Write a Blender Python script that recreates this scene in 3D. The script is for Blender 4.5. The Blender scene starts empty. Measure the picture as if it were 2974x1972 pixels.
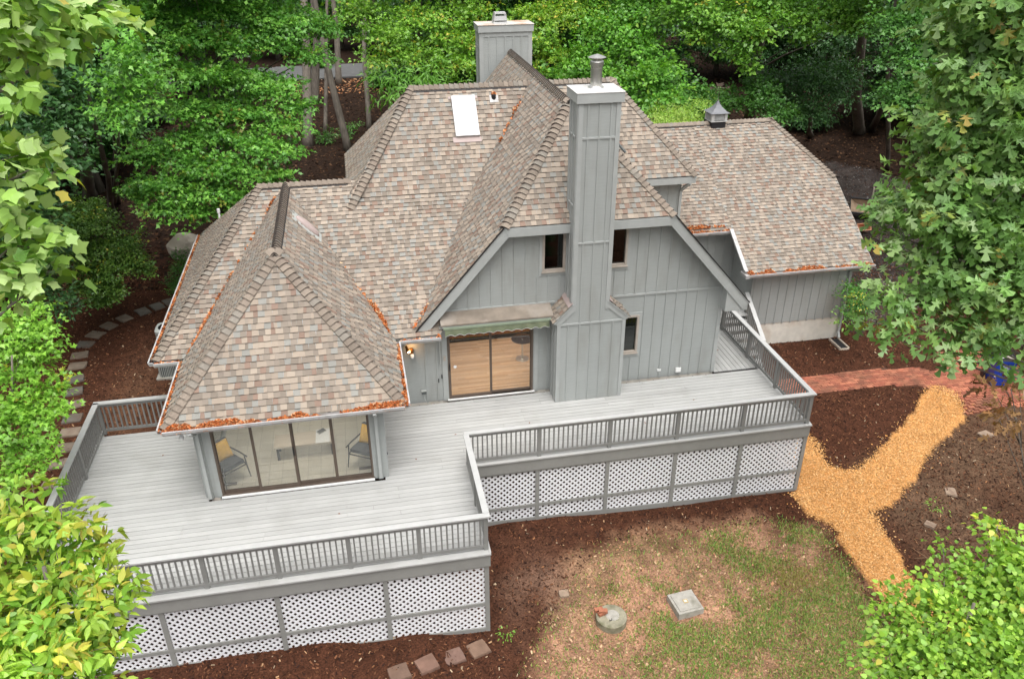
import bpy, math, random
import numpy as np
from mathutils import Vector, Matrix

rng = np.random.default_rng(7)
random.seed(7)
S = bpy.context.scene
C = bpy.context.scene.collection

# ---------------------------------------------------------------- camera
cam_d = bpy.data.cameras.new("camera")
cam = bpy.data.objects.new("camera", cam_d)
C.objects.link(cam)
cam_d.sensor_width = 36.0
cam_d.lens = 36.0 * 2372.49 / 2974.0
cam_d.clip_start = 0.1
cam_d.clip_end = 1000
PITCH, ROLL, YAW = 0.4977, 0.0027, -0.1934
_f = Vector((-math.sin(YAW) * math.cos(PITCH), math.cos(YAW) * math.cos(PITCH), -math.sin(PITCH)))
_r = Vector((math.cos(YAW), math.sin(YAW), 0))
_d = _f.cross(_r)
_r2 = _r * math.cos(ROLL) + _d * math.sin(ROLL)
_d2 = -_r * math.sin(ROLL) + _d * math.cos(ROLL)
cam.matrix_world = Matrix(((_r2.x, -_d2.x, -_f.x, -2.0091), (_r2.y, -_d2.y, -_f.y, -16.0671),
                           (_r2.z, -_d2.z, -_f.z, 12.2961), (0, 0, 0, 1)))
S.camera = cam

# ---------------------------------------------------------------- sky, sun, exposure (overcast day)
SUN_EL, SUN_ROT = math.radians(70), math.radians(172)
world = bpy.data.worlds.new("World")
S.world = world
world.use_nodes = True
wn, wl = world.node_tree.nodes, world.node_tree.links
wn.clear()
sky = wn.new("ShaderNodeTexSky")
sky.sky_type = 'NISHITA'
sky.sun_disc = False
sky.sun_elevation = SUN_EL
sky.sun_rotation = SUN_ROT
sky.air_density = 1.0
sky.dust_density = 6.0
sky.ozone_density = 1.0
hs = wn.new("ShaderNodeHueSaturation")
hs.inputs["Saturation"].default_value = 0.16
bg = wn.new("ShaderNodeBackground")
bg.inputs["Strength"].default_value = 0.15
wo = wn.new("ShaderNodeOutputWorld")
wl.new(sky.outputs[0], hs.inputs["Color"])
wl.new(hs.outputs[0], bg.inputs[0])
wl.new(bg.outputs[0], wo.inputs[0])

sun_d = bpy.data.lights.new("sun", 'SUN')
sun_d.energy = 1.1
sun_d.angle = math.radians(75)
sun_d.color = (1.0, 0.965, 0.91)
sun = bpy.data.objects.new("sun", sun_d)
C.objects.link(sun)
sdir = Vector((math.sin(SUN_ROT) * math.cos(SUN_EL), math.cos(SUN_ROT) * math.cos(SUN_EL), math.sin(SUN_EL)))
sun.rotation_euler = (-sdir).to_track_quat('-Z', 'Y').to_euler()
sun.location = (0, 0, 60)

S.view_settings.view_transform = 'Standard'
S.view_settings.look = 'None'
S.view_settings.exposure = 0.70
S.view_settings.gamma = 1.0
S.view_settings.use_curve_mapping = False
S.render.engine = 'CYCLES'
S.cycles.max_bounces = 10
S.cycles.transparent_max_bounces = 12
S.cycles.diffuse_bounces = 3
S.cycles.use_denoising = True

# ---------------------------------------------------------------- helpers
W = {}          # world origin of each object made here


def V3(a):
    return Vector((float(a[0]), float(a[1]), float(a[2])))


def thing(name, label, cat, loc=(0, 0, 0), group=None):
    o = bpy.data.objects.new(name, None)
    o.empty_display_size = 0.2
    C.objects.link(o)
    o.location = loc
    W[o] = V3(loc)
    o["label"] = label
    o["category"] = cat
    if group:
        o["group"] = group
    return o


def tag(o, label, cat, group=None):
    o["label"] = label
    o["category"] = cat
    if group:
        o["group"] = group
    return o


def link(name, mesh, parent=None, loc=(0, 0, 0), rot=None, scale=None, color=None):
    o = bpy.data.objects.new(name, mesh)
    C.objects.link(o)
    W[o] = V3(loc)
    if parent is not None:
        o.parent = parent
        o.location = W[o] - W[parent]
    else:
        o.location = W[o]
    if rot is not None:
        o.rotation_euler = rot
    if scale is not None:
        o.scale = scale
    if color is not None:
        o.color = (color[0], color[1], color[2], 1)
    return o


class MB:
    """collects polygons (world coordinates) into one mesh"""
    def __init__(self):
        self.v = []
        self.f = []
        self.c = []          # one colour per face (optional)

    def poly(self, pts, col=None):
        n = len(self.v)
        self.v += [tuple(map(float, p)) for p in pts]
        self.f.append(tuple(range(n, n + len(pts))))
        self.c.append(col)

    def box(self, x0, x1, y0, y1, z0, z1, col=None):
        self.obox((x0, y0, z0), (x1 - x0, 0, 0), (0, y1 - y0, 0), (0, 0, z1 - z0), col)

    def obox(self, o, a, b, c, col=None):
        o, a, b, c = V3(o), V3(a), V3(b), V3(c)
        if a.cross(b).dot(c) < 0:
            a, b = b, a
        n = len(self.v)
        P = [o, o + a, o + a + b, o + b, o + c, o + a + c, o + a + b + c, o + b + c]
        self.v += [tuple(p) for p in P]
        for q in ((0, 3, 2, 1), (4, 5, 6, 7), (0, 1, 5, 4), (1, 2, 6, 5), (2, 3, 7, 6), (3, 0, 4, 7)):
            self.f.append(tuple(n + i for i in q))
            self.c.append(col)

    def bar(self, p, q, w, h, up=(0, 0, 1), col=None):
        """rectangular bar from p to q, w wide, h high, centred on the line"""
        p, q, up = V3(p), V3(q), V3(up)
        d = q - p
        s = d.cross(up)
        if s.length < 1e-6:
            s = d.cross(Vector((1, 0, 0)))
        s.normalize()
        u = s.cross(d).normalized()
        self.obox(p - s * w / 2 - u * h / 2, d, s * w, u * h, col)

    def prism(self, pts, ext, col=None):
        """polygon pts swept by vector ext, closed"""
        pts = [V3(p) for p in pts]
        e = V3(ext)
        nrm = Vector((0, 0, 0))
        for i in range(len(pts)):
            nrm += pts[i].cross(pts[(i + 1) % len(pts)])
        if nrm.dot(e) > 0:
            pts = pts[::-1]
        self.poly(pts, col)
        self.poly([p + e for p in reversed(pts)], col)
        m = len(pts)
        for i in range(m):
            a, b = pts[i], pts[(i + 1) % m]
            self.poly([b, a, a + e, b + e], col)

    def tube(self, pts, rad, n=8, col=None, cap=True):
        pts = [V3(p) for p in pts]
        if not hasattr(rad, '__len__'):
            rad = [rad] * len(pts)
        base = len(self.v)
        ref = Vector((0.31, 0.2, 0.93))
        for i, p in enumerate(pts):
            d = (pts[min(i + 1, len(pts) - 1)] - pts[max(i - 1, 0)]).normalized()
            r0 = ref if abs(d.dot(ref)) < 0.95 else Vector((1, 0, 0))
            s = d.cross(r0).normalized()
            t = d.cross(s)
            for k in range(n):
                a = 2 * math.pi * k / n
                self.v.append(tuple(p + s * math.cos(a) * rad[i] + t * math.sin(a) * rad[i]))
        for i in range(len(pts) - 1):
            for k in range(n):
                a, b = base + i * n + k, base + i * n + (k + 1) % n
                self.f.append((a, b, b + n, a + n))
                self.c.append(col)
        if cap:
            self.f.append(tuple(base + k for k in range(n))[::-1])
            self.c.append(col)
            e = base + (len(pts) - 1) * n
            self.f.append(tuple(e + k for k in range(n)))
            self.c.append(col)

    def lathe(self, c, prof, n=20, col=None):
        """profile [(r,z)...] about a vertical axis through c"""
        base = len(self.v)
        for r, z in prof:
            for k in range(n):
                a = 2 * math.pi * k / n
                self.v.append((c[0] + r * math.cos(a), c[1] + r * math.sin(a), c[2] + z))
        for i in range(len(prof) - 1):
            for k in range(n):
                a, b = base + i * n + k, base + i * n + (k + 1) % n
                self.f.append((a, b, b + n, a + n))
                self.c.append(col)
        self.f.append(tuple(base + k for k in range(n))[::-1])
        self.c.append(col)
        e = base + (len(prof) - 1) * n
        self.f.append(tuple(e + k for k in range(n)))
        self.c.append(col)

    def mesh(self, name, mat, smooth=False):
        me = bpy.data.meshes.new(name)
        me.from_pydata(self.v, [], self.f)
        if any(c is not None for c in self.c):
            at = me.attributes.new("tint", 'FLOAT_COLOR', 'CORNER')
            arr = np.ones((len(me.loops), 4), np.float32)
            i = 0
            for f, c in zip(self.f, self.c):
                if c is not None:
                    arr[i:i + len(f), :3] = c
                i += len(f)
            at.data.foreach_set("color", arr.ravel())
        if smooth:
            me.polygons.foreach_set("use_smooth", [True] * len(me.polygons))
        me.materials.append(mat)
        me.update()
        return me

    def build(self, name, mat, parent=None, smooth=False):
        return link(name, self.mesh(name, mat, smooth), parent)


def fast_mesh(name, verts, polys, tint, mat, smooth=False):
    """verts (N,3), polys (M,k) int, tint (N,3) per vertex"""
    me = bpy.data.meshes.new(name)
    N, (M, k) = len(verts), polys.shape
    me.vertices.add(N)
    me.vertices.foreach_set("co", np.ascontiguousarray(verts, np.float32).ravel())
    me.loops.add(M * k)
    me.loops.foreach_set("vertex_index", np.ascontiguousarray(polys, np.int32).ravel())
    me.polygons.add(M)
    me.polygons.foreach_set("loop_start", np.arange(0, M * k, k, dtype=np.int32))
    me.polygons.foreach_set("loop_total", np.full(M, k, np.int32))
    if smooth:
        me.polygons.foreach_set("use_smooth", np.ones(M, bool))
    if tint is not None:
        at = me.attributes.new("tint", 'FLOAT_COLOR', 'POINT')
        t = np.ones((N, 4), np.float32)
        t[:, :3] = tint
        at.data.foreach_set("color", t.ravel())
    me.materials.append(mat)
    me.update(calc_edges=True)
    return me


# ---------------------------------------------------------------- materials
def new_mat(name):
    m = bpy.data.materials.new(name)
    m.use_nodes = True
    n, l = m.node_tree.nodes, m.node_tree.links
    b = n["Principled BSDF"]
    return m, n, l, b


def surf(name, col, rough=0.6, var=0.12, scale=6.0, stretch=(1, 1, 1), bump=0.0, bscale=60.0, bstretch=(1, 1, 1),
         src=None, metal=0.0, spec=0.4, var2=0.0, scale2=0.7, dirt=None, dirt_amt=0.0, dirt_scale=1.5, dirt_st=(1, 1, 1)):
    """base colour (or a 'tint' attribute / object colour) broken up by two scales of noise, fine bump"""
    m, n, l, b = new_mat(name)
    b.inputs["Roughness"].default_value = rough
    b.inputs["Metallic"].default_value = metal
    b.inputs["Specular IOR Level"].default_value = spec
    tc = n.new("ShaderNodeTexCoord")
    geo = n.new("ShaderNodeNewGeometry")

    def noise(sc, st, detail=4):
        mp = n.new("ShaderNodeMapping")
        mp.inputs["Scale"].default_value = st
        l.new(geo.outputs["Position"], mp.inputs[0])
        nz = n.new("ShaderNodeTexNoise")
        nz.inputs["Scale"].default_value = sc
        nz.inputs["Detail"].default_value = detail
        l.new(mp.outputs[0], nz.inputs["Vector"])
        return nz.outputs["Fac"]
    if src == 'tint':
        at = n.new("ShaderNodeAttribute")
        at.attribute_name = "tint"
        c = at.outputs["Color"]
    elif src == 'object':
        oi = n.new("ShaderNodeObjectInfo")
        c = oi.outputs["Color"]
    else:
        rgb = n.new("ShaderNodeRGB")
        rgb.outputs[0].default_value = (*col, 1)
        c = rgb.outputs[0]

    def vary(c, fac, amt):
        mr = n.new("ShaderNodeMapRange")
        mr.inputs[1].default_value = 0.25
        mr.inputs[2].default_value = 0.75
        mr.inputs[3].default_value = 1 - amt
        mr.inputs[4].default_value = 1 + amt
        l.new(fac, mr.inputs[0])
        mx = n.new("ShaderNodeVectorMath")
        mx.operation = 'SCALE'
        l.new(c, mx.inputs[0])
        l.new(mr.outputs[0], mx.inputs["Scale"])
        return mx.outputs[0]
    if var:
        c = vary(c, noise(scale, stretch), var)
    if var2:
        c = vary(c, noise(scale2, (1, 1, 1), 3), var2)
    if dirt is not None:
        ramp = n.new("ShaderNodeMapRange")
        ramp.inputs[1].default_value = 0.5
        ramp.inputs[2].default_value = 0.72
        ramp.inputs[4].default_value = dirt_amt
        l.new(noise(dirt_scale, dirt_st, 5), ramp.inputs[0])
        mix = n.new("ShaderNodeMix")
        mix.data_type = 'RGBA'
        l.new(ramp.outputs[0], mix.inputs["Factor"])
        l.new(c, mix.inputs["A"])
        mix.inputs["B"].default_value = (*dirt, 1)
        c = mix.outputs["Result"]
    l.new(c, b.inputs["Base Color"])
    if bump:
        bp = n.new("ShaderNodeBump")
        bp.inputs["Strength"].default_value = bump
        bp.inputs["Distance"].default_value = 0.01
        l.new(noise(bscale, bstretch, 6), bp.inputs["Height"])
        l.new(bp.outputs[0], b.inputs["Normal"])
    return m


def leaf_mat(name, src='tint', rough=0.4, trans=0.27, spec=0.45):
    m, n, l, b = new_mat(name)
    if src == 'tint':
        at = n.new("ShaderNodeAttribute")
        at.attribute_name = "tint"
        c = at.outputs["Color"]
    else:
        oi = n.new("ShaderNodeObjectInfo")
        c = oi.outputs["Color"]
    oi2 = n.new("ShaderNodeObjectInfo")
    mr = n.new("ShaderNodeMapRange")
    mr.inputs[3].default_value = 0.88
    mr.inputs[4].default_value = 1.12
    l.new(oi2.outputs["Random"], mr.inputs[0])
    sc = n.new("ShaderNodeVectorMath")
    sc.operation = 'SCALE'
    l.new(c, sc.inputs[0])
    l.new(mr.outputs[0], sc.inputs["Scale"])
    c = sc.outputs[0]
    b.inputs["Roughness"].default_value = rough
    b.inputs["Specular IOR Level"].default_value = spec
    l.new(c, b.inputs["Base Color"])
    tr = n.new("ShaderNodeBsdfTranslucent")
    tm = n.new("ShaderNodeVectorMath")
    tm.operation = 'MULTIPLY'
    l.new(c, tm.inputs[0])
    tm.inputs[1].default_value = (1.5, 1.5, 0.5)
    l.new(tm.outputs[0], tr.inputs[0])
    mx = n.new("ShaderNodeMixShader")
    mx.inputs[0].default_value = trans
    l.new(b.outputs[0], mx.inputs[1])
    l.new(tr.outputs[0], mx.inputs[2])
    out = n["Material Output"]
    l.new(mx.outputs[0], out.inputs[0])
    return m


def glass_mat(name, tint=(0.95, 0.965, 0.955), boost=1.0):
    m, n, l, b = new_mat(name)
    n.remove(b)
    t = n.new("ShaderNodeBsdfTransparent")
    t.inputs[0].default_value = (*tint, 1)
    g = n.new("ShaderNodeBsdfGlossy")
    g.inputs["Roughness"].default_value = 0.01
    fr = n.new("ShaderNodeFresnel")
    fr.inputs[0].default_value = 1.5
    ml = n.new("ShaderNodeMath")
    ml.operation = 'MULTIPLY'
    ml.use_clamp = True
    ml.inputs[1].default_value = boost
    l.new(fr.outputs[0], ml.inputs[0])
    mx = n.new("ShaderNodeMixShader")
    l.new(ml.outputs[0], mx.inputs[0])
    l.new(t.outputs[0], mx.inputs[1])
    l.new(g.outputs[0], mx.inputs[2])
    l.new(mx.outputs[0], n["Material Output"].inputs[0])
    return m


M = {}
M['siding'] = surf("siding_paint", (0.362, 0.380, 0.370), 0.62, 0.05, 3, (1, 1, 14), 0.35, 40, (1, 1, 9), var2=0.06, spec=0.3, dirt=(0.27, 0.27, 0.245), dirt_amt=0.45, dirt_scale=3.2, dirt_st=(1, 1, .22))
M['trim'] = surf("trim_paint", (0.385, 0.40, 0.39), 0.55, 0.06, 5, (1, 1, 1), 0.15, 60, var2=0.05, spec=0.3)
M['deck'] = surf("deck_paint", (0.45, 0.45, 0.44), 0.55, 0.05, 2.2, (1, 12, 1), 0.15, 30, (1, 12, 1), src='object', var2=0.05, spec=0.3,
                 dirt=(0.29, 0.285, 0.265), dirt_amt=0.42, dirt_scale=1.1)
M['rail'] = surf("rail_paint", (0.44, 0.44, 0.43), 0.5, 0.06, 7, (1, 1, 1), 0.15, 70, var2=0.06, spec=0.35)
M['baluster'] = surf("baluster_paint", (0.225, 0.225, 0.215), 0.5, 0.06, 7, (1, 1, 1), 0.15, 70, var2=0.06, spec=0.35)
M['lattice'] = surf("lattice_white", (0.80, 0.80, 0.82), 0.5, 0.03, 9, spec=0.35, var2=0.05)
M['shingle'] = surf("shingle_granules", (1, 1, 1), 0.9, 0.12, 240, (1, 1, 1), 0.5, 300, src='tint', var2=0.07, scale2=0.9, spec=0.15)
M['shingle_one'] = surf("shingle_granules_single", (1, 1, 1), 0.9, 0.12, 240, (1, 1, 1), 0.5, 300, src='object', var2=0.07, scale2=0.9, spec=0.15)
M['underlay_shade'] = surf("roof_felt_shade", (0.10, 0.085, 0.075), 0.9)
M['vent_black'] = surf("ridge_vent_black", (0.025, 0.022, 0.022), 0.6)
M['gutter'] = surf("gutter_metal", (0.46, 0.46, 0.46), 0.4, 0.1, 4, spec=0.5, dirt=(0.2, 0.15, 0.12), dirt_amt=0.5, dirt_scale=3)
M['litter'] = surf("dry_catkins", (1, 1, 1), 0.9, 0, src='tint', spec=0.1)
M['metal'] = surf("galvanised_steel", (0.62, 0.61, 0.58), 0.33, 0.12, 5, (1, 1, 2), metal=0.9, dirt=(0.45, 0.42, 0.38), dirt_amt=0.5)
M['caps'] = surf("chimney_cap_sheet", (0.62, 0.61, 0.59), 0.5, 0.05, 4, dirt=(0.42, 0.40, 0.37), dirt_amt=0.5, dirt_scale=4)
M['rust'] = surf("rusty_cap_sheet", (0.52, 0.50, 0.46), 0.6, 0.05, 4, dirt=(0.42, 0.16, 0.035), dirt_amt=1.0, dirt_scale=1.1)
M['bronze'] = surf("bronze_frame", (0.125, 0.095, 0.075), 0.4, 0.1, 8, metal=0.2)
M['dark'] = surf("dark_iron", (0.02, 0.02, 0.022), 0.45)
M['winframe'] = surf("window_frame_beige", (0.42, 0.37, 0.32), 0.5)
M['glass'] = glass_mat("window_glass", boost=1.7)
M['glass_dark'] = glass_mat("window_glass_dim", (0.30, 0.36, 0.32), 2.2)
M['white'] = surf("white_plastic", (0.75, 0.75, 0.74), 0.4, 0.03)
M['pinkflash'] = surf("painted_flashing", (0.40, 0.32, 0.30), 0.6, 0.06)
M['concrete'] = surf("concrete", (0.36, 0.34, 0.30), 0.85, 0.15, 9, bump=0.4, bscale=50, var2=0.15, dirt=(0.16, 0.15, 0.10), dirt_amt=0.7, dirt_scale=3.5)
M['mossy'] = surf("mossy_concrete", (0.27, 0.25, 0.18), 0.9, 0.2, 9, bump=0.5, bscale=50, var2=0.25, scale2=3.0, dirt=(0.12, 0.12, 0.06), dirt_amt=0.8, dirt_scale=5)
M['foundation'] = surf("parged_foundation", (0.68, 0.64, 0.57), 0.85, 0.1, 5, bump=0.3, bscale=30, var2=0.1, dirt=(0.40, 0.24, 0.13), dirt_amt=0.45, dirt_scale=1.6)
M['bark'] = surf("bark", (0.19, 0.165, 0.14), 0.9, 0.35, 5, (3, 3, 0.5), 0.8, 14, (3, 3, 0.5), var2=0.25, scale2=1.2, spec=0.1)
M['brick'] = surf("path_brick", (1, 1, 1), 0.85, 0.18, 20, bump=0.3, bscale=90, src='object', var2=0.15, dirt=(0.115, 0.065, 0.04), dirt_amt=0.8, dirt_scale=0.8)
M['brick_t'] = surf("path_brick_far", (1, 1, 1), 0.85, 0.18, 20, bump=0.3, bscale=90, src='tint', var2=0.1, dirt=(0.10, 0.07, 0.05), dirt_amt=0.4, dirt_scale=1.3)
M['stone'] = surf("paving_stone", (1, 1, 1), 0.85, 0.22, 5, bump=0.4, bscale=30, src='object', var2=0.15, dirt=(0.13, 0.075, 0.05), dirt_amt=0.7, dirt_scale=3)
M['rock'] = surf("boulder_rock", (0.42, 0.37, 0.31), 0.9, 0.3, 3, bump=0.8, bscale=8, dirt=(0.08, 0.10, 0.05), dirt_amt=0.6)
M['green_cloth'] = surf("green_awning_cloth", (0.185, 0.215, 0.135), 0.85, 0.15, 8, (1, 1, 1), var2=0.1, dirt=(0.30, 0.30, 0.18), dirt_amt=0.4, dirt_scale=6)
M['awning_top'] = surf("awning_weathered_top", (0.21, 0.175, 0.14), 0.7, 0.2, 4, dirt=(0.38, 0.34, 0.30), dirt_amt=0.7, dirt_scale=1.6)
M['bluebin'] = surf("blue_plastic", (0.010, 0.055, 0.40), 0.35, 0.05)
M['tile'] = surf("floor_tile", (0.62, 0.58, 0.50), 0.35, 0.06, 4, src='object', spec=0.5)
M['grout'] = surf("grout", (0.40, 0.37, 0.32), 0.9)
M['oak_floor'] = surf("oak_floorboard", (0.5, 0.3, 0.14), 0.3, 0.12, 3, (1.2, 18, 1), src='object', spec=0.5)
M['panelling'] = surf("wood_panelling", (0.22, 0.085, 0.045), 0.5, 0.3, 3, (10, 10, 0.8))
M['inwall'] = surf("interior_paint", (0.8, 0.78, 0.73), 0.8)
M['cushion'] = surf("yellow_cushion", (0.62, 0.36, 0.055), 0.9, 0.15, 14, bump=0.4)
M['chair_cloth'] = surf("charcoal_cloth", (0.07, 0.08, 0.095), 0.9, 0.15, 30)
M['tabletop'] = surf("pale_wood_top", (0.58, 0.50, 0.41), 0.5, 0.1, 3, (1, 12, 1))
M['paper'] = surf("paper", (0.8, 0.8, 0.8), 0.7, 0.02)
M['screen'] = surf("dark_screen", (0.07, 0.075, 0.08), 0.25)
M['terracotta'] = surf("terracotta", (0.55, 0.26, 0.15), 0.8, 0.1)
M['greenbox'] = surf("green_plastic", (0.01, 0.17, 0.055), 0.4, 0.1)
M['blackpl'] = surf("black_plastic", (0.02, 0.02, 0.022), 0.4, 0.1)
M['earth_tan'] = surf("dusty_tan_lining", (0.36, 0.26, 0.18), 0.9, 0.2)
M['acgrey'] = surf("ac_grey", (0.42, 0.44, 0.42), 0.5, 0.05)
M['acdark'] = surf("ac_grille_dark", (0.10, 0.11, 0.11), 0.6)
M['twig'] = surf("dry_twig", (0.22, 0.14, 0.08), 0.9, 0.2, 8)
M['roofmetal'] = surf("cupola_metal", (0.17, 0.175, 0.19), 0.4, 0.08, 6)
M['leaf'] = leaf_mat("leaf_many", 'tint')
M['leaf_one'] = leaf_mat("leaf_single", 'object')
M['flake'] = surf("wood_flake", (1, 1, 1), 0.9, 0, src='tint', spec=0.15)
M['copper'] = surf("lamp_brass", (0.25, 0.13, 0.05), 0.35, metal=0.8)

# ---------------------------------------------------------------- terrain
GP = np.array([  # x, y, z control points of the ground
    (-6.7, -3.1, -1.96), (-4.4, -3.1, -1.98), (-2.2, -3.1, -2.15), (0, -3.1, -2.38), (-9, -3.2, -1.9), (1.8, 0, -2.0), (3.6, 0, -2.12),
    (5.5, 0, -2.2), (7.3, 0, -2.2), (9.2, 0, -2.22), (3, -3.3, -2.42), (5, -3.2, -2.4), (8, -3, -2.4), (1, -6, -2.6), (5, -7, -2.7),
    (-3, -6, -2.5), (-8, -7, -2.3), (-12, -5, -2.0), (-12, 0, -1.7), (-10.8, 3, -1.6), (-11, 6, -1.45), (-11.6, 10, -1.3), (-9.5, 13.2, -1.2),
    (-8, 8, -1.25), (-7.5, 4, -1.4), (-9, 17, -1.0), (-14, 12, -1.2), (-3, 20, -1.0), (0, 30, -1.0), (-10, 30, -0.9), (10, 30, -1.0), (0, 45, -1.0),
    (0, 60, -1.0), (-25, 20, -1.0), (-25, 50, -1.0), (25, 50, -1.2), (27, 33, -1.5), (28, 24, -1.6), (22, 18, -1.6), (20, 13, -1.6), (14, 6, -1.38),
    (11.3, 6.2, -1.36), (10, 3, -1.7), (12, 4, -1.6), (14, 3.8, -1.6), (16.5, 3.3, -1.62), (18, 2.5, -1.65), (13, 1, -1.95), (10.5, 1, -2.05),
    (15, 1.5, -1.9), (9.3, -1.5, -2.33), (10.2, -3.5, -2.4), (14, -2, -2.2), (18, -1, -2.0), (20, 6, -1.6), (12, -7, -2.6), (25, 0, -1.9), (40, 20, -1.6),
    (0, 5, -1.5), (4, 3, -1.6)])


def ground(x, y):
    x = np.asarray(x, float)
    y = np.asarray(y, float)
    dx = x[..., None] - GP[:, 0]
    dy = y[..., None] - GP[:, 1]
    d2 = dx * dx + dy * dy
    w = 1.0 / (d2 + 0.8) ** 2
    return (w * GP[:, 2]).sum(-1) / w.sum(-1)


def gz(x, y):
    return float(ground(np.array([x]), np.array([y]))[0])


def inpoly(x, y, P):
    r = np.zeros(np.shape(x), bool)
    n = len(P)
    for i in range(n):
        x0, y0 = P[i]
        x1, y1 = P[(i + 1) % n]
        c = ((y0 > y) != (y1 > y))
        if y1 != y0:
            r ^= c & (x < (x1 - x0) * (y - y0) / (y1 - y0) + x0)
    return r


def vnoise(x, y, s, seed=0):
    """cheap smooth value noise 0..1"""
    g = np.random.default_rng(seed).random((64, 64))
    x = np.asarray(x) / s
    y = np.asarray(y) / s
    i, j = np.floor(x).astype(int), np.floor(y).astype(int)
    fx, fy = x - i, y - j
    fx, fy = fx * fx * (3 - 2 * fx), fy * fy * (3 - 2 * fy)
    a = g[i % 64, j % 64] * (1 - fx) + g[(i + 1) % 64, j % 64] * fx
    b = g[i % 64, (j + 1) % 64] * (1 - fx) + g[(i + 1) % 64, (j + 1) % 64] * fx
    return a * (1 - fy) + b * fy


LAWN = [(0.6, -3.9), (1.5, -3.0), (2.4, -1.9), (3.2, -1.1), (5, -1.1), (7, -1.1), (8.3, -1.1), (9.0, -1.5), (9.1, -2.3), (9.0, -3.2), (8.9, -4.2), (8.8, -6.5), (6, -8.5), (0.6, -8)]
CHIPS = [(8.95, 0.15), (8.95, -0.3), (9.02, -0.9), (9.45, -1.38), (9.43, -2.04), (9.45, -2.95), (9.35, -3.9), (9.3, -4.8), (10.1, -4.8), (10.2, -3.88), (10.5, -2.58),
         (10.6, -1.9), (10.75, -1.3), (11.3, -1.05), (12.1, -0.63), (13.0, 0.05), (13.9, 0.75), (15.2, 1.6), (15.95, 2.2), (16.05, 2.8), (15.8, 3.3), (15.35, 3.2), (14.4, 2.3),
         (13.25, 1.5), (11.8, 0.62), (11.2, 0.3), (10.68, 0.28), (10.45, 0.6), (10.7, 1.5), (10.5, 2.0), (9.6, 1.3), (9.3, 0.4)]
BRICKA = [(9.3, 3.62), (14.0, 3.62), (15.3, 3.42), (15.7, 3.0), (16.05, 2.6), (15.75, 1.9), (18.6, 1.75), (19.5, 5.2), (17.1, 5.2), (16.9, 4.5), (16.2, 4.05), (15.9, 4.42), (13.85, 4.6), (9.3, 4.66)]
DRIVE = [(15.3, 7.0), (17.0, 8.0), (21, 9.5), (24, 12), (27.5, 17), (28.5, 22), (26, 27), (20, 26), (15.5, 18), (15.2, 12)]

xs = np.concatenate([np.arange(-120, -26, 4.0), np.arange(-26, -13, 0.7), np.arange(-13, 22, 0.16), np.arange(22, 46, 0.7), np.arange(46, 150, 4.0)])
ys = np.concatenate([np.arange(-45, -10, 2.5), np.arange(-10, -7, 0.4), np.arange(-7, 9, 0.16), np.arange(9, 34, 0.5), np.arange(34, 70, 1.2), np.arange(70, 260, 6.0)])
gx, gy = np.meshgrid(xs, ys)
gxx, gyy = gx.ravel(), gy.ravel()
gzz = np.concatenate([ground(gxx[i:i + 20000], gyy[i:i + 20000]) for i in range(0, len(gxx), 20000)])
gzz = gzz + 0.05 * (vnoise(gxx, gyy, 0.9, 3) - 0.5) + 0.025 * (vnoise(gxx, gyy, 0.35, 4) - 0.5)
jx = gxx + 0.35 * (vnoise(gxx, gyy, 0.7, 5) - 0.5)
jy = gyy + 0.35 * (vnoise(gxx, gyy, 0.7, 6) - 0.5)


def soft(P, r, x, y, k=10, seed=1):
    q = np.random.default_rng(seed)
    s = np.zeros(len(x))
    for i in range(k):
        a_ = 2 * math.pi * i / k
        rr_ = r * (0.35 + 0.65 * q.random())
        s += inpoly(x + rr_ * math.cos(a_), y + rr_ * math.sin(a_), P)
    return s / k


chips_m = inpoly(jx, jy, CHIPS)
near = (np.abs(gxx - 5) < 8) & (np.abs(gyy + 4) < 8)
lawn_s = np.zeros(len(gxx))
lawn_s[near] = soft(LAWN, 0.55, gxx[near] + 1.1 * (vnoise(gxx[near], gyy[near], 0.8, 8) - 0.5) + 0.5 * (vnoise(gxx[near], gyy[near], 0.3, 18) - 0.5), gyy[near] + 1.1 * (vnoise(gxx[near], gyy[near], 0.8, 9) - 0.5) + 0.5 * (vnoise(gxx[near], gyy[near], 0.3, 19) - 0.5), 14)
drive_m = inpoly(gxx + 1.2 * (vnoise(gxx, gyy, 1.0, 8) - 0.5), gyy + 1.2 * (vnoise(gxx, gyy, 1.0, 9) - 0.5), DRIVE)
brick_m = inpoly(gxx, gyy, BRICKA)
gzz = gzz - 0.05 * brick_m + 0.03 * chips_m
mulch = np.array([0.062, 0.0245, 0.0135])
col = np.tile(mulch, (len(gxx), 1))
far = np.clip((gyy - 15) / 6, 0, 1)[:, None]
col = col * (1 - far) + np.array([0.026, 0.0145, 0.0095]) * far  # wood floor colour darkened to stand for shade under the trees
# trodden soil at the right front
soil = np.clip((gxx - 10.5) / 1.0, 0, 1) * np.clip((0.9 + 0.35 * (gxx - 11) - gyy) / 0.8, 0, 1)
soil = np.clip(soil * (0.45 + 0.9 * vnoise(gxx, gyy, 1.3, 21)), 0, 1)[:, None]
col = col * (1 - soil) + np.array([0.105, 0.062, 0.038]) * soil
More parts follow.
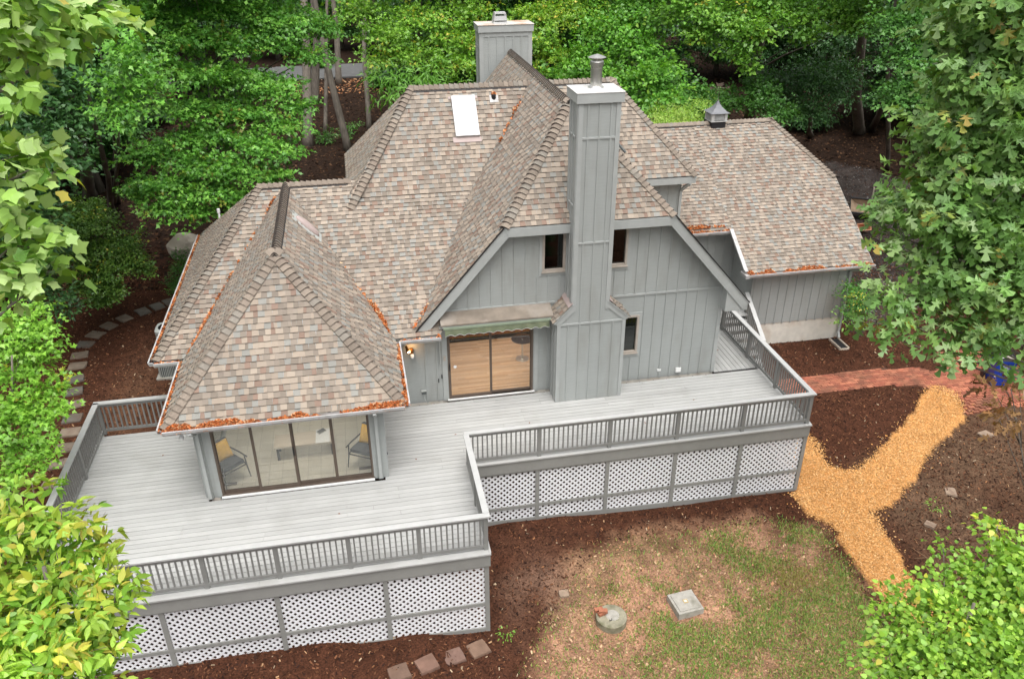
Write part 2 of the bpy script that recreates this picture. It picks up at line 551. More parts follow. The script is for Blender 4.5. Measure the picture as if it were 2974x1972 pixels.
# swept soil patch beside the stepping stones
pt = np.exp(-(((gxx + 9.4) / 0.8) ** 2 + ((gyy - 7.0) / 3.2) ** 2))[:, None] * 0.6
col = col * (1 - pt) + np.array([0.16, 0.085, 0.05]) * pt
lw = lawn_s[:, None]
lawncol = np.array([0.285, 0.158, 0.098]) * (0.7 + 0.6 * vnoise(gxx, gyy, 0.45, 12))[:, None]
thin = np.clip(vnoise(gxx, gyy, 1.3, 13) * 1.6 - 0.75, 0, 1)[:, None]
lawncol = lawncol * (1 - thin * 0.7) + np.array([0.19, 0.125, 0.065]) * thin * 0.7
col = col * (1 - lw) + lawncol * lw
dr = drive_m.astype(float)[:, None]
gravel = np.array([0.05, 0.040, 0.036]) * (0.7 + 0.6 * vnoise(gxx, gyy, 0.5, 15))[:, None]
col = col * (1 - dr) + gravel * dr
col[chips_m] = (0.58, 0.29, 0.10)
col[brick_m] = (0.10, 0.055, 0.04)
# pale damp soil fringe next to the front corner of the lattice
fr = np.exp(-(((gxx - 1.4) / 0.9) ** 2 + ((gyy + 2.3) / 1.2) ** 2))[:, None] * 0.7 * vnoise(gxx, gyy, 0.6, 16)[:, None]
col = col * (1 - fr) + np.array([0.24, 0.15, 0.105]) * fr
nx, ny = len(xs), len(ys)
idx = np.arange(nx * ny).reshape(ny, nx)
quads = np.stack([idx[:-1, :-1], idx[:-1, 1:], idx[1:, 1:], idx[1:, :-1]], -1).reshape(-1, 4)
M['ground'] = surf("mulch_and_soil", (1, 1, 1), 0.95, 0.6, 24, bump=1.0, bscale=40, src='tint', var2=0.3, scale2=3.5, spec=0.12)
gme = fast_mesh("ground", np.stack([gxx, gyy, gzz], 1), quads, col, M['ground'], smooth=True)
go = link("ground", gme)
go["kind"] = "structure"

# road far behind the wood
rd = MB()
for i in range(8):
    x0, x1 = -38 + i * 5, -33 + i * 5
    y0a, y1a = 55.2 + 0.04 * x0, 55.2 + 0.04 * x1
    rd.box(x0, x1, y0a, y0a + 6.0, -0.98, -0.86)
M['road'] = surf("road_asphalt", (0.12, 0.12, 0.12), 0.9, 0.15, 3)
ro = rd.build("road", M['road'])
ro["kind"] = "structure"


def flakes(name, x, y, z, size, cols, mat, flat=0.5, aspect=2.2, lift=0.008):
    """many small chips lying about: one quad each"""
    n = len(x)
    a = rng.random(n) * 2 * np.pi
    L = size * (0.6 + 0.8 * rng.random(n))
    w = L / (aspect * (0.6 + 0.8 * rng.random(n)))
    tx, ty = (rng.random((2, n)) - 0.5) * flat * 2
    d = np.stack([np.cos(a), np.sin(a), tx], 1)
    s = np.stack([-np.sin(a), np.cos(a), ty], 1)
    c = np.stack([x, y, z + lift + np.abs(tx) * L * 0.5], 1)
    P = np.stack([c - d * L[:, None] / 2 - s * w[:, None] / 2, c + d * L[:, None] / 2 - s * w[:, None] * 0.35,
                  c + d * L[:, None] / 2 + s * w[:, None] / 2, c - d * L[:, None] / 2 + s * w[:, None] * 0.4], 1)
    return fast_mesh(name, P.reshape(-1, 3), np.arange(4 * n).reshape(n, 4), np.repeat(cols, 4, 0), mat)


def gsurf(x, y):
    z = np.concatenate([ground(x[i:i + 20000], y[i:i + 20000]) for i in range(0, len(x), 20000)])
    return z + 0.05 * (vnoise(x, y, 0.9, 3) - 0.5) + 0.025 * (vnoise(x, y, 0.35, 4) - 0.5)


def pick(pal, n, jitter=0.12):
    pal = np.array(pal)
    k = rng.integers(0, len(pal), n)
    return pal[k] * (1 - jitter + 2 * jitter * rng.random((n, 1)))


# mulch flakes
n = 130000
x = rng.uniform(-13.5, 22, n)
y = rng.uniform(-6, 17, n)
ok = ~inpoly(x, y, LAWN) & ~inpoly(x, y, BRICKA) & ~inpoly(x, y, CHIPS) & ~inpoly(x, y, [(-9, -3), (0, -3), (0, 0), (9, 0), (9, 6), (-9, 6)]) & ~inpoly(x, y, [(-6.6, 3), (10, 3), (10, 12), (-6.6, 12)]) & ~inpoly(x, y, [(10, 6.6), (14.5, 6.6), (14.5, 17), (10, 17)])
x, y = x[ok], y[ok]
cols = pick([(0.07, 0.03, 0.017), (0.04, 0.018, 0.012), (0.12, 0.05, 0.027), (0.03, 0.014, 0.010), (0.16, 0.07, 0.035)], len(x), 0.35)
br = rng.random(len(x)) < 0.05
cols[br] = pick([(0.36, 0.22, 0.12), (0.28, 0.13, 0.06), (0.4, 0.3, 0.2)], int(br.sum()), 0.3)
me = flakes("mulch", x, y, gsurf(x, y), 0.052, cols, M['flake'], 0.75, 2.4)
o = link("mulch", me)
o["kind"] = "stuff"
# leaf litter of the wood floor
n = 60000
x = rng.uniform(-22, 36, n)
y = 15 + 42 * rng.random(n) ** 1.4
ok = ~inpoly(x, y, DRIVE)
x, y = x[ok], y[ok]
cols = pick([(0.036, 0.019, 0.011), (0.026, 0.015, 0.010), (0.06, 0.028, 0.014), (0.10, 0.055, 0.03), (0.022, 0.013, 0.009)], len(x), 0.3)  # litter tones lowered too, painting in the tree shade
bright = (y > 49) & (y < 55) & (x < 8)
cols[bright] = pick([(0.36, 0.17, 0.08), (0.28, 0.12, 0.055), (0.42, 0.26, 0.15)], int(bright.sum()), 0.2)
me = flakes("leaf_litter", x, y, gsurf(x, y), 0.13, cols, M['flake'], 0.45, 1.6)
o = link("leaf_litter", me)
o["kind"] = "stuff"
# wood chips of the path
n = 150000
x = rng.uniform(8.6, 16.5, n)
y = rng.uniform(-5, 3.6, n)
ex = x + rng.normal(0, 0.06, n) * np.where(rng.random(n) < .10, 4.0, 1)
ey = y + rng.normal(0, 0.06, n) * np.where(rng.random(n) < .10, 4.0, 1)
ok = inpoly(ex, ey, CHIPS)
x, y = x[ok], y[ok]
ok = ~((x < 9.25) & (y > -0.08))
x, y = x[ok], y[ok]
cols = pick([(0.66, 0.35, 0.125), (0.69, 0.39, 0.155), (0.72, 0.44, 0.2), (0.60, 0.29, 0.09), (0.65, 0.33, 0.11)], len(x), 0.2)
me = flakes("wood_chips", x, y, gsurf(x, y) + 0.035 + 0.015 * rng.random(len(x)), 0.033, cols, M['flake'], 0.45, 1.9)
o = link("wood_chips", me)
o["kind"] = "stuff"
# patchy grass
n = 300000
x = rng.uniform(0.3, 10, n)
y = rng.uniform(-8.5, -0.8, n)
den = vnoise(x, y, 0.75, 31) * 0.5 + vnoise(x, y, 0.28, 32) * 0.35 + vnoise(x, y, 2.1, 33) * 0.45
band = np.exp(-((y - (-2.55 - 0.75 * (x - 7.2))) / 0.55) ** 2) * (x > 6.0) * 0.25          # the green swathe
den = den + 0.07 * np.clip(-(y + 3.6), 0, 3) + 0.07 * np.clip(x - 5, 0, 4) + band - 0.13 * (x < 3.0) - 0.06 * (y > -2.6)
ok = inpoly(x + rng.normal(0, .15, n), y + rng.normal(0, .15, n), LAWN) & (rng.random(n) < np.clip((den - 0.47) * 1.5, 0.07, 0.55))
ok &= ~((np.abs(x - 4.63) < 0.42) & (np.abs(y + 3.22) < 0.42)) & ~(((x - 2.8) ** 2 + (y + 3.3) ** 2) < 0.17)
x, y = x[ok], y[ok]
n = len(x)
z = gsurf(x, y)
a = rng.random(n) * 2 * np.pi
h = 0.03 + 0.055 * rng.random(n)
lean = 0.2 + 1.1 * rng.random(n)
wd = 0.007 + 0.007 * rng.random(n)
tip = np.stack([x + np.cos(a) * h * lean, y + np.sin(a) * h * lean, z + h], 1)
b0 = np.stack([x - np.sin(a) * wd, y + np.cos(a) * wd, z - 0.005], 1)
b1 = np.stack([x + np.sin(a) * wd, y - np.cos(a) * wd, z - 0.005], 1)
cols = pick([(0.15, 0.29, 0.05), (0.19, 0.33, 0.055), (0.12, 0.24, 0.045), (0.29, 0.34, 0.08), (0.38, 0.34, 0.12)], n, 0.25)
yel = np.exp(-(((x - 7.6) / 0.8) ** 2 + ((y + 2.9) / 0.5) ** 2)) > rng.random(n)
cols[yel] = pick([(0.27, 0.26, 0.06), (0.33, 0.29, 0.1)], int(yel.sum()), 0.2)
me = fast_mesh("grass", np.stack([b0, b1, tip], 1).reshape(-1, 3), np.arange(3 * n).reshape(n, 3), np.repeat(cols, 3, 0), M['leaf'])
o = link("grass", me)
o["kind"] = "stuff"
# fallen leaves and bits on the lawn
n = 5200
x = rng.uniform(0.2, 10.2, n)
y = rng.uniform(-7, -0.7, n)
ok = inpoly(x, y, LAWN)
x, y = x[ok], y[ok]
cols = pick([(0.40, 0.2, 0.11), (0.5, 0.33, 0.2), (0.22, 0.12, 0.075), (0.33, 0.2, 0.13)], len(x), 0.3)
me = flakes("fallen_leaves", x, y, gsurf(x, y), 0.05, cols, M['flake'], 0.6, 1.7)
o = link("fallen_leaves", me)
o["kind"] = "stuff"
# gravel of the drive
n = 16000
x = rng.uniform(15, 28, n)
y = rng.uniform(7, 27, n)
ok = inpoly(x, y, DRIVE)
x, y = x[ok], y[ok]
cols = pick([(0.08, 0.072, 0.07), (0.05, 0.043, 0.04), (0.13, 0.12, 0.115), (0.07, 0.036, 0.022), (0.06, 0.032, 0.02)], len(x), 0.3)
me = flakes("gravel", x, y, gsurf(x, y), 0.06, cols, M['flake'], 0.5, 1.2)
o = link("gravel", me)
o["kind"] = "stuff"

# ---------------------------------------------------------------- brick path
bp_o = thing("brick_path", "red brick path running from the deck to the brick pad by the blue bin", "path", (13, 4, -1.6))
bp_o["kind"] = "structure"
del bp_o["category"]
BR, BWID, BT = 0.205, 0.1, 0.05
unit = MB()
unit.box(-0.5, 0.5, -0.5, 0.5, -1, 0)
brick_me = unit.mesh("brick", M['brick'])
cells = []
yy = 1.7
row = 0
while yy < 5.3:
    xx = 9.3 + (row % 2) * BR / 2
    while xx < 19.5:
        if bool(inpoly(np.array([xx]), np.array([yy]), BRICKA)[0]):
            cells.append((xx, yy))
        xx += BR + 0.009
    yy += BWID + 0.009
    row += 1
cells.sort(key=lambda c: (c[0] + 2.0) ** 2 + (c[1] + 16) ** 2)
bpal = [(0.37, 0.125, 0.072), (0.32, 0.10, 0.06), (0.42, 0.155, 0.09), (0.27, 0.09, 0.055), (0.39, 0.14, 0.08)]
vis = [c for c in cells if c[0] > 10.9]
one, rest = vis[:300], vis[300:]
for (bx, by) in one:
    cc = random.choice(bpal)
    k = random.uniform(0.8, 1.2)
    link("brick", brick_me, bp_o, (bx, by, gz(bx, by) + random.uniform(0.0, 0.012)), (random.uniform(-.02, .02), random.uniform(-.02, .02), random.uniform(-.02, .02)),
         (BR, BWID, BT), (cc[0] * k, cc[1] * k, cc[2] * k))
mb = MB()
for (bx, by) in rest + [c for c in cells if c[0] <= 10.9]:
    cc = random.choice(bpal)
    k = random.uniform(0.75, 1.15)
    zz = gz(bx, by) + random.uniform(0.0, 0.012)
    mb.box(bx - BR / 2, bx + BR / 2, by - BWID / 2, by + BWID / 2, zz - BT, zz, tuple(q * k for q in cc))
o = mb.build("brick_field", M['brick_t'], bp_o)
o["kind"] = "stuff"

# ---------------------------------------------------------------- stepping stones
path_px = [(-9.35, 13.75), (-9.75, 13.45), (-10.2, 13.1), (-10.75, 12.65), (-11.2, 12.2), (-11.52, 11.65), (-11.72, 10.98), (-11.71, 10.25), (-11.6, 9.5), (-11.47, 8.65),
           (-11.35, 7.95), (-11.14, 7.25), (-11.02, 6.47), (-10.88, 5.72), (-10.82, 4.95), (-10.82, 4.3), (-10.78, 3.45)]
ordn = ["first", "second", "third", "fourth", "fifth", "sixth", "seventh", "eighth", "ninth", "tenth", "eleventh", "twelfth", "thirteenth", "fourteenth", "fifteenth",
        "sixteenth", "seventeenth"]


def stone_mesh(w, l, seed):
    r = random.Random(seed)
    m = MB()
    pts = []
    for (sx, sy) in ((-1, -1), (0, -1.03), (1, -1), (1.03, 0), (1, 1), (0, 1.02), (-1, 1), (-1.02, 0)):
        pts.append((sx * w / 2 * r.uniform(.93, 1.04), sy * l / 2 * r.uniform(.93, 1.04), 0.0))
    top = [(p[0] * .95, p[1] * .95, 0.035) for p in pts]
    m.poly(top)
    for i in range(8):
        j = (i + 1) % 8
        m.poly([pts[i], pts[j], top[j], top[i]])
        m.poly([(pts[i][0], pts[i][1], -.06), (pts[j][0], pts[j][1], -.06), pts[j], pts[i]])
    return m.mesh("stepping_stone", M['stone'])


spal = [(0.115, 0.105, 0.09), (0.185, 0.145, 0.11), (0.15, 0.145, 0.13), (0.28, 0.215, 0.16)]
dark_ones = {0, 1, 2, 6, 9, 10, 12}
for i, (px, py) in enumerate(path_px):
    nx_, ny_ = path_px[max(i - 1, 0)]
    mx_, my_ = path_px[min(i + 1, len(path_px) - 1)]
    ang = math.atan2(my_ - ny_, mx_ - nx_) + math.pi / 2
    c = spal[0] if i in dark_ones else spal[1]
    k = random.uniform(.85, 1.15)
    o = link("stepping_stone", stone_mesh(0.56, 0.43, i), None, (px, py, gz(px, py) + 0.015), (random.uniform(-.03, .03), random.uniform(-.03, .03), ang + random.uniform(-.12, .12)), None,
             tuple(q * k for q in c))
    tag(o, "%s square stepping stone, %s along the curved path counting from the house corner" % ("dark grey" if i in dark_ones else "brownish", ordn[i]), "stepping stone",
        "stepping stones of the curved path left of the house")
for i, (px, py) in enumerate([(-2.1, -3.98), (-1.5, -3.84), (-0.9, -3.68), (-0.33, -3.53)]):
    o = link("stepping_stone", stone_mesh(0.44, 0.40, 40 + i), None, (px, py, gz(px, py) + 0.012), (0, 0, 0.25 + random.uniform(-.1, .1)), None,
             tuple(q * random.uniform(.95, 1.1) for q in (0.17, 0.105, 0.075)))
    tag(o, "reddish stepping stone in mulch before the front lattice, %s from the right" % ["fourth", "third", "second", "first"][i], "stepping stone", "stepping stones in front of the lower lattice")

# ---------------------------------------------------------------- the house
house = thing("house", "large grey board-and-batten house with steep tan shingle roofs above the deck", "house", (0, 6, 0))
E_SH = 0.143
SPAL = [(0.335, 0.278, 0.224), (0.353, 0.296, 0.24), (0.235, 0.199, 0.165), (0.22, 0.186, 0.153), (0.265, 0.26, 0.237), (0.286, 0.242, 0.199), (0.244, 0.172, 0.135), (0.268, 0.228, 0.189)]
SWT = [0.20, 0.11, 0.15, 0.10, 0.13, 0.11, 0.10, 0.10]


EDGE = (0.035, 0.03, 0.028)      # dark cut edge, also painting the shadow line under each course


def clip2(poly, a, b, c):
    """keep a*u+b*v<=c"""
    out = []
    for i in range(len(poly)):
        p, q = poly[i], poly[(i + 1) % len(poly)]
        dp, dq = a * p[0] + b * p[1] - c, a * q[0] + b * q[1] - c
        if dp <= 0:
            out.append(p)
        if (dp < 0 < dq) or (dq < 0 < dp):
            t = dp / (dp - dq)
            out.append((p[0] + (q[0] - p[0]) * t, p[1] + (q[1] - p[1]) * t))
    return out


def plane_frame(O, Udir, slope_pt):
    """O on the eave, Udir along the eave, slope_pt any point up the slope"""
    O, U = V3(O), V3(Udir).normalized()
    Vv = V3(slope_pt) - O
    Vv = (Vv - U * Vv.dot(U)).normalized()
    N = U.cross(Vv)
    if N.z < 0:
        N = -N
    return O, U, Vv, N


def slope(parent, name, pts, one_by_one=0, thick=0.10, soffit=True, mat_under=None):
    """a shingled roof slope; pts[0]->pts[1] is the eave (horizontal), the rest go round the convex outline"""
    O, U, Vv, N = plane_frame(pts[0], V3(pts[1]) - V3(pts[0]), pts[2])
    P = [((V3(p) - O).dot(U), (V3(p) - O).dot(Vv)) for p in pts]
    area = sum(P[i][0] * P[(i + 1) % len(P)][1] - P[(i + 1) % len(P)][0] * P[i][1] for i in range(len(P)))
    if area < 0:
        P = P[::-1]
    planes = []
    for i in range(len(P)):
        p, q = P[i], P[(i + 1) % len(P)]
        ex, ey = q[0] - p[0], q[1] - p[1]
        L = math.hypot(ex, ey)
        if L > 1e-6:
            planes.append((ey / L, -ex / L, (ey * p[0] - ex * p[1]) / L))
    slab = MB()
    slab.prism([O + U * a + Vv * b - N * 0.004 for a, b in P], -N * thick)
    so = slab.build(name, mat_under or M['trim'], parent)
    umax, umin = max(p[0] for p in P), min(p[0] for p in P)
    vmax = max(p[1] for p in P)
    field = MB()
    edge = field
    singles = []
    r = random.Random(len(pts) * 77 + int(umax * 100))
    k = 0
    v0 = -0.012
    while v0 < vmax:
        v1 = v0 + E_SH + 0.004
        u = umin - r.random() * 0.2
        last = None
        hi = False
        while u < umax:
            w = r.choice((0.07, 0.10, 0.12, 0.13, 0.14, 0.15, 0.17))
            ci = r.choices(range(len(SPAL)), SWT)[0]
            if ci == last:
                ci = r.choices(range(len(SPAL)), SWT)[0]
            last = ci
            hi = not hi
            hb = 0.026 if hi else 0.013
            tab = [(u, v0), (u + w, v0), (u + w + r.uniform(-.012, .012), v1), (u + r.uniform(-.012, .012), v1)]
            u += w
            full = True
            for (a, b, c) in planes:
                if any(a * p[0] + b * p[1] > c + 1e-9 for p in tab):
                    if b < -0.99:
                        continue            # the starter course may hang over the eave
                    tab = clip2(tab, a, b, c)
                    full = False
                    if len(tab) < 3:
                        break
            if len(tab) < 3:
                continue
            j = r.uniform(.93, 1.07)
            cc = tuple(q * j for q in SPAL[ci])

            def P3(p):
                h = 0.003 + hb * (1 - (p[1] - v0) / (v1 - v0))
                return O + U * p[0] + Vv * p[1] + N * h
            top = [P3(p) for p in tab]
            low = [p for p in tab if p[1] < v0 + 1e-6]
            mb = field
            if one_by_one and full and len(singles) < one_by_one:
                mb = MB()
                singles.append((mb, cc))
            mb.poly(top, cc if mb is field else None)
            if len(low) >= 2:
                a, b = min(low), max(low)
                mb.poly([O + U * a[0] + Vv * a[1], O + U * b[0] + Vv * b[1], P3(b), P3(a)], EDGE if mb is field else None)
                if mb is not field:
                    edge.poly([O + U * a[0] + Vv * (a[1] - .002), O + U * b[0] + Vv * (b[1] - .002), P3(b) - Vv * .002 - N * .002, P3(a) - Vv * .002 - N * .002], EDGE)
        v0 += E_SH
        k += 1
    # make all polygons face up
    f = field.build("shingle_field", M['shingle'], so)
    f["kind"] = "stuff"
    for mb, cc in singles:
        link("shingle", mb.mesh("shingle", M['shingle_one']), so, color=cc)
    return so


def ridge_caps(parent, name, A, B, dl, dr, w=0.165, vent=0.0, exposure=0.15, start=0.0):
    """bent cap shingles from A (low / near end) to B; dl, dr = directions down the two slopes"""
    A, B, dl, dr = V3(A), V3(B), V3(dl).normalized(), V3(dr).normalized()
    D = (B - A)
    L = D.length
    D.normalize()
    up = -(dl + dr).normalized()
    holder = MB()
    if vent:
        for s, d in ((1, dl), (-1, dr)):
            e = d * (w + 0.03)
            holder.prism([A + up * 0.012, A + e + up * 0.012, A + e + up * (0.012 + vent), A + up * (0.012 + vent)], D * L)
        ho = holder.build(name, M['vent_black'], parent)
    else:
        for d in (dl, dr):
            holder.prism([A + up * .02, A + d * w * 0.92 + up * .02, A + d * w * 0.92 + up * 0.026, A + up * 0.026], D * L)
        ho = holder.build(name, M['underlay_shade'], parent)
    m = MB()
    sec = [dl * w, dl * w * 0.55 + up * 0.012, dl * w * 0.18 + up * 0.006, dr * w * 0.18 + up * 0.006, dr * w * 0.55 + up * 0.012, dr * w]
    Lc = exposure * 1.35
    lo = [p * 1.06 + up * (0.072 + vent) for p in sec]
    hi = [p * 0.97 + up * (0.016 + vent) + D * Lc for p in sec]
    lo2 = [p * 1.06 + up * (0.046 + vent) for p in sec]
    for i in range(5):
        m.poly([lo[i], lo[i + 1], hi[i + 1], hi[i]])
        m.poly([lo2[i], lo2[i + 1], lo[i + 1], lo[i]])
    m.poly([lo2[0], lo[0], hi[0]])
    m.poly([lo2[5], hi[5], lo[5]])
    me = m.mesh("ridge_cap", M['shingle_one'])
    me.materials.append(M['underlay_shade'])  # dark lip faces put the shadow under each cap into the colour
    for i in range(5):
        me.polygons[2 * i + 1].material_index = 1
    t = start
    while t < L - 0.02:
        c = random.choice([(0.24, 0.20, 0.163), (0.22, 0.182, 0.148), (0.265, 0.22, 0.178), (0.23, 0.188, 0.153), (0.245, 0.22, 0.188)])
        k = random.uniform(.92, 1.06)
        link("ridge_cap", me, ho, A + D * t, color=tuple(q * k for q in c))
        t += exposure
    return ho


def litter(parent, A, B, N_, spread=0.06, n=900, thick=0.03, clump=0.5, seed=0, across=None, name="leaf_debris"):
    """rust-coloured catkins and dead leaves lying along a line"""
    A, B = np.array(A, float), np.array(B, float)
    ac = np.array(across if across is not None else (0, 1, 0), float)
    ac /= np.linalg.norm(ac)
    r = np.random.default_rng(seed + 100)
    t = r.random(n * 3)
    L = np.linalg.norm(B - A)
    nz = vnoise(t * L, t * 0 + seed * 3.1, 0.35, 50 + seed) * 0.6 + vnoise(t * L, t * 0 + seed * 1.7, 0.11, 51 + seed) * 0.4
    off = r.random(n * 3)
    keep = off < np.clip((nz - (1 - clump) * 0.55) * 2.2, 0.04, 1)
    t, off = t[keep][:n], off[keep][:n]
    m = len(t)
    P = A + (B - A) * t[:, None] + ac * (off * spread)[:, None] + np.array(N_) * (thick * r.random(m))[:, None]
    size = 0.016 + 0.03 * r.random(m)
    d = r.normal(size=(m, 3))
    d /= np.linalg.norm(d, axis=1)[:, None]
    e = r.normal(size=(m, 3))
    s = np.cross(d, e)
    s /= np.linalg.norm(s, axis=1)[:, None]
    a_, b_ = d * size[:, None], s * (size * 0.55)[:, None]
    Q = np.stack([P - a_ - b_, P + a_ - b_, P + a_ + b_, P - a_ + b_], 1)
    cols = pick([(0.58, 0.19, 0.065), (0.48, 0.145, 0.045), (0.62, 0.25, 0.095), (0.34, 0.11, 0.04), (0.64, 0.42, 0.24)], m, 0.25)
    o = link(name, fast_mesh(name, Q.reshape(-1, 3), np.arange(4 * m).reshape(m, 4), np.repeat(cols, 4, 0), M['litter']), parent)
    o["kind"] = "stuff"
    return o


def gutter(parent, A, B, out, w=0.12, h=0.10, fill=0.5, n=900, spread=0.12, clump=0.7, seed=0, name="gutter", rise=1.1):
    """open trough gutter from A to B (the roof edge line); out = horizontal direction away from the roof"""
    A, B, o = V3(A), V3(B), V3(out).normalized()
    D = B - A
    m = MB()
    z = Vector((0, 0, 1))
    a0 = A + z * -0.02
    m.prism([a0, a0 + o * 0.006, a0 + o * 0.006 - z * h, a0 - z * h], D)
    m.prism([a0 - z * h, a0 - z * h + o * (w * .75), a0 - z * (h - .006) + o * (w * .75), a0 - z * (h - .006)], D)
    f0 = a0 - z * h + o * (w * .75)
    m.prism([f0, f0 + o * .008, f0 + o * (w * .25 + .006) + z * h * .6, f0 + o * (w * .25) + z * h * .6], D)
    f1 = f0 + o * (w * .25) + z * h * .6
    m.prism([f1, f1 + o * .008, f1 + o * .008 + z * h * .4, f1 + z * h * .4], D)
    f2 = f1 + z * h * .4
    m.prism([f2 + o * .012, f2 + o * .012 + z * .014, f2 - o * .022 + z * .014, f2 - o * .022], D)
    for p in (A, B - D.normalized() * .005):
        q = p + z * -0.02
        m.prism([q, q - z * h, q - z * h + o * w * .75, q + o * w - z * h * .4, q + o * w], D.normalized() * .005)
    g = m.build(name, M['gutter'], parent)
    if n:
        bed = MB()
        zb = a0 - z * h * (1 - fill)
        bed.prism([zb + o * .007, zb + o * (w * .95), zb + o * (w * .95) - z * .02, zb + o * .007 - z * .02], D)
        bo = bed.build("gutter_silt", M['rust_litter'], g)
        litter(g, zb + o * w * 0.82, zb + o * w * 0.82 + D, (0, 0, 1), spread, n, 0.03, clump, seed, -np.array(o) + np.array((0, 0, rise)))
    return g


M['rust_litter'] = surf("gutter_silt", (0.13, 0.05, 0.025), 0.95, 0.4, 30)

# --- roof corner points
ZE = 2.32
# sunroom roof
sA, sB, sP, sQ = (-6.56, -0.50, ZE), (-1.42, -0.50, ZE), (-3.99, 1.96, 5.14), (-3.99, 7.2, 5.14)
sf = slope(house, "sunroom_roof_front", [sA, sB, sP], one_by_one=300)
ss = slope(house, "sunroom_roof_side", [(-1.42, -0.5, ZE), (-1.42, 2.7, ZE), (-3.99, 7.2, 5.14), sP])
sl = slope(house, "sunroom_roof_side", [(-6.56, -0.5, ZE), (-6.56, 2.7, ZE), (-3.99, 7.2, 5.14), sP])
# left wing
wA, wB, wP, wQ = (-7.27, 2.58, ZE), (6.2, 2.58, ZE), (6.2, 6.72, 4.83), (-4.73, 7.2, 5.12)
mf = slope(house, "wing_roof_front", [(-7.27, 2.58, ZE), (-0.24, 2.58, ZE), (3.0, 7.2, 5.12), (-4.73, 7.2, 5.12)])
mh = slope(house, "wing_roof_hip", [(-7.27, 2.58, ZE), (-7.27, 11.4, ZE), (-4.73, 7.2, 5.12)])
mr = slope(house, "wing_roof_rear", [(-7.27, 11.4, ZE), (3.0, 11.4, ZE), (3.0, 7.2, 5.12), (-4.73, 7.2, 5.12)])
# upper roof
uf = slope(house, "main_roof_front", [(-2.28, 6.62, 4.78), (8.18, 6.62, 4.80), (6.05, 8.92, 7.30), (-0.18, 8.92, 7.30)])
ul = slope(house, "main_roof_hip", [(-2.28, 6.62, 4.78), (-2.28, 11.2, 4.78), (-0.18, 8.92, 7.30)])
ur = slope(house, "main_roof_hip", [(8.18, 6.62, 4.80), (8.18, 11.2, 4.80), (6.05, 8.92, 7.30)])
ub = slope(house, "main_roof_rear", [(-2.28, 11.2, 4.78), (8.18, 11.2, 4.80), (6.05, 8.92, 7.30), (-0.18, 8.92, 7.30)])
# cross gable with clipped front
gL, gLr = (-0.87, 2.74, 2.39), (-0.87, 13.2, 2.39)
gR, gRr = (8.39, 2.74, 2.36), (8.39, 13.2, 2.36)
gF, gB = (3.69, 5.15, 7.55), (3.69, 13.2, 7.55)
cL, cR = (1.47, 2.74, 5.06), (5.98, 2.74, 5.06)
gl_ = slope(house, "gable_roof_side", [gL, gLr, gB, gF, cL])
gr_ = slope(house, "gable_roof_side", [gR, gRr, gB, gF, cR])
gf_ = slope(house, "gable_roof_clipped_front", [cL, cR, gF])

# --- ridge and hip caps
def dn(a, b):
    return V3(b) - V3(a)


d_sl, d_sr, d_sf = (-2.57, 0, -2.82), (2.57, 0, -2.82), (0, -2.46, -2.82)
d_w, d_wr, d_wh = (0, -1, -.606), (0, 1, -.667), (-2.54, 0, -2.8)
d_u, d_ur, d_uh, d_uhr = (0, -2.3, -2.52), (0, 2.3, -2.52), (-2.1, 0, -2.52), (2.13, 0, -2.5)
d_gl, d_gr, d_gf = (-1, 0, -1.131), (1, 0, -1.11), (0, -2.41, -2.49)


def hipdirs(A, B, d1, d2):
    """directions in each slope, perpendicular to the hip line"""
    h = (V3(B) - V3(A)).normalized()
    r = []
    for d in (d1, d2):
        d = V3(d).normalized()
        # lie in the plane spanned by hip and d
        q = d - h * d.dot(h)
        r.append(q.normalized())
    return r


def hip(A, B, d1, d2, **k):
    a, b = hipdirs(A, B, d1, d2)
    return ridge_caps(house, "hip_ridge", A, B, a, b, **k)


hip(sA, sP, d_sl, d_sf)
hip(sB, sP, d_sf, d_sr)
ridge_caps(house, "sunroom_ridge", (-3.99, 1.86, 5.12), (-3.99, 7.15, 5.12), d_sl, d_sr, vent=0.03, w=0.16)
hip((-7.27, 2.58, ZE), (-4.73, 7.2, 5.12), d_wh, d_w)
ridge_caps(house, "wing_ridge", (-4.76, 7.2, 5.10), (-2.25, 7.2, 5.10), d_wr, d_w, vent=0.03)
hip((-2.28, 6.3, 4.58), (-0.18, 8.92, 7.30), d_uh, d_u)
ridge_caps(house, "main_ridge", (-0.22, 8.92, 7.28), (3.46, 8.92, 7.28), d_ur, d_u, vent=0.03)
ridge_caps(house, "main_ridge", (3.9, 8.92, 7.28), (6.1, 8.92, 7.28), d_ur, d_u, vent=0.03)
hip((8.18, 6.62, 4.80), (6.05, 8.92, 7.30), d_u, d_uhr)
ridge_caps(house, "gable_ridge", (3.69, 5.0, 7.53), (3.69, 13.2, 7.53), d_gl, d_gr, vent=0.03, w=0.16)
hip(cL, gF, d_gl, d_gf)
hip(cR, gF, d_gf, d_gr)

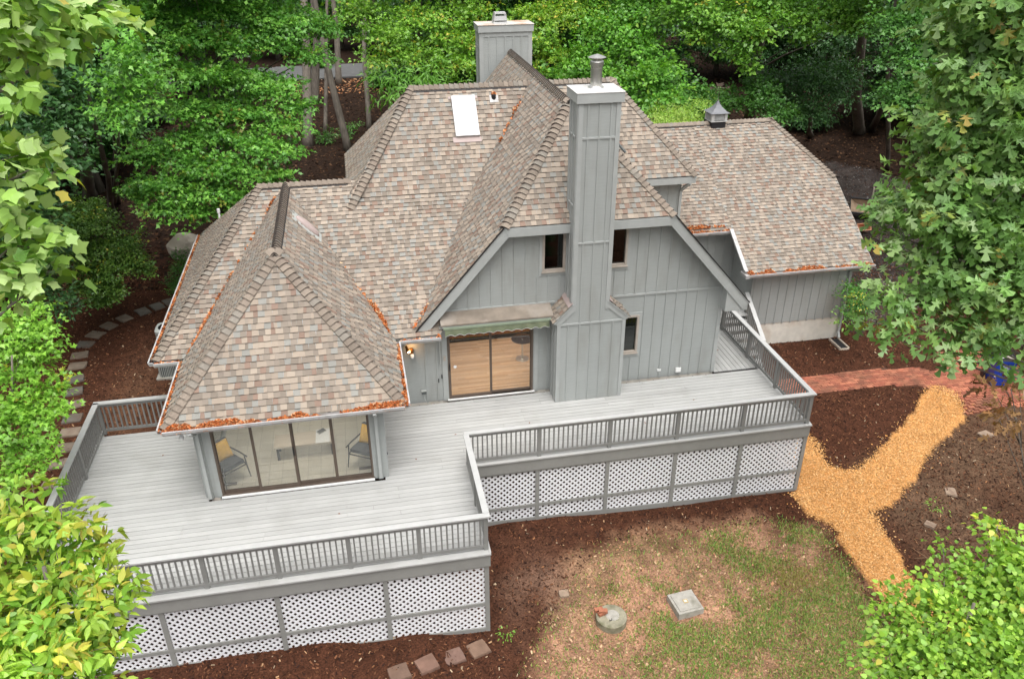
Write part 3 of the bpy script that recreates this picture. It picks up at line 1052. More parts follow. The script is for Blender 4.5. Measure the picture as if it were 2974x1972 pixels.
# --- fascia boards, rakes
t = MB()
YG = 2.70
for a, b in ((gL, cL), (gR, cR)):
    a, b = V3(a), V3(b)
    dd = (b - a).normalized()
    pn = Vector((-dd.z, 0, dd.x))
    if pn.z > 0:
        pn = -pn
    o0 = Vector((a.x, YG, a.z)) - Vector((0, 0, 0.02))
    o1 = Vector((b.x, YG, b.z)) - Vector((0, 0, 0.02))
    m = MB()
    k = 0.24 / abs(pn.z) * 0.0
    m.prism([o0 + pn * 0.015, o1 + pn * 0.015, o1 + Vector((0.115 if b.x < 3 else -0.115, 0, -0.235)), o0 + pn * 0.25], (0, 0.045, 0))
    m.build("rake_board", M['trim'], house)
    m = MB()
    m.bar(o0 + pn * 0.0 + Vector((0, -.012, 0.02)), o1 + Vector((0, -.012, 0.02)), 0.03, 0.03, (0, 1, 0))
    m.build("drip_edge", M['vent_black'], house)
m = MB()
m.prism([(1.47, YG, 5.03), (5.98, YG, 5.03), (5.865, YG, 4.80), (1.585, YG, 4.80)], (0, 0.045, 0))
m.build("eave_board", M['trim'], house)
m = MB()
m.box(6.2, 8.16, 6.60, 6.64, 4.56, 4.76)
m.build("eave_board", M['trim'], house)
m = MB()
m.prism([(6.45, 6.64, 4.58), (8.1, 6.64, 4.58), (8.1, 6.95, 4.58), (6.45, 6.95, 4.58)], (0, 0, 0.03))
m.build("soffit", M['trim'], house)
# eave return at the right rake foot
m = MB()
m.prism([(7.70, 2.73, 3.0), (8.36, 2.73, 2.30), (8.36, 2.73, 2.12), (7.70, 2.73, 2.12)], (0, 0.33, 0))
m.build("eave_return", M['trim'], house)


# --- walls with openings
def wall(parent, name, y, x0, x1, zb, top, openings, thick=0.12, step=None, battens=True, bx=None, skip=(), trim_z=None, bw=0.042, mat=None):
    """front-facing wall in plane y (front face), top(x) height, openings = (xa, xb, za, zb)"""
    m = MB()
    xs_ = sorted({x0, x1} | {e for o in openings for e in o[:2]} | {p for p in (step or []) if x0 < p < x1})
    for a, b in zip(xs_[:-1], xs_[1:]):
        ivs = sorted([(o[2], o[3]) for o in openings if o[0] <= a + 1e-6 and o[1] >= b - 1e-6])
        lo = zb
        for (za, zc) in ivs:
            m.prism([(a, y, lo), (b, y, lo), (b, y, za), (a, y, za)], (0, thick, 0))
            lo = zc
        ta, tb = top(a + 1e-4), top(b - 1e-4)
        if ta > lo + .01 or tb > lo + .01:
            m.prism([(a, y, lo), (b, y, lo), (b, y, max(tb, lo)), (a, y, max(ta, lo))], (0, thick, 0))
    return m.build(name, mat or M['siding'], parent)


ub_ = MB()
ub_.box(-0.5, 0.5, -1, 0, 0, 1)
batten_me = ub_.mesh("batten", M['siding'])


def batten(parent, x, y, z0, z1, w=0.048, t=0.019, rz=0.0):
    link("batten", batten_me, parent, (x, y, z0), (0, 0, rz), (w, t, z1 - z0))


def gtop(x):
    # underside of the gable roof
    if x < 1.47:
        return min(2.39 + 1.131 * (x + 0.87), 5.0) - 0.10
    if x > 5.98:
        return min(2.36 + 1.12 * (8.39 - x), 5.0) - 0.10
    return 4.98


def ftop(x):
    return max(2.26, gtop(x)) if x > -0.9 else 2.26


DOOR = (-0.04, 2.33, 0.03, 2.08)
WINL = (2.57, 3.13, 3.66, 4.79)
WINR = (4.20, 4.82, 3.66, 4.79)
WIN3 = (4.70, 5.30, 0.95, 2.08)
fw = wall(house, "gable_wall", 3.06, -2.1, 7.74, 0.0, ftop, [DOOR, WINL, WINR, WIN3], step=[-0.9, -0.8, 0, 0.7, 1.47, 5.98, 6.6, 7.2])
TZ = 2.735
for i in range(-3, 26):
    x = 0.28 + 0.305 * i
    if x < -1.3 or x > 7.6:
        continue
    t_ = gtop(x) - 0.02 if x > -0.6 else 0
    if 0 <= i or x > -0.1:
        # above the horizontal trim
        z1 = t_
        z0 = TZ + 0.03
        if 2.40 < x < 3.28:
            z1 = 3.5
        if 4.1 < x < 4.95:
            z1 = 3.5
        if z1 > z0 + 0.1 and not (2.9 < x < 3.2 and z1 > 4):
            batten(fw, x, 3.06, z0, z1)
    # below the trim
    if x < -0.12:
        batten(fw, x, 3.06, 0.0, 2.24)
    elif DOOR[0] - 0.1 < x < DOOR[1] + 0.12:
        pass
    elif WIN3[0] - .1 < x < 5.43:
        batten(fw, x, 3.06, 0.0, 0.76)
        if x > 5.2:
            batten(fw, x, 3.06, 2.2, TZ - 0.03)
    elif x > 2.4:
        batten(fw, x, 3.06, 0.0, TZ - 0.03)
m = MB()
m.box(-0.35, 2.9, 3.030, 3.06, TZ - 0.03, TZ + 0.025)
m.build("horizontal_trim", M['trim'], fw)
m = MB()
m.box(4.5, 7.6, 3.030, 3.06, TZ - 0.03, TZ + 0.025)
m.build("horizontal_trim", M['trim'], fw)
for q in ((7.655, 7.76, 3.032, 3.06, 0, 2.9), (-0.19, -0.06, 3.03, 3.06, 0, 2.10), (2.35, 2.46, 3.03, 3.06, 0, 2.10), (-0.19, 2.46, 3.03, 3.06, 2.10, 2.22)):
    m = MB()
    m.box(*q)
    m.build("trim_board", M['trim'], fw)
# right side wall of the gable part and the return below the rake foot
m = MB()
m.box(7.62, 7.74, 3.18, 9.0, 0, 2.85)
rw = m.build("side_wall", M['siding'], house)
# foundation below deck level
m = MB()
m.box(-2.1, 7.74, 3.07, 3.3, -2.6, 0)
m.box(-6.0, -5.8, -0.05, 3.3, -2.6, 0)
m.build("foundation", M['foundation'], house)
# wing walls (left, under the hip eave) and rear walls
m = MB()
m.box(-6.85, -6.73, 3.0, 11.0, -1.6, 2.25)
m.box(-6.85, -5.9, 2.98, 3.1, -1.6, 2.25)
m.box(-6.85, 3.0, 10.9, 11.0, -1.6, 2.25)
m.build("wing_wall", M['siding'], house)
m = MB()
m.box(6.3, 7.86, 6.95, 7.05, 1.8, 4.6)
m.box(7.76, 7.86, 7.05, 11.0, -1.5, 4.6)
m.box(-2.0, -1.9, 7.0, 11.0, 3.0, 4.7)
uw = m.build("upper_wall", M['siding'], house)
for i in range(5):
    batten(uw, 6.55 + i * 0.305, 6.95, 2.0, 4.55)
m = MB()
m.box(-0.3, 7.7, 13.0, 13.1, -1.5, 2.5)
m.prism([(-0.3, 13.0, 2.5), (7.7, 13.0, 2.5), (3.69, 13.0, 7.3)], (0, .1, 0))
m.build("rear_wall", M['siding'], house)


# --- windows
def window(parent, x0, x1, z0, z1, y, trimw=0.11):
    t = MB()
    # outer flat casing
    t.box(x0 - trimw, x0 - .03, y - .022, y, z0 - trimw - .03, z1 + trimw)
    t.box(x1 + .03, x1 + trimw, y - .022, y, z0 - trimw - .03, z1 + trimw)
    t.box(x0 - .03, x1 + .03, y - .022, y, z0 - trimw - .03, z0 - .03)
    t.box(x0 - .03, x1 + .03, y - .022, y, z1 + .03, z1 + trimw)
    w = t.build("window", M['trim'], parent)
    f = MB()
    for a, b, c, d in ((x0 - .03, x0 + .03, z0 - .03, z1 + .03), (x1 - .03, x1 + .03, z0 - .03, z1 + .03), (x0 + .03, x1 - .03, z0 - .03, z0 + .03), (x0 + .03, x1 - .03, z1 - .03, z1 + .03)):
        f.box(a, b, y - .036, y + .09, c, d)
    f.build("window_frame", M['winframe'], w)
    s = MB()
    s.box(x0 - .05, x1 + .05, y - .062, y - .036, z0 - .055, z0 - .02)
    s.build("sill", M['winframe'], w)
    g = MB()
    g.box(x0 + .03, x1 - .03, y + .04, y + .046, z0 + .03, z1 - .03)
    g.build("pane", M['glass_dark'], w)
    return w


window(fw, *WINL[:2], *WINL[2:], 3.06)
window(fw, *WINR[:2], *WINR[2:], 3.06)
window(fw, *WIN3[:2], *WIN3[2:], 3.06)


# --- sliding doors: nx panes
def slider(parent, name, xs_, z0, z1, y, slide, frame=M['bronze']):
    f = MB()
    f.box(xs_[0] - .04, xs_[0] + .02, y - .03, y + .1, z0, z1)
    f.box(xs_[-1] - .02, xs_[-1] + .04, y - .03, y + .1, z0, z1)
    f.box(xs_[0] - .04, xs_[-1] + .04, y - .03, y + .1, z1, z1 + .06)
    f.box(xs_[0] - .04, xs_[-1] + .04, y - .05, y + .1, z0 - .03, z0)
    d = f.build(name, frame, parent)
    for i, (a, b) in enumerate(zip(xs_[:-1], xs_[1:])):
        yo = y + (0.0 if slide[i] else 0.045)
        p = MB()
        q = 0.035
        p.box(a - .02, a + q, yo - .02, yo + .02, z0 + .001, z1)
        p.box(b - q, b + .02, yo - .0205, yo + .0195, z0 + .001, z1)
        p.box(a + q, b - q, yo - .02, yo + .02, z0 + .001, z0 + .07)
        p.box(a + q, b - q, yo - .02, yo + .02, z1 - .06, z1)
        po = p.build("door_panel", frame, d)
        g = MB()
        g.box(a + q, b - q, yo - .004, yo + .004, z0 + .07, z1 - .06)
        g.build("pane", M['glass'], po)
        if slide[i]:
            h = MB()
            s = slide[i]
            hx = b - .01 if s > 0 else a + .01
            h.box(hx - .012, hx + .012, yo - .05, yo - .021, z0 + .88, z0 + 1.12)
            h.box(hx - .018, hx + .018, yo - .06, yo - .05, z0 + .92, z0 + 1.08)
            h.build("handle", M['dark'], po)
    return d


slider(house, "sliding_door", [DOOR[0] + .04, 1.15, DOOR[1] - .04], DOOR[2], DOOR[3] - .06, 3.09, [-1, 0])
m = MB()
m.box(DOOR[0] - .04, DOOR[1] + .04, 2.98, 3.06, 0.006, 0.028)
m.build("threshold", M['white'], house)
m = MB()
m.lathe((0, 0, 0), [(0.0, 0), (0.045, 0), (0.045, 0.004), (0.0, .004)], 16)
stk = m.mesh("door_sticker", M['white'])
link("door_sticker", stk, house, (0.16, 3.078, 1.02), (math.radians(90), 0, 0))

# --- sunroom
sun_w = MB()
YS = -0.08
# corner piers: stacked boards
for (x0, x1, y0, y1) in ((-6.06, -5.94, -0.10, 0.05), (-5.94, -5.86, -0.05, 0.05), (-6.12, -6.06, -0.02, 0.3), (-5.86, -5.75, -0.065, 0.05),
                         (-2.25, -2.15, -0.065, 0.05), (-2.15, -2.03, -0.10, 0.05), (-2.03, -1.90, -0.055, 0.05)):
    q = MB()
    q.box(x0, x1, y0, y1, 0, 2.3)
    q.build("pier_board", M['siding'], house)
sun_w.box(-6.05, -2.0, -0.05, 0.05, 2.12, 2.3)
sun_w.box(-6.05, -5.95, 0.05, 0.3, 0, 2.3)
sun_w.box(-6.05, -5.95, 2.8, 3.1, 0, 2.3)
sun_w.box(-6.05, -5.95, 0.3, 2.8, 2.05, 2.3)
sun_w.box(-6.05, -5.95, 0.3, 2.8, 0, 0.12)
sun_w.box(-2.02, -1.92, 0.05, 0.3, 0, 2.3)
sun_w.box(-2.02, -1.92, 2.8, 3.06, 0, 2.3)
sun_w.box(-2.02, -1.92, 0.3, 2.8, 2.05, 2.3)
sun_w.box(-2.02, -1.92, 0.3, 2.8, 0, 0.12)
sun_w.build("sunroom_wall", M['siding'], house)
for xx in (-6.0, -1.97):
    g = MB()
    g.box(xx - .004, xx + .004, 0.3, 2.8, 0.12, 2.05)
    g.build("side_pane", M['glass'], house)
slider(house, "sunroom_doors", [-5.72, -4.88, -4.0, -3.11, -2.27], 0.06, 2.06, -0.03, [0, 1, 0, 0])
m = MB()
m.box(-5.76, -2.24, -0.15, -0.06, 0.006, 0.034)
m.build("threshold", M['white'], house)
# sunroom floor tiles
fl = MB()
fl.box(-5.95, -2.02, 0.05, 3.06, 0.0, 0.012)
fl.box(-6.6, -2.1, 3.06, 6.2, 0.0, 0.012)
flo = fl.build("sunroom_floor", M['grout'], house)
tm = MB()
tm.box(-.5, .5, -.5, .5, 0, 1)
tile_me = tm.mesh("tile", M['tile'])
ty = 0.21
while ty < 3.0:
    tx = -5.8
    while tx < -2.1:
        k = random.uniform(.93, 1.05)
        link("tile", tile_me, flo, (tx, ty, 0.012), None, (0.298, 0.298, 0.006), (0.72 * k, 0.675 * k, 0.58 * k))
        tx += 0.305
    ty += 0.305
iw = MB()
iw.box(-6.6, -1.98, 6.2, 6.3, 0, 2.2)
iw.box(-6.05, -5.95, 3.1, 6.2, 0, 2.2)
iw.box(-2.1, -1.98, 3.18, 6.2, 0, 2.2)
iw.box(-5.95, -2.02, 0.06, 6.2, 2.13, 2.16)
iw.build("interior_wall", M['inwall'], house)
for vx in (-5.62, -2.45):
    v = MB()
    v.box(vx - .15, vx + .15, 0.32, 0.43, 0.0185, 0.024)
    for q in range(9):
        v.box(vx - .13 + q * .03, vx - .115 + q * .03, 0.335, 0.415, 0.024, 0.027)
    v.build("floor_vent", M['bronze'], house)

# living room behind the sliding door
lf = MB()
lf.box(-1.9, 7.5, 3.18, 6.3, 0.0, 0.012)
lfo = lf.build("living_room_floor", M['panelling'], house)
fm = MB()
fm.box(0, 1, -.5, .5, 0, 1)
fb_me = fm.mesh("floorboard", M['oak_floor'])
yb = 3.24
nb = 0
while yb < 6.25:
    xb = -0.9 - random.random()
    while xb < 3.6 and nb < 300:
        L = random.uniform(0.7, 1.7)
        k = random.uniform(.85, 1.12)
        c = random.choice([(0.54, 0.36, 0.22), (0.49, 0.31, 0.18), (0.58, 0.40, 0.26)])
        link("floorboard", fb_me, lfo, (xb, yb, 0.012), None, (L - .004, 0.074, 0.01), tuple(q * k for q in c))
        nb += 1
        xb += L
    yb += 0.077
lw_ = MB()
lw_.box(-1.9, 7.5, 6.3, 6.4, 0, 2.5)
for i in range(40):
    lw_.box(-1.9 + i * .2, -1.74 + i * .2, 6.28, 6.3, 0.16, 2.5)
lw_.build("panelled_wall", M['panelling'], house)
bb = MB()
bb.box(-1.9, 7.5, 6.255, 6.28, 0.022, 0.15)
bb.build("baseboard", M['dark'], house)
cl = MB()
cl.box(-1.9, 7.6, 3.18, 6.4, 2.5, 2.6)
cl.box(3.2, 3.3, 3.9, 6.3, 0, 2.5)
cl.box(-1.95, -1.85, 3.18, 6.3, 0, 2.5)
cl.build("interior_wall", M['inwall'], house)

# fill lights added to brighten both rooms, no such fixtures known
M['fillglow'], _n, _l, _b = new_mat("fill_disc_glow")
_b.inputs["Emission Color"].default_value = (1.0, 0.86, 0.66, 1)
_b.inputs["Emission Strength"].default_value = 5.0
for (lx, ly, lz, e, colr) in ((0.9, 3.75, 2.46, 30, (1, .84, .66)), (2.1, 5.2, 2.46, 16, (1, .84, .66)), (-4.9, 0.7, 2.09, 7, (1, .93, .84)), (-3.1, 0.7, 2.09, 7, (1, .93, .84)), (-4.0, 3.6, 2.09, 6, (1, .92, .80))):
    q = MB()
    q.lathe((lx, ly, lz - .03), [(0.0, 0), (.16, .0), (.18, .03), (0.0, .031)], 20)
    q.build("fill_disc", M['fillglow'], house)
    ld = bpy.data.lights.new("fill_light", 'AREA')
    ld.shape = 'DISK'
    ld.size = 0.35
    ld.energy = e
    ld.color = colr
    lo2_ = bpy.data.objects.new("fill_light", ld)
    C.objects.link(lo2_)
    lo2_.parent = house
    lo2_.location = Vector((lx, ly, lz - .05)) - W[house]

# --- chimney (front)
ch = MB()
CY0, CY1 = 2.35, 3.06
ch.prism([(2.80, CY0, 0), (4.68, CY0, 0), (4.68, CY0, 2.43), (4.20, CY0, 2.85), (4.20, CY0, 8.1), (3.18, CY0, 8.1), (3.18, CY0, 2.85), (2.80, CY0, 2.43)], (0, 0.71, 0))
ch.box(3.18, 4.20, 3.06, 3.16, 2.85, 8.1)
cho = ch.build("chimney", M['siding'], house)
for x in (3.11, 3.42, 3.73, 4.02, 4.34):
    batten(cho, x, CY0, 0, 2.36)
for x in (3.42, 3.70, 3.98):
    batten(cho, x, CY0, 2.41, 8.08)
m = MB()
m.box(2.80, 2.90, CY0 - .022, CY0, 0, 2.40)
m.build("trim_board", M['trim'], cho)
m = MB()
m.box(4.585, 4.68, CY0 - .022, CY0, 0, 2.40)
m.build("trim_board", M['trim'], cho)
m = MB()
m.box(3.18, 3.29, CY0 - .022, CY0, 2.75, 8.1)
m.build("trim_board", M['trim'], cho)
m = MB()
m.box(4.09, 4.20, CY0 - .022, CY0, 2.75, 8.1)
m.build("trim_board", M['trim'], cho)
m = MB()
m.box(2.9, 4.585, CY0 - .024, CY0, 2.36, 2.41)
m.build("trim_board", M['trim'], cho)
m = MB()
m.box(3.29, 4.09, CY0 - .024, CY0, 4.62, 4.665)
m.build("trim_board", M['trim'], cho)
m = MB()
m.box(3.29, 4.09, CY0 - .024, CY0, 7.25, 7.295)
m.build("trim_board", M['trim'], cho)
m = MB()
m.prism([(2.76, CY0 - .026, 2.40), (2.76, CY0 - .026, 2.56), (3.28, CY0 - .026, 2.97), (3.28, CY0 - .026, 2.79), (2.90, CY0 - .026, 2.41)], (0, .026, 0))
m.build("trim_board", M['trim'], cho)
m = MB()
m.prism([(4.72, CY0 - .026, 2.40), (4.72, CY0 - .026, 2.56), (4.12, CY0 - .026, 3.02), (4.12, CY0 - .026, 2.84), (4.60, CY0 - .026, 2.41)], (0, .026, 0))
m.build("trim_board", M['trim'], cho)
m = MB()
m.box(3.158, 3.18, CY0, 2.42, 2.9, 8.1)
m.build("trim_board", M['trim'], cho)
m = MB()
m.box(3.155, 3.18, 2.42, 3.05, 7.25, 7.295)
m.build("trim_board", M['trim'], cho)
m = MB()
m.box(3.155, 3.18, 2.42, 3.05, 5.55, 5.595)
m.build("trim_board", M['trim'], cho)
m = MB()
m.box(2.78, 2.80, 2.45, 2.49, 0, 2.35)
m.build("trim_board", M['trim'], cho)
m = MB()
m.box(2.78, 2.80, 2.78, 2.82, 0, 2.35)
m.build("trim_board", M['trim'], cho)
for yq in (2.47, 2.75, 2.98):
    m = MB()
    m.box(3.155, 3.18, yq - .02, yq + .02, 2.9, 8.08)
    m.build("batten", M['trim'], cho)
# shoulder roofs
slope(cho, "shoulder_roof", [(2.70, 2.30, 2.45), (2.70, 3.06, 2.45), (3.20, 3.06, 2.98), (3.20, 2.30, 2.98)], thick=0.03)
slope(cho, "shoulder_roof", [(4.78, 2.30, 2.47), (4.78, 3.06, 2.47), (4.18, 3.06, 3.00), (4.18, 2.30, 3.00)], thick=0.03)
m = MB()
m.prism([(3.09, 2.29, 2.895), (3.20, 2.29, 3.012), (3.20, 3.05, 3.012), (3.09, 3.05, 2.895)], Vector((-.7, 0, .7)) * .012)
m.prism([(4.30, 2.29, 2.93), (4.19, 2.29, 3.03), (4.19, 3.05, 3.03), (4.30, 3.05, 2.93)], Vector((.7, 0, .7)) * .012)
m.build("step_flashing", M['pinkflash'], cho)
m = MB()
m.box(3.12, 4.26, 2.29, 3.24, 8.09, 8.315)
m.build("chimney_crown", M['trim'], cho)
m = MB()
m.box(3.11, 4.27, 2.28, 3.25, 8.315, 8.33)
m.build("crown_cap", M['caps'], cho)
fl_ = MB()
fc = (3.72, 2.86, 8.33)
fl_.lathe(fc, [(0.19, 0), (0.165, 0.03), (0.135, 0.05), (0.135, 0.44), (0.142, 0.445), (0.142, 0.465), (0.137, 0.47), (0.137, 0.49), (0.162, 0.50), (0.162, 0.585), (0.155, 0.60), (0.12, 0.60)], 28)
flo_ = fl_.build("flue_pipe", M['metal'], cho, smooth=False)
fc2 = MB()
fc2.lathe((3.72, 2.86, 9.0), [(0.10, 0), (0.205, 0), (0.208, 0.012), (0.11, 0.05), (0.02, 0.08), (0.0, 0.082)], 28)
for a in range(4):
    q = a * math.pi / 2 + .4
    fc2.bar((3.72 + .14 * math.cos(q), 2.86 + .14 * math.sin(q), 8.92), (3.72 + .14 * math.cos(q), 2.86 + .14 * math.sin(q), 9.01), .02, .006)
fc2.lathe((3.72, 2.86, 8.925), [(0.03, 0), (0.09, 0), (0.09, 0.05), (0.03, .05)], 16)
fc2.build("rain_cap", M['metal'], flo_)

# --- rear chimney
m = MB()
m.box(2.66, 4.50, 13.45, 14.3, 3, 8.15)
rc = m.build("chimney", M['siding'], house)
for i in range(5):
    batten(rc, 2.98 + i * .292, 13.45, 3, 7.98)
m = MB()
m.box(2.64, 2.78, 13.43, 13.45, 3, 8.15)
m.build("trim_board", M['trim'], rc)
m = MB()
m.box(4.38, 4.52, 13.43, 13.45, 3, 8.15)
m.build("trim_board", M['trim'], rc)
m = MB()
m.box(2.78, 4.38, 13.428, 13.45, 7.98, 8.15)
m.build("trim_board", M['trim'], rc)
m = MB()
m.box(2.64, 2.66, 13.45, 13.58, 3, 8.15)
m.build("trim_board", M['trim'], rc)
m = MB()
m.box(2.64, 2.66, 14.1, 14.3, 3, 8.15)
m.build("trim_board", M['trim'], rc)
m = MB()
m.box(2.645, 2.66, 13.58, 14.1, 7.6, 7.66)
m.build("trim_board", M['trim'], rc)
m = MB()
m.box(2.60, 4.56, 13.38, 14.36, 8.13, 8.36)
m.build("trim_board", M['trim'], rc)
m = MB()
m.box(2.58, 4.58, 13.36, 14.38, 8.36, 8.375)
m.build("crown_cap", M['rust'], rc)
m = MB()
for (w0, z0, w1, z1) in ((0.25, 0.0, 0.235, 0.06), (0.235, 0.10, 0.205, 0.24), (0.2, 0.31, 0.19, 0.36)):
    cx_, cy_ = 3.43, 13.8
    lo = [(cx_ + sx * w0, cy_ + sy * w0 * .8, 8.375 + z0) for sx, sy in ((-1, -1), (1, -1), (1, 1), (-1, 1))]
    hi = [(cx_ + sx * w1, cy_ + sy * w1 * .8, 8.375 + z1) for sx, sy in ((-1, -1), (1, -1), (1, 1), (-1, 1))]
    m.poly(lo[::-1])
    m.poly(hi)
    for i in range(4):
        m.poly([lo[i], lo[(i + 1) % 4], hi[(i + 1) % 4], hi[i]])
for sx, sy in ((-1, -1), (1, -1), (1, 1), (-1, 1)):
    m.bar((3.43 + sx * .22, 13.8 + sy * .17, 8.4), (3.43 + sx * .185, 13.8 + sy * .14, 8.70), .03, .03)
m.build("rain_cap", M['gutter'], rc)

# --- roof fittings
uO, uU, uV, uN = plane_frame((-2.28, 6.62, 4.78), (1, 0, 0), (-0.18, 8.92, 7.30))


def on_u(x, v):
    return uO + uU * (x + 2.28) + uV * v


sk = MB()
# skylight x .79..1.46, up the slope from y 6.9..
a0 = (7.76 - 6.62) / uV.y
a1 = a0 + 1.32
sk.obox(on_u(0.99, a0), uU * .05, uV * (a1 - a0), uN * .11)
sk.obox(on_u(1.65, a0), uU * .05, uV * (a1 - a0), uN * .11)
sk.obox(on_u(1.04, a0), uU * .61, uV * .06, uN * .11)
sk.obox(on_u(1.04, a1 - .06), uU * .61, uV * .06, uN * .11)
sko = sk.build("skylight", M['gutter'], house)
g = MB()
g.obox(on_u(1.02, a0 + .03) + uN * .105, uU * .65, uV * (a1 - a0 - .06), uN * .012)
M['skyglass'] = surf("milky_skylight_glass", (0.86, 0.88, 0.9), 0.08, 0, spec=1.0)
g.build("pane", M['skyglass'], sko)
g = MB()
g.obox(on_u(0.90, a0 - .17) + uN * .025, uU * .84, uV * .17, uN * .006)
g.obox(on_u(0.91, a1 - .06) + uN * .019, uU * .07, uV * .08, uN * .006)
g.obox(on_u(1.71, a1 - .06) + uN * .019, uU * .07, uV * .08, uN * .006)
g.build("flashing", M['pinkflash'], sko)
g = MB()
pz = on_u(2.28, 2.93)
g.lathe(pz, [(0.07, -0.05), (0.07, 0.10), (0.055, 0.12), (0.0, 0.121)], 14)
pv = g.build("vent_pipe", M['blackpl'], house)
g = MB()
g.obox(on_u(2.15, 2.78) + uN * .019, uU * .26, uV * .24, uN * .006)
g.build("flashing", M['gutter'], pv)
litter(pv, pz + Vector((-.05, -.05, .12)), pz + Vector((.05, -.05, .12)), (0, 0, 1), .1, 60, .05, 1.0, 3)
# long oval roof vent on the sunroom's right slope
vO, vU, vV, vN = plane_frame((-1.42, -0.5, ZE), (0, 1, 0), sP)


def on_s(y, z):
    return vO + vU * (y + 0.5) + vV * ((z - ZE) / vV.z)


b = MB()
cen = on_s(5.25, 4.52)
rings = []
for (k, h) in ((1.0, 0.012), (0.96, 0.06), (0.8, 0.10), (0.45, 0.125)):
    rings.append([cen + vU * (0.16 * k * math.cos(t * math.pi / 12)) + vV * (0.40 * k * math.sin(t * math.pi / 12)) + vN * h for t in range(24)])
for i in range(3):
    for t in range(24):
        b.poly([rings[i][t], rings[i][(t + 1) % 24], rings[i + 1][(t + 1) % 24], rings[i + 1][t]])
b.poly(rings[3])
ov = b.build("roof_vent", M['pinkflash'], house)
g = MB()
g.obox(cen - vU * .30 - vV * .5 + vN * .014, vU * .6, vV * 1.0, vN * .006)
g.build("flashing", M['acgrey'], ov)
# dark gutter end on the upper right slope
g = MB()
g.bar((5.88, 7.40, 5.68), (6.06, 7.20, 5.46), .07, .05)
g.build("valley_gutter", M['acdark'], house)
# white plumbing vent on the wing hip
g = MB()
g.lathe((-6.42, 10.2, 3.30), [(0.035, -.2), (0.035, .1), (0.05, .1), (0.05, .22), (0, .221)], 12)
g.build("vent_pipe", M['white'], house)

# --- gutters with debris
gutter(house, (-6.56, -0.52, ZE), (-1.42, -0.52, ZE), (0, -1, 0), n=3400, spread=0.17, clump=0.62, seed=1)
gutter(house, (-1.42, -0.52, ZE), (-1.42, 2.45, ZE), (1, 0, 0), n=900, spread=0.16, clump=0.5, seed=2)
gutter(house, (-6.56, -0.52, ZE), (-6.56, 2.45, ZE), (-1, 0, 0), n=800, spread=0.1, clump=0.5, seed=3)
gutter(house, (-7.29, 2.56, ZE), (-7.29, 11.3, ZE), (-1, 0, 0), n=900, spread=0.10, clump=0.5, seed=4)
gutter(house, (-7.27, 2.56, ZE), (-6.68, 2.56, ZE), (0, -1, 0), n=100, seed=5, rise=0.62)
gutter(house, (-1.28, 2.54, ZE), (-0.25, 2.54, ZE), (0, -1, 0), n=330, spread=0.18, clump=0.45, seed=6, rise=0.62)
# debris in the sunroom valleys
litter(house, (-6.5, 2.62, 2.42), (-4.25, 6.8, 4.95), (0, -.3, .9), 0.035, 170, 0.02, 0.3, 7, (0, 1, 0.6))
litter(house, (-6.45, 2.55, 2.42), (-5.9, 3.5, 3.02), (0, -.3, .9), 0.18, 300, 0.05, 0.6, 8, (0, 1, 0.6))
litter(house, (-1.5, 2.55, 2.42), (-1.95, 3.5, 2.93), (0, -.3, .9), 0.16, 380, 0.05, 0.7, 9, (0.3, 1, 0.6))
litter(house, (-1.9, 3.3, 2.83), (-2.9, 5.2, 3.96), (0, -.3, .9), 0.2, 60, 0.03, 0.3, 10, (1, .6, 0.36))
litter(house, (2.2, 7.3, 5.9), (3.3, 8.6, 7.1), (0, -.3, .9), 0.12, 110, 0.02, 0.4, 11, (-1, .6, 0.4))
litter(house, (-0.9, 2.7, 2.5), (0.6, 4.4, 3.6), (0, -.3, .9), 0.14, 110, 0.03, 0.35, 12, (-1, .6, 0.36))


# --- downspouts
def spout(parent, pts, w=0.075, name="downspout", mat=None):
    m = MB()
    for a, b in zip(pts[:-1], pts[1:]):
        m.bar(a, b, w, w * .85, (0, 1, 0.01))
    return m.build(name, mat or M['trim'], parent)


spout(house, [(-6.02, -0.62, 2.2), (-6.0, -0.40, 2.02), (-6.0, -0.15, 1.93), (-6.0, -0.145, 0.06)])
spout(house, [(-2.10, -0.62, 2.2), (-2.09, -0.40, 2.02), (-2.09, -0.15, 1.93), (-2.09, -0.145, 0.06)])
spout(house, [(8.0, 6.62, 4.55), (7.9, 6.75, 4.42), (7.83, 6.9, 4.25), (7.83, 6.9, 2.3)], 0.085)
spout(house, [(-0.30, 2.6, 2.2), (-0.24, 2.95, 2.12), (-0.24, 3.0, 2.05), (-0.24, 3.0, 1.2)], 0.03)

M['railgreen'] = surf("awning_rail_paint", (0.25, 0.30, 0.22), 0.5, 0.1)
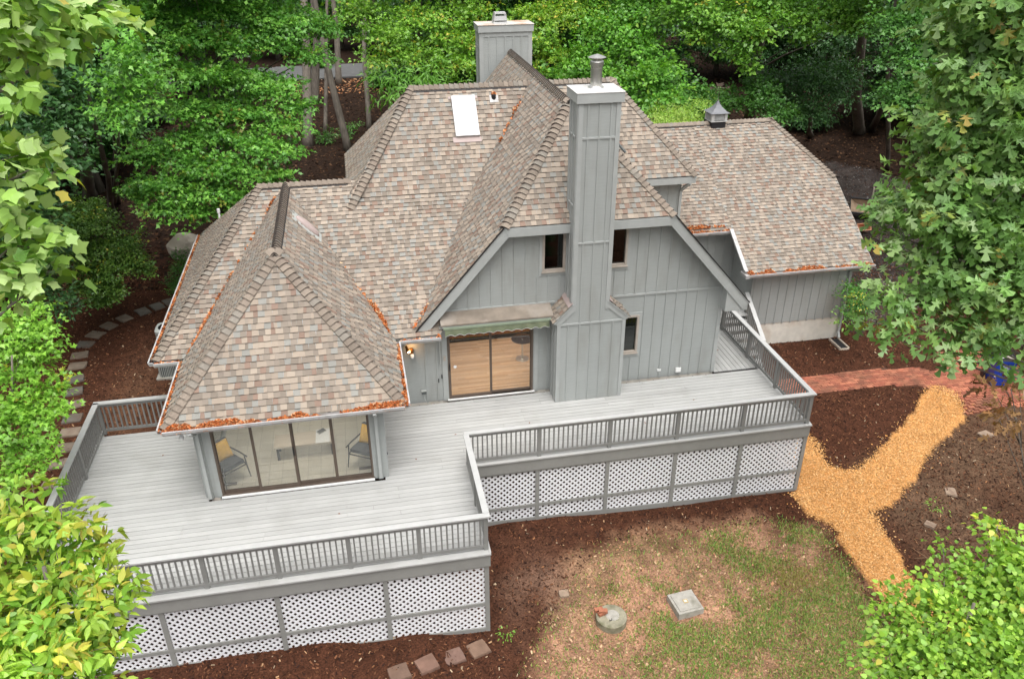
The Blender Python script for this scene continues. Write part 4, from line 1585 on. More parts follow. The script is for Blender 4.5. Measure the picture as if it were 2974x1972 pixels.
# --- awning over the sliding door
aw = MB()
aw.prism([(-0.20, 2.62, 2.46), (-0.20, 3.04, 2.46), (-0.20, 3.04, 2.70), (-0.20, 2.62, 2.535)], (2.95, 0, 0))
awo = aw.build("awning", M['trim'], house)
tp = MB()
tp.prism([(-0.22, 2.60, 2.52), (-0.22, 3.03, 2.71), (-0.22, 3.03, 2.73), (-0.22, 2.60, 2.56)], (2.99, 0, 0))
tp.build("awning_cover", M['awning_top'], awo)
va = MB()
N_ = 84
for i in range(N_):
    x0, x1 = -0.12 + 2.78 * i / N_, -0.12 + 2.78 * (i + 1) / N_

    def zz(x):
        return 2.215 + 0.05 * abs(math.sin((x + .12) / 2.78 * math.pi * 11)) + 0.004 * math.sin(x * 31)

    def yy_(x, k):
        return 2.60 + 0.012 * math.sin(x * 17) * k
    va.poly([(x0, yy_(x0, 0), 2.44), (x1, yy_(x1, 0), 2.44), (x1, yy_(x1, 1), zz(x1)), (x0, yy_(x0, 1), zz(x0))])
    va.poly([(x0, yy_(x0, 0) + .006, 2.44), (x1, yy_(x1, 0) + .006, 2.44), (x1, yy_(x1, 1) + .006, zz(x1)), (x0, yy_(x0, 1) + .006, zz(x0))][::-1])
    va.poly([(x0, yy_(x0, 1), zz(x0)), (x1, yy_(x1, 1), zz(x1)), (x1, yy_(x1, 1) + .006, zz(x1)), (x0, yy_(x0, 1) + .006, zz(x0))])
vao = va.build("valance", M['green_cloth'], awo)
tpb = MB()
for i in range(N_):
    x0, x1 = -0.12 + 2.78 * i / N_, -0.12 + 2.78 * (i + 1) / N_
    z0_, z1_ = (zz(x) for x in (x0, x1))
    tpb.poly([(x0, 2.583, z0_ + .010), (x1, 2.583, z1_ + .010), (x1, 2.583, z1_), (x0, 2.583, z0_)][::-1])
tpb.build("piping", M['white'], vao)
rl = MB()
rl.box(-0.16, 2.7, 2.585, 2.66, 2.425, 2.48)
rl.build("front_rail", M['railgreen'], awo)

# --- small things on the front wall
lm = MB()
lm.lathe((-0.99, 2.99, 1.62), [(0.0, 0), (0.05, 0), (0.055, .05), (0.05, .11), (0.0, .115)], 12)
lm.box(-1.03, -0.95, 3.0, 3.06, 1.60, 1.75)
lo_ = lm.build("wall_lamp", M['copper'], house)
gb = MB()
gb.lathe((-0.985, 2.965, 1.47), [(0.0, 0), (0.04, 0.02), (0.055, .06), (0.05, .11), (0.03, .15)], 14)
M['bulb'] = surf("lamp_bulb", (0.9, 0.9, 0.9), 0.2, 0)
gb.build("motion_sensor", M['bulb'], lo_)
sp = MB()
sp.tube([(-1.13, 3.0, 1.84), (-1.11, 2.93, 1.80), (-1.08, 2.86, 1.74)], [.03, .04, .065], 14)
spo = sp.build("spot_shade", M['copper'], lo_)
eb = MB()
eb.lathe((-1.075, 2.855, 1.725), [(0.0, 0), (0.03, 0.0), (0.04, 0.03), (0.0, .05)], 12)
em, en, el, ebs = new_mat("lit_bulb")
ebs.inputs["Emission Color"].default_value = (1.0, 0.6, 0.25, 1)
ebs.inputs["Emission Strength"].default_value = 12.0
eb.build("lit_bulb", em, spo)
lamp_d = bpy.data.lights.new("lit_bulb_light", 'POINT')
lamp_d.energy = 2.2
lamp_d.color = (1.0, 0.55, 0.22)
lamp_d.shadow_soft_size = 0.04
lamp = bpy.data.objects.new("lit_bulb_light", lamp_d)
C.objects.link(lamp)
lamp.parent = house
lamp.location = Vector((-1.0, 2.88, 1.80)) - W[house]
ob = MB()
ob.box(-0.79, -0.67, 2.99, 3.06, 0.30, 0.39)
obo = ob.build("outlet_box", M['acdark'], house)
ob = MB()
ob.box(-0.80, -0.66, 2.97, 3.06, 0.39, 0.405)
ob.build("outlet_cover", M['acgrey'], obo)
ob = MB()
ob.tube([(-0.74, 2.98, 0.30), (-0.72, 2.95, 0.15), (-0.64, 2.93, 0.02), (-0.60, 2.9, 0.012)], 0.006, 6)
ob.build("cable", M['acgrey'], obo)
ob = MB()
ob.box(-0.155, -0.095, 3.0, 3.03, 1.28, 1.42)
ob.build("junction_box", M['winframe'], house)
for (hx, hz) in ((-0.31, 0.66), (-0.22, 0.78)):
    ob = MB()
    ob.box(hx - .012, hx + .012, 3.025, 3.042, hz - .06, hz + .06)
    ob.build("wall_bracket", M['dark'], house)
ob = MB()
ob.box(6.0, 6.11, 3.03, 3.06, 0.22, 0.28)
ob.build("wall_vent", M['white'], house)
ob = MB()
ob.box(6.56, 6.72, 3.015, 3.06, 0.12, 0.26)
ob.box(6.575, 6.705, 3.005, 3.015, 0.13, 0.20)
ob.build("dryer_vent", M['white'], house)
# floodlight under the sunroom corner
ob = MB()
ob.tube([(-6.22, -0.30, 2.10), (-6.24, -0.36, 2.03), (-6.26, -0.42, 1.96)], [.025, .03, .06], 12)
ob.build("flood_lamp", M['white'], house)

# ---------------------------------------------------------------- garage wing
garage = thing("garage", "attached grey garage wing with clipped tan shingle roof and small cupola on its ridge", "garage", (12, 9, -1.4))
gE, gS = 1.57, 0.606
gy0, gyr, gzr = 6.15, 11.85, 5.02
slope(garage, "garage_roof_front", [(10.12, gy0, gE), (14.54, gy0, gE), (14.66, 9.36, gE + gS * 3.21), (13.22, gyr, gzr), (10.12, gyr, gzr)])
slope(garage, "garage_roof_front", [(8.0, 7.70, gE + gS * 1.55), (10.13, 7.70, gE + gS * 1.55), (10.13, gyr, gzr), (8.0, gyr, gzr)])
slope(garage, "garage_roof_rear", [(8.0, 17.55, gE), (14.6, 17.55, gE), (14.66, 14.3, gE + gS * 3.21), (13.22, gyr, gzr), (8.0, gyr, gzr)])
slope(garage, "garage_roof_clip", [(14.66, 9.36, 3.515), (14.66, 14.3, 3.515), (13.22, gyr, gzr)])


def ghip(A, B, d1, d2, **k):
    a, b = hipdirs(A, B, d1, d2)
    return ridge_caps(garage, "hip_ridge", A, B, a, b, **k)


d_g, d_grr, d_gc = (0, -1, -gS), (0, 1, -gS), (1.44, 0, -1.5)
ghip((14.66, 9.36, 3.515), (13.22, gyr, gzr), d_g, d_gc)
ghip((14.66, 14.3, 3.515), (13.22, gyr, gzr), d_gc, d_grr)
ridge_caps(garage, "garage_ridge", (13.26, gyr, gzr - .02), (8.0, gyr, gzr - .02), d_grr, d_g, vent=0.03)
GW = 6.55
gwall = wall(garage, "garage_wall", GW, 10.52, 14.06, -0.56, lambda x: 1.72, [])
m = MB()
m.box(10.52, 14.06, GW + .02, GW + .2, -1.9, -0.56)
m.build("foundation", M['foundation'], garage)
for i in range(12):
    x = 10.62 + 0.305 * i
    if x < 14.0:
        batten(gwall, x, GW, -0.585, 1.7)
m = MB()
m.box(13.96, 14.08, GW - .025, GW, -0.58, 1.7)
m.build("corner_trim", M['trim'], gwall)
m = MB()
m.box(13.94, 14.06, GW + .12, 17.2, -0.56, 2.0)
m.prism([(13.94, GW, 1.7), (13.94, 17.2, 1.7), (13.94, 14.3, 3.4), (13.94, 9.36, 3.4)], (.12, 0, 0))
m.prism([(10.52, GW + .12, -1.9), (10.52, 8.1, -1.9), (10.52, 8.1, 2.55), (10.52, GW + .12, 1.62)], (.12, 0, 0))
m.box(13.92, 14.04, GW + .12, 17.2, -1.9, -0.56)
m.build("side_wall", M['siding'], garage)
rwall = wall(garage, "recess_wall", 8.1, 7.86, 10.52, -1.6, lambda x: 2.72, [])
for i in range(9):
    batten(rwall, 8.0 + .305 * i, 8.1, -1.2, 2.3)
m = MB()
m.box(7.86, 10.52, 8.076, 8.1, 2.30, 2.36)
m.build("horizontal_trim", M['trim'], rwall)
gutter(garage, (10.12, gy0 - .02, gE), (14.56, gy0 - .02, gE), (0, -1, 0), n=2400, spread=0.2, clump=0.75, seed=20, rise=0.62)
gutter(garage, (8.3, 7.68, gE + gS * 1.55), (10.06, 7.68, gE + gS * 1.55), (0, -1, 0), n=520, spread=0.16, clump=0.6, seed=21, rise=0.62)
m = MB()
m.bar((10.06, 7.62, gE + gS * 1.55 + .02), (10.06, gy0 + .05, gE + .03), .11, .09)
m.bar((9.99, 7.62, gE + gS * 1.55 + .08), (9.99, gy0 + .05, gE + .09), .015, .03)
m.build("slope_gutter", M['gutter'], garage)
m = MB()
m.box(9.98, 10.12, gy0 - .14, gy0 + .3, gE - .12, gE - .02)
m.build("gutter_end", M['gutter'], garage)
m = MB()
m.prism([(14.54, gy0 + .02, gE - .02), (14.64, 9.36, 3.50), (14.64, 9.36, 3.28), (14.54, gy0 + .02, gE - .24)], (.04, 0, 0))
m.build("rake_board", M['trim'], garage)
spout(garage, [(14.3, gy0 - .09, 1.45), (14.16, gy0 + .15, 1.30), (14.02, GW - .07, 1.2), (14.02, GW - .07, -1.12), (14.0, GW - .2, -1.28)], 0.085)
# litter at upper left gutter joint
litter(garage, (8.35, 7.72, 2.6), (9.9, 7.72, 2.6), (0, 0, 1), .14, 260, .03, .6, 22, (0, 1, .6))
# cupola
cx0, cy0 = 11.03, 11.84
m = MB()
for sgn in (1,):
    b0 = [(cx0 - .26, cy0 - .28, 4.70), (cx0 + .26, cy0 - .28, 4.70), (cx0 + .27, cy0 + .9, 4.70), (cx0 - .27, cy0 + .9, 4.70)]
    b1 = [(cx0 - .27, cy0 - .27, 5.10), (cx0 + .27, cy0 - .27, 5.10), (cx0 + .27, cy0 + .27, 5.10), (cx0 - .27, cy0 + .27, 5.10)]
    m.poly(b1)
    for i in range(4):
        m.poly([b0[i], b0[(i + 1) % 4], b1[(i + 1) % 4], b1[i]])
cu = m.build("cupola", M['dark'], garage)
m = MB()
m.box(cx0 - .31, cx0 + .31, cy0 - .31, cy0 + .31, 5.10, 5.125)
m.build("cupola_base", M['rail'], cu)
m = MB()
m.box(cx0 - .22, cx0 + .22, cy0 - .22, cy0 + .22, 5.125, 5.40)
m.build("cupola_core", M['acdark'], cu)
for (ax, ay) in ((1, 0), (0, 1)):
    for s in (-1, 1):
        for k in range(6):
            q = MB()
            z0 = 5.15 + k * .041
            if ax:
                q.prism([(cx0 - .2, cy0 + s * .275, z0), (cx0 - .2, cy0 + s * .225, z0 + .035), (cx0 - .2, cy0 + s * .225, z0 + .040), (cx0 - .2, cy0 + s * .275, z0 + .012)], (.4, 0, 0))
            else:
                q.prism([(cx0 + s * .275, cy0 - .2, z0), (cx0 + s * .225, cy0 - .2, z0 + .035), (cx0 + s * .225, cy0 - .2, z0 + .040), (cx0 + s * .275, cy0 - .2, z0 + .012)], (0, .4, 0))
            q.build("louvre_slat", M['rail'], cu)
for sx in (-1, 1):
    for sy in (-1, 1):
        m = MB()
        m.box(cx0 + sx * .25 - .05, cx0 + sx * .25 + .05, cy0 + sy * .25 - .05, cy0 + sy * .25 + .05, 5.125, 5.41)
        m.build("corner_post", M['rail'], cu)
m = MB()
prof = [(0.36, 5.40), (0.26, 5.46), (0.16, 5.55), (0.075, 5.67), (0.015, 5.80)]
for (r0, z0), (r1, z1) in zip(prof[:-1], prof[1:]):
    lo = [(cx0 + sx * r0, cy0 + sy * r0, z0) for sx, sy in ((-1, -1), (1, -1), (1, 1), (-1, 1))]
    hi = [(cx0 + sx * r1, cy0 + sy * r1, z1) for sx, sy in ((-1, -1), (1, -1), (1, 1), (-1, 1))]
    for i in range(4):
        m.poly([lo[i], lo[(i + 1) % 4], hi[(i + 1) % 4], hi[i]])
m.poly([(cx0 + sx * .36, cy0 + sy * .36, 5.40) for sx, sy in ((-1, 1), (1, 1), (1, -1), (-1, -1))])
m.build("cupola_roof", M['roofmetal'], cu)
m = MB()
m.lathe((cx0, cy0, 5.79), [(0.0, 0), (.03, .02), (.03, .04), (0.0, .06)], 10)
m.tube([(cx0, cy0, 5.82), (cx0, cy0, 6.36)], .006, 6)
m.tube([(cx0 - .16, cy0, 6.12), (cx0 + .16, cy0, 6.36)], .005, 6)
m.tube([(cx0, cy0 - .16, 6.12), (cx0, cy0 + .16, 6.12)], .005, 6)
m.tube([(cx0 - .26, cy0, 6.24), (cx0 + .26, cy0, 6.24)], .006, 6)
m.prism([(cx0 + .3, cy0 - .004, 6.19), (cx0 + .42, cy0 - .004, 6.24), (cx0 + .3, cy0 - .004, 6.29)], (0, .008, 0))
m.prism([(cx0 - .36, cy0 - .004, 6.18), (cx0 - .24, cy0 - .004, 6.24), (cx0 - .36, cy0 - .004, 6.30)], (0, .008, 0))
m.prism([(cx0 - .10, cy0 - .006, 6.29), (cx0 + .08, cy0 - .006, 6.29), (cx0 + .14, cy0 - .006, 6.42), (cx0 - .04, cy0 - .006, 6.39), (cx0 - .15, cy0 - .006, 6.44)], (0, .012, 0))
m.build("weather_vane", M['bronze'], cu)

# ---------------------------------------------------------------- deck
deck = thing("deck", "pale grey raised timber deck with railings and white lattice skirts around the house", "deck", (0, 0, 0))
bm_ = MB()
bm_.box(0, 1, -.5, .5, -1, 0)
board_me = bm_.mesh("deck_board", M['deck'])
BW, PIT = 0.1352, 0.147


def board(x0, x1, y, z=0.0, along='x'):
    k = random.uniform(.91, 1.05)
    c = (0.42 * k, 0.42 * k, 0.408 * k)
    if along == 'x':
        link("deck_board", board_me, deck, (x0, y, z + random.uniform(-.0015, .0015)), None, (x1 - x0 - .004, BW, 0.028), c)
    else:
        link("deck_board", board_me, deck, (y, x0, z + random.uniform(-.0015, .0015)), (0, 0, math.pi / 2), (x1 - x0 - .004, BW, 0.028), c)


def run(x0, x1, y):
    """boards of random length end to end from x0 to x1"""
    x = x0
    L = x1 - x0
    if L < 4.2:
        board(x0, x1, y)
        return
    cuts = [x0]
    p = x0 + random.choice((1.4, 2.0, 2.6, 3.2, 3.8, 4.4))
    while p < x1 - 1.2:
        cuts.append(p)
        p += random.choice((3.6, 4.2, 4.9))
    cuts.append(x1)
    for a, b in zip(cuts[:-1], cuts[1:]):
        board(a, b, y)


row = 0
y = -3.03
while y < 3.14:
    xr = 0.02 if y < 0.02 else (9.16 if y < 2.99 else -9)
    segs = []
    if y > -0.13:
        segs.append((-9.12, -6.05))
        if y < 3.0:
            segs.append((-1.99, xr))
    else:
        segs.append((-9.12, xr))
    for a, b in segs:
        if b > a:
            run(a, b, y)
    y += PIT
# boards of the right-hand strip run front to back
x = 7.84
while x < 9.14:
    board(3.02, 6.25, x, 0.0, 'y')
    x += PIT
# nosing boards
for (p, q) in (((-9.16, -3.11), (0.06, -3.11)), ((0.06, -0.035), (9.2, -0.035))):
    link("edge_board", board_me, deck, (p[0], p[1], 0.003), None, (q[0] - p[0], 0.06, 0.036), (0.42, 0.42, 0.41))
for (x, y0, y1) in ((0.045, -3.08, -0.07), (9.185, -0.005, 6.25), (-9.145, -3.08, 3.2)):
    link("edge_board", board_me, deck, (x, y0, 0.003), (0, 0, math.pi / 2), (y1 - y0, 0.05, 0.036), (0.42, 0.42, 0.41))
M['skirt'] = surf("skirt_paint", (0.27, 0.27, 0.255), 0.55, 0.06, 5, bump=0.15, bscale=60, var2=0.07, spec=0.3)
# rim boards
m = MB()
m.box(-9.12, 0.05, -3.10, -3.06, -0.37, -0.034)
m.build("rim_board", M['skirt'], deck)
m = MB()
m.box(0.05, 9.18, -0.03, 0.01, -0.37, -0.034)
m.build("rim_board", M['skirt'], deck)
m = MB()
m.box(0.01, 0.05, -3.06, -0.03, -0.37, -0.034)
m.box(9.14, 9.18, 0.01, 6.25, -0.37, -0.034)
m.box(-9.12, -9.08, -3.06, 3.2, -0.37, -0.034)
m.build("rim_board", M['trim'], deck)
# joists under the boards
m = MB()
for i in range(23):
    x = -9.0 + i * .405
    m.box(x, x + .04, -3.05, 3.0 if x < -6.1 else (-.1 if x < -2 else 3.0), -0.25, -0.04)
for i in range(23):
    x = .2 + i * .405
    m.box(x, x + .04, 0.02, 3.0, -0.25, -0.04)
for i in range(9):
    m.box(7.8, 9.14, 3.1 + i * .38, 3.14 + i * .38, -0.25, -0.04)
m.build("joists", M['underlay_shade'], deck)

post_m = MB()
post_m.box(-.045, .045, -.045, .045, 0, 1)
post_me = post_m.mesh("post", M['baluster'])
bal_m = MB()
bal_m.box(-.017, .017, -.017, .017, 0, 1)
bal_me = bal_m.mesh("baluster", M['baluster'])
RT = 0.95


def railing(A, B, posts, z0=0.0, z1=None, side=0, nbal=None, ext=(0, 0), capw=0.135):
    """posts = list of distances along A->B"""
    z1 = z0 if z1 is None else z1
    A2, B2 = Vector((A[0], A[1], z0)), Vector((B[0], B[1], z1))
    L = (Vector((B[0], B[1], 0)) - Vector((A[0], A[1], 0))).length
    D = (B2 - A2) / L
    sd = Vector((D.y, -D.x, 0)).normalized()
    r = thing_part = bpy.data.objects.new("railing", None)
    C.objects.link(r)
    r.parent = deck
    W[r] = Vector((0, 0, 0))
    up = Vector((0, 0, 1))
    m = MB()
    m.bar(A2 + up * (RT - .019) - D * ext[0], B2 + up * (RT - .019) + D * ext[1], capw, .038)
    m.build("cap_rail", M['rail'], r)
    m = MB()
    m.bar(A2 + up * (RT - .083), B2 + up * (RT - .083), .038, .09)
    m.build("top_rail", M['baluster'], r)
    m = MB()
    m.bar(A2 + up * .115, B2 + up * .115, .04, .075)
    m.build("bottom_rail", M['baluster'], r)
    for d in posts:
        p = A2 + D * d + sd * side * .045
        link("post", post_me, r, p, None, (1, 1, RT - .04))
    ds = sorted(posts)
    if ds[0] > .1:
        ds = [0] + ds
    if ds[-1] < L - .1:
        ds = ds + [L]
    for a, b in zip(ds[:-1], ds[1:]):
        n = max(2, round((b - a) / .119))
        for i in range(1, n):
            d = a + (b - a) * i / n
            p = A2 + D * d + up * .10 + sd * side * .012
            link("baluster", bal_me, r, p, (0, 0, math.atan2(D.y, D.x)), (1, 1, RT - .17))
    return r


railing((0.03, 0.03), (9.1, 0.03), [0.02, 1.80, 3.62, 5.42, 7.22, 9.06], ext=(.07, .07), side=-0.6)
railing((9.1, 0.1), (9.1, 6.2), [1.75, 3.52, 5.35, 6.1], ext=(.0, .05))
railing((-9.06, -2.98), (0.0, -2.98), [0.44, 1.88, 3.33, 4.75, 6.19, 7.63, 9.04], ext=(.07, .07), side=-0.6)
railing((0.0, -2.92), (0.0, -0.03), [1.42], ext=(0, 0))
railing((-9.06, -2.92), (-9.06, 3.12), [2.0, 4.2], ext=(0, .07))
railing((-9.06, 3.19), (-6.6, 3.19), [0.02, 1.9], ext=(.07, 0))

# ----- stairs at the far right corner, going down along the garage
st = MB()
zs, ys = 0.0, 6.5
for i in range(7):
    z = -0.17 * (i + 1)
    yy = 6.45 - 0.27 * i
    q = MB()
    q.box(9.25, 10.35, yy - .27, yy + .02, z - .04, z)
    q.build("stair_tread", M['rail'], deck)
m = MB()
for xx in (9.22, 10.35):
    m.prism([(xx, 6.5, -0.1), (xx, 4.5, -1.36), (xx, 4.5, -1.6), (xx, 6.5, -.4)], (.04, 0, 0))
m.build("stringer", M['trim'], deck)
q = MB()
q.box(7.8, 10.4, 6.28, 7.4, -.04, -.002)
q.build("landing", M['rail'], deck)
railing((10.4, 6.5), (10.4, 5.12), [0.05, 1.32], z0=-0.33, z1=-1.22, ext=(0.1, .08))

# ----- lattice skirts


def lattice(parent, name, axis, c, a0, a1, zt, zb0, zb1, mid, posts, facing=-1):
    """diagonal lattice in the plane (axis = 'y': plane y=c, running along x).  zb0, zb1 = ground height at both ends"""
    def P(a, z, off):
        return (a, c + off, z) if axis == 'y' else (c + off, a, z)
    root = bpy.data.objects.new(name, None)
    C.objects.link(root)
    root.parent = parent
    W[root] = Vector((0, 0, 0))
    ps = sorted(posts)

    def zb(a):
        return zb0 + (zb1 - zb0) * (a - a0) / (a1 - a0)
    ext = (lambda t: (0, t, 0)) if axis == 'y' else (lambda t: (t, 0, 0))
    for p in ps:
        m = MB()
        m.prism([P(p - .05, zt, -.035), P(p + .05, zt, -.035), P(p + .05, zb(p) - .1, -.035), P(p - .05, zb(p) - .1, -.035)], ext(.04))
        m.build("lattice_post", M['skirt'], root)
    for pa, pb in zip(ps[:-1], ps[1:]):
        xa, xb = pa + .045, pb - .045
        m = MB()
        m.prism([P(xa, mid + .045, -.03), P(xb, mid + .045, -.03), P(xb, mid - .045, -.03), P(xa, mid - .045, -.03)], ext(.03))
        m.build("lattice_rail", M['skirt'], root)
        m = MB()
        m.prism([P(xa, zb(xa) + .09, -.03), P(xb, zb(xb) + .09, -.03), P(xb, zb(xb) - .06, -.03), P(xa, zb(xa) - .06, -.03)], ext(.03))
        m.build("lattice_rail", M['skirt'], root)
        m = MB()
        m.prism([P(xa, zt, -.028), P(xb, zt, -.028), P(xb, zt - .07, -.028), P(xa, zt - .07, -.028)], ext(.03))
        m.build("lattice_rail", M['skirt'], root)
        m = MB()
        top, bot = zt - .01, min(zb(xa), zb(xb)) - .02
        pit, w = 0.155, 0.070
        H = top - bot
        for s, off in ((1, 0.004), (-1, 0.013)):
            a = xa - H - .1
            while a < xb + H + .1:
                # strip centre line from (a, bot) to (a+s*H, top)
                poly = [(a - w / 2, bot), (a + w / 2, bot), (a + w / 2 + s * H, top), (a - w / 2 + s * H, top)]
                poly = clip2(poly, -1, 0, -xa)
                if len(poly) > 2:
                    poly = clip2(poly, 1, 0, xb)
                if len(poly) > 2:
                    m.prism([P(u, v, off) for u, v in poly], ext(.008))
                a += pit
        o = m.build("lattice_panel", M['lattice'], root)
        o["kind"] = "stuff"
    return root


lattice(deck, "lattice_skirt", 'y', -3.02, -8.97, 0.02, -0.37, -1.93, -2.36, -1.53, [-8.97, -6.71, -4.44, -2.21, -0.03])
lattice(deck, "lattice_skirt", 'y', 0.04, 0.1, 9.15, -0.37, -1.98, -2.24, -1.53, [0.1, 1.79, 3.63, 5.47, 7.29, 9.13])
lattice(deck, "lattice_skirt", 'x', 9.15, 0.06, 6.0, -0.37, -2.2, -1.5, -1.53, [0.1, 2.0, 4.0, 5.95])

# ---------------------------------------------------------------- furniture in the sunroom
table = thing("low_table", "low pale-topped table with dark legs behind the sunroom glass", "table", (-3.87, 1.3, 0.02))
m = MB()
m.box(-4.6, -3.14, 1.03, 1.58, 0.40, 0.45)
m.build("table_top", M['tabletop'], table)
for lx in (-4.53, -3.22):
    for ly in (1.12, 1.5):
        m = MB()
        m.box(lx - .03, lx + .03, ly - .03, ly + .03, 0.018, 0.40)
        m.build("leg", M['dark'], table)
m = MB()
m.box(-3.6, -3.26, 1.03, 1.62, 0.451, 0.456)
tag(m.build("paper_runner", M['paper']), "white sheet laid across the pale table top under the tablet", "paper")
tb = thing("tablet", "dark slim tablet lying askew on the white sheet on the low table", "tablet", (-3.46, 1.52, 0.457))
m = MB()
m.obox((-3.60, 1.52, 0.458), (0.18, 0.14, 0), (0.09, -0.14, 0), (0, 0, 0.010))
m.build("case", M['gutter'], tb)
m = MB()
m.obox((-3.582, 1.52, 0.4685), (0.162, 0.126, 0), (0.075, -0.117, 0), (0, 0, 0.002))
m.build("screen", M['screen'], tb)


def arm_chair(x, y, rz, label):
    t = thing("armchair", label, "chair", (x, y, 0.018), "armchairs in the sunroom")
    R_ = Matrix.Rotation(rz, 3, 'Z')

    def T(p):
        return R_ @ V3(p) + Vector((x, y, 0.018))

    def part(name, fn, mat, par=t, smooth=False):
        m = MB()
        fn(m)
        m.v = [tuple(T(v)) for v in m.v]
        return m.build(name, mat, par, smooth)
    # faces +y locally
    part("seat", lambda m: (m.obox((-.29, -.28, .33), (.58, 0, 0), (0, .56, .06), (0, -.01, .09))), M['chair_cloth'])
    part("backrest", lambda m: (m.obox((-.29, -.30, .36), (.58, 0, 0), (0, -.17, .44), (0, .09, .03))), M['chair_cloth'])
    for s in (-1, 1):
        part("leg", lambda m: m.tube([(s * .30, .30, .60), (s * .31, .33, .3), (s * .33, .38, 0)], [.016, .019, .013], 8), M['dark'])
        part("leg", lambda m: m.tube([(s * .30, -.28, .40), (s * .33, -.42, 0)], [.018, .013], 8), M['dark'])
        part("arm", lambda m: m.tube([(s * .31, .40, .61), (s * .31, .1, .60), (s * .30, -.36, .56)], [.017, .021, .017], 8), M['dark'])
    part("seat_rail", lambda m: (m.tube([(-.31, .32, .36), (.31, .32, .36)], .017, 8), m.tube([(-.30, -.3, .36), (.30, -.3, .36)], .017, 8),
                                 m.tube([(-.31, .32, .36), (-.31, -.3, .36)], .017, 8), m.tube([(.31, .32, .36), (.31, -.3, .36)], .017, 8)), M['dark'])
    # cushion: its own thing, leaning against the backrest
    c = thing("cushion", "mustard yellow cushion leaning in the " + label.split(" ", 1)[1], "cushion", tuple(T((0, -.14, .48))), "yellow cushions on the armchairs")
    m = MB()
    n = 10
    def cp(u, v, s):
        f = (1 - abs(u) ** 3) * (1 - abs(v) ** 3)
        k = 0.23 * (1 - 0.06 * (1 - abs(u)) * abs(v))
        p = Vector((u * k, s * .075 * max(f, 0) ** .5, v * k))
        p = Matrix.Rotation(math.radians(28), 3, 'X') @ p
        return T(p + Vector((0, -.17, .68)))
    for s in (-1, 1):
        for i in range(n):
            for j in range(n):
                u0, u1, v0, v1 = [2 * q / n - 1 for q in (i, i + 1, j, j + 1)]
                q = [cp(u0, v0, s), cp(u1, v0, s), cp(u1, v1, s), cp(u0, v1, s)]
                m.poly(q if s < 0 else q[::-1])
    m.build("cover", M['cushion'], c, True)


arm_chair(-5.66, 0.67, math.radians(-141), "dark armchair at the sunroom corner, left of the low table")
arm_chair(-2.38, 0.65, math.radians(149), "dark armchair at the sunroom corner, right of the low table")
gt = thing("glass_table", "round glass-topped table seen through the living room door", "table", (2.4, 4.85, 0.02))
m = MB()
m.lathe((2.4, 4.85, 0.70), [(0.0, 0), (0.33, 0), (0.335, .006), (0.33, .012), (0.0, .0121)], 32)
m.build("table_top", M['glass'], gt)
m = MB()
m.lathe((2.4, 4.85, 0.02), [(0.0, 0), (.2, 0), (.2, .015), (.03, .03), (.025, .68), (.0, .68)], 16)
m.build("leg", M['metal'], gt)

# ---------------------------------------------------------------- things on the ground
# round septic cover
cz = gz(2.8, -3.3)
so_ = thing("septic_cover", "round mossy concrete well cover on the lawn with loose bricks on it", "well cover", (2.8, -3.3, cz))
m = MB()
m.lathe((2.8, -3.3, cz), [(0.355, -.1), (0.355, .17), (0.335, .185), (0.0, .19)], 40)
m.build("ring", M['mossy'], so_)
m = MB()
m.lathe((2.83, -3.29, cz + .188), [(0.0, 0.0), (.16, .0), (.15, .012), (0.0, .016)], 26)
m.build("worn_centre", M['concrete'], so_)
m = MB()
m.tube([(2.72, -3.42, cz + .195), (2.70, -3.47, cz + .23), (2.76, -3.45, cz + .21), (2.78, -3.38, cz + .195)], .008, 6)
m.build("lift_hook", M['dark'], so_)
for i, (bx, by, bz, r, lb) in enumerate(((2.60, -3.22, .19, .3, "lower red brick on the round concrete cover, under the tilted one"), (2.62, -3.22, .258, -.15, "upper red brick on top of the brick on the round cover"),
                                         (2.555, -3.10, .19, .05, "red brick lying at the back edge of the round concrete cover"))):
    c = (0.36, 0.14, 0.08)
    o = link("brick", brick_me, None, (bx, by, cz + bz + .066), (0, 0, r), (0.2, 0.1, 0.066), c)
    tag(o, lb, "brick", "loose bricks on the round cover")
# square cover
qz = gz(4.63, -3.22)
sq = thing("concrete_box", "square weathered concrete box lid with yellow-rimmed handle hole on the lawn", "box lid", (4.63, -3.22, qz))
R_ = Matrix.Rotation(0.10, 3, 'Z')


def sqp(m, w, z0, z1, w1=None):
    w1 = w1 or w
    lo = [R_ @ Vector((sx * w, sy * w, 0)) + Vector((4.63, -3.22, qz + z0)) for sx, sy in ((-1, -1), (1, -1), (1, 1), (-1, 1))]
    hi = [R_ @ Vector((sx * w1, sy * w1, 0)) + Vector((4.63, -3.22, qz + z1)) for sx, sy in ((-1, -1), (1, -1), (1, 1), (-1, 1))]
    m.poly(hi)
    for i in range(4):
        m.poly([lo[i], lo[(i + 1) % 4], hi[(i + 1) % 4], hi[i]])


m = MB()
sqp(m, .32, -.15, .155, .315)
m.build("box", M['concrete'], sq)
m = MB()
sqp(m, .26, .156, .175, .255)
m.build("lid", M['concrete'], sq)
m = MB()
sqp(m, .055, .176, .180)
M['yellowrim'] = surf("ochre_rim", (0.45, 0.30, 0.10), 0.7)
M['palepool'] = surf("pale_handle", (0.6, 0.6, 0.52), 0.3)
m.build("handle_rim", M['yellowrim'], sq)
m = MB()
sqp(m, .035, .181, .184)
m.build("handle", M['palepool'], sq)

# air conditioners beside the left wing


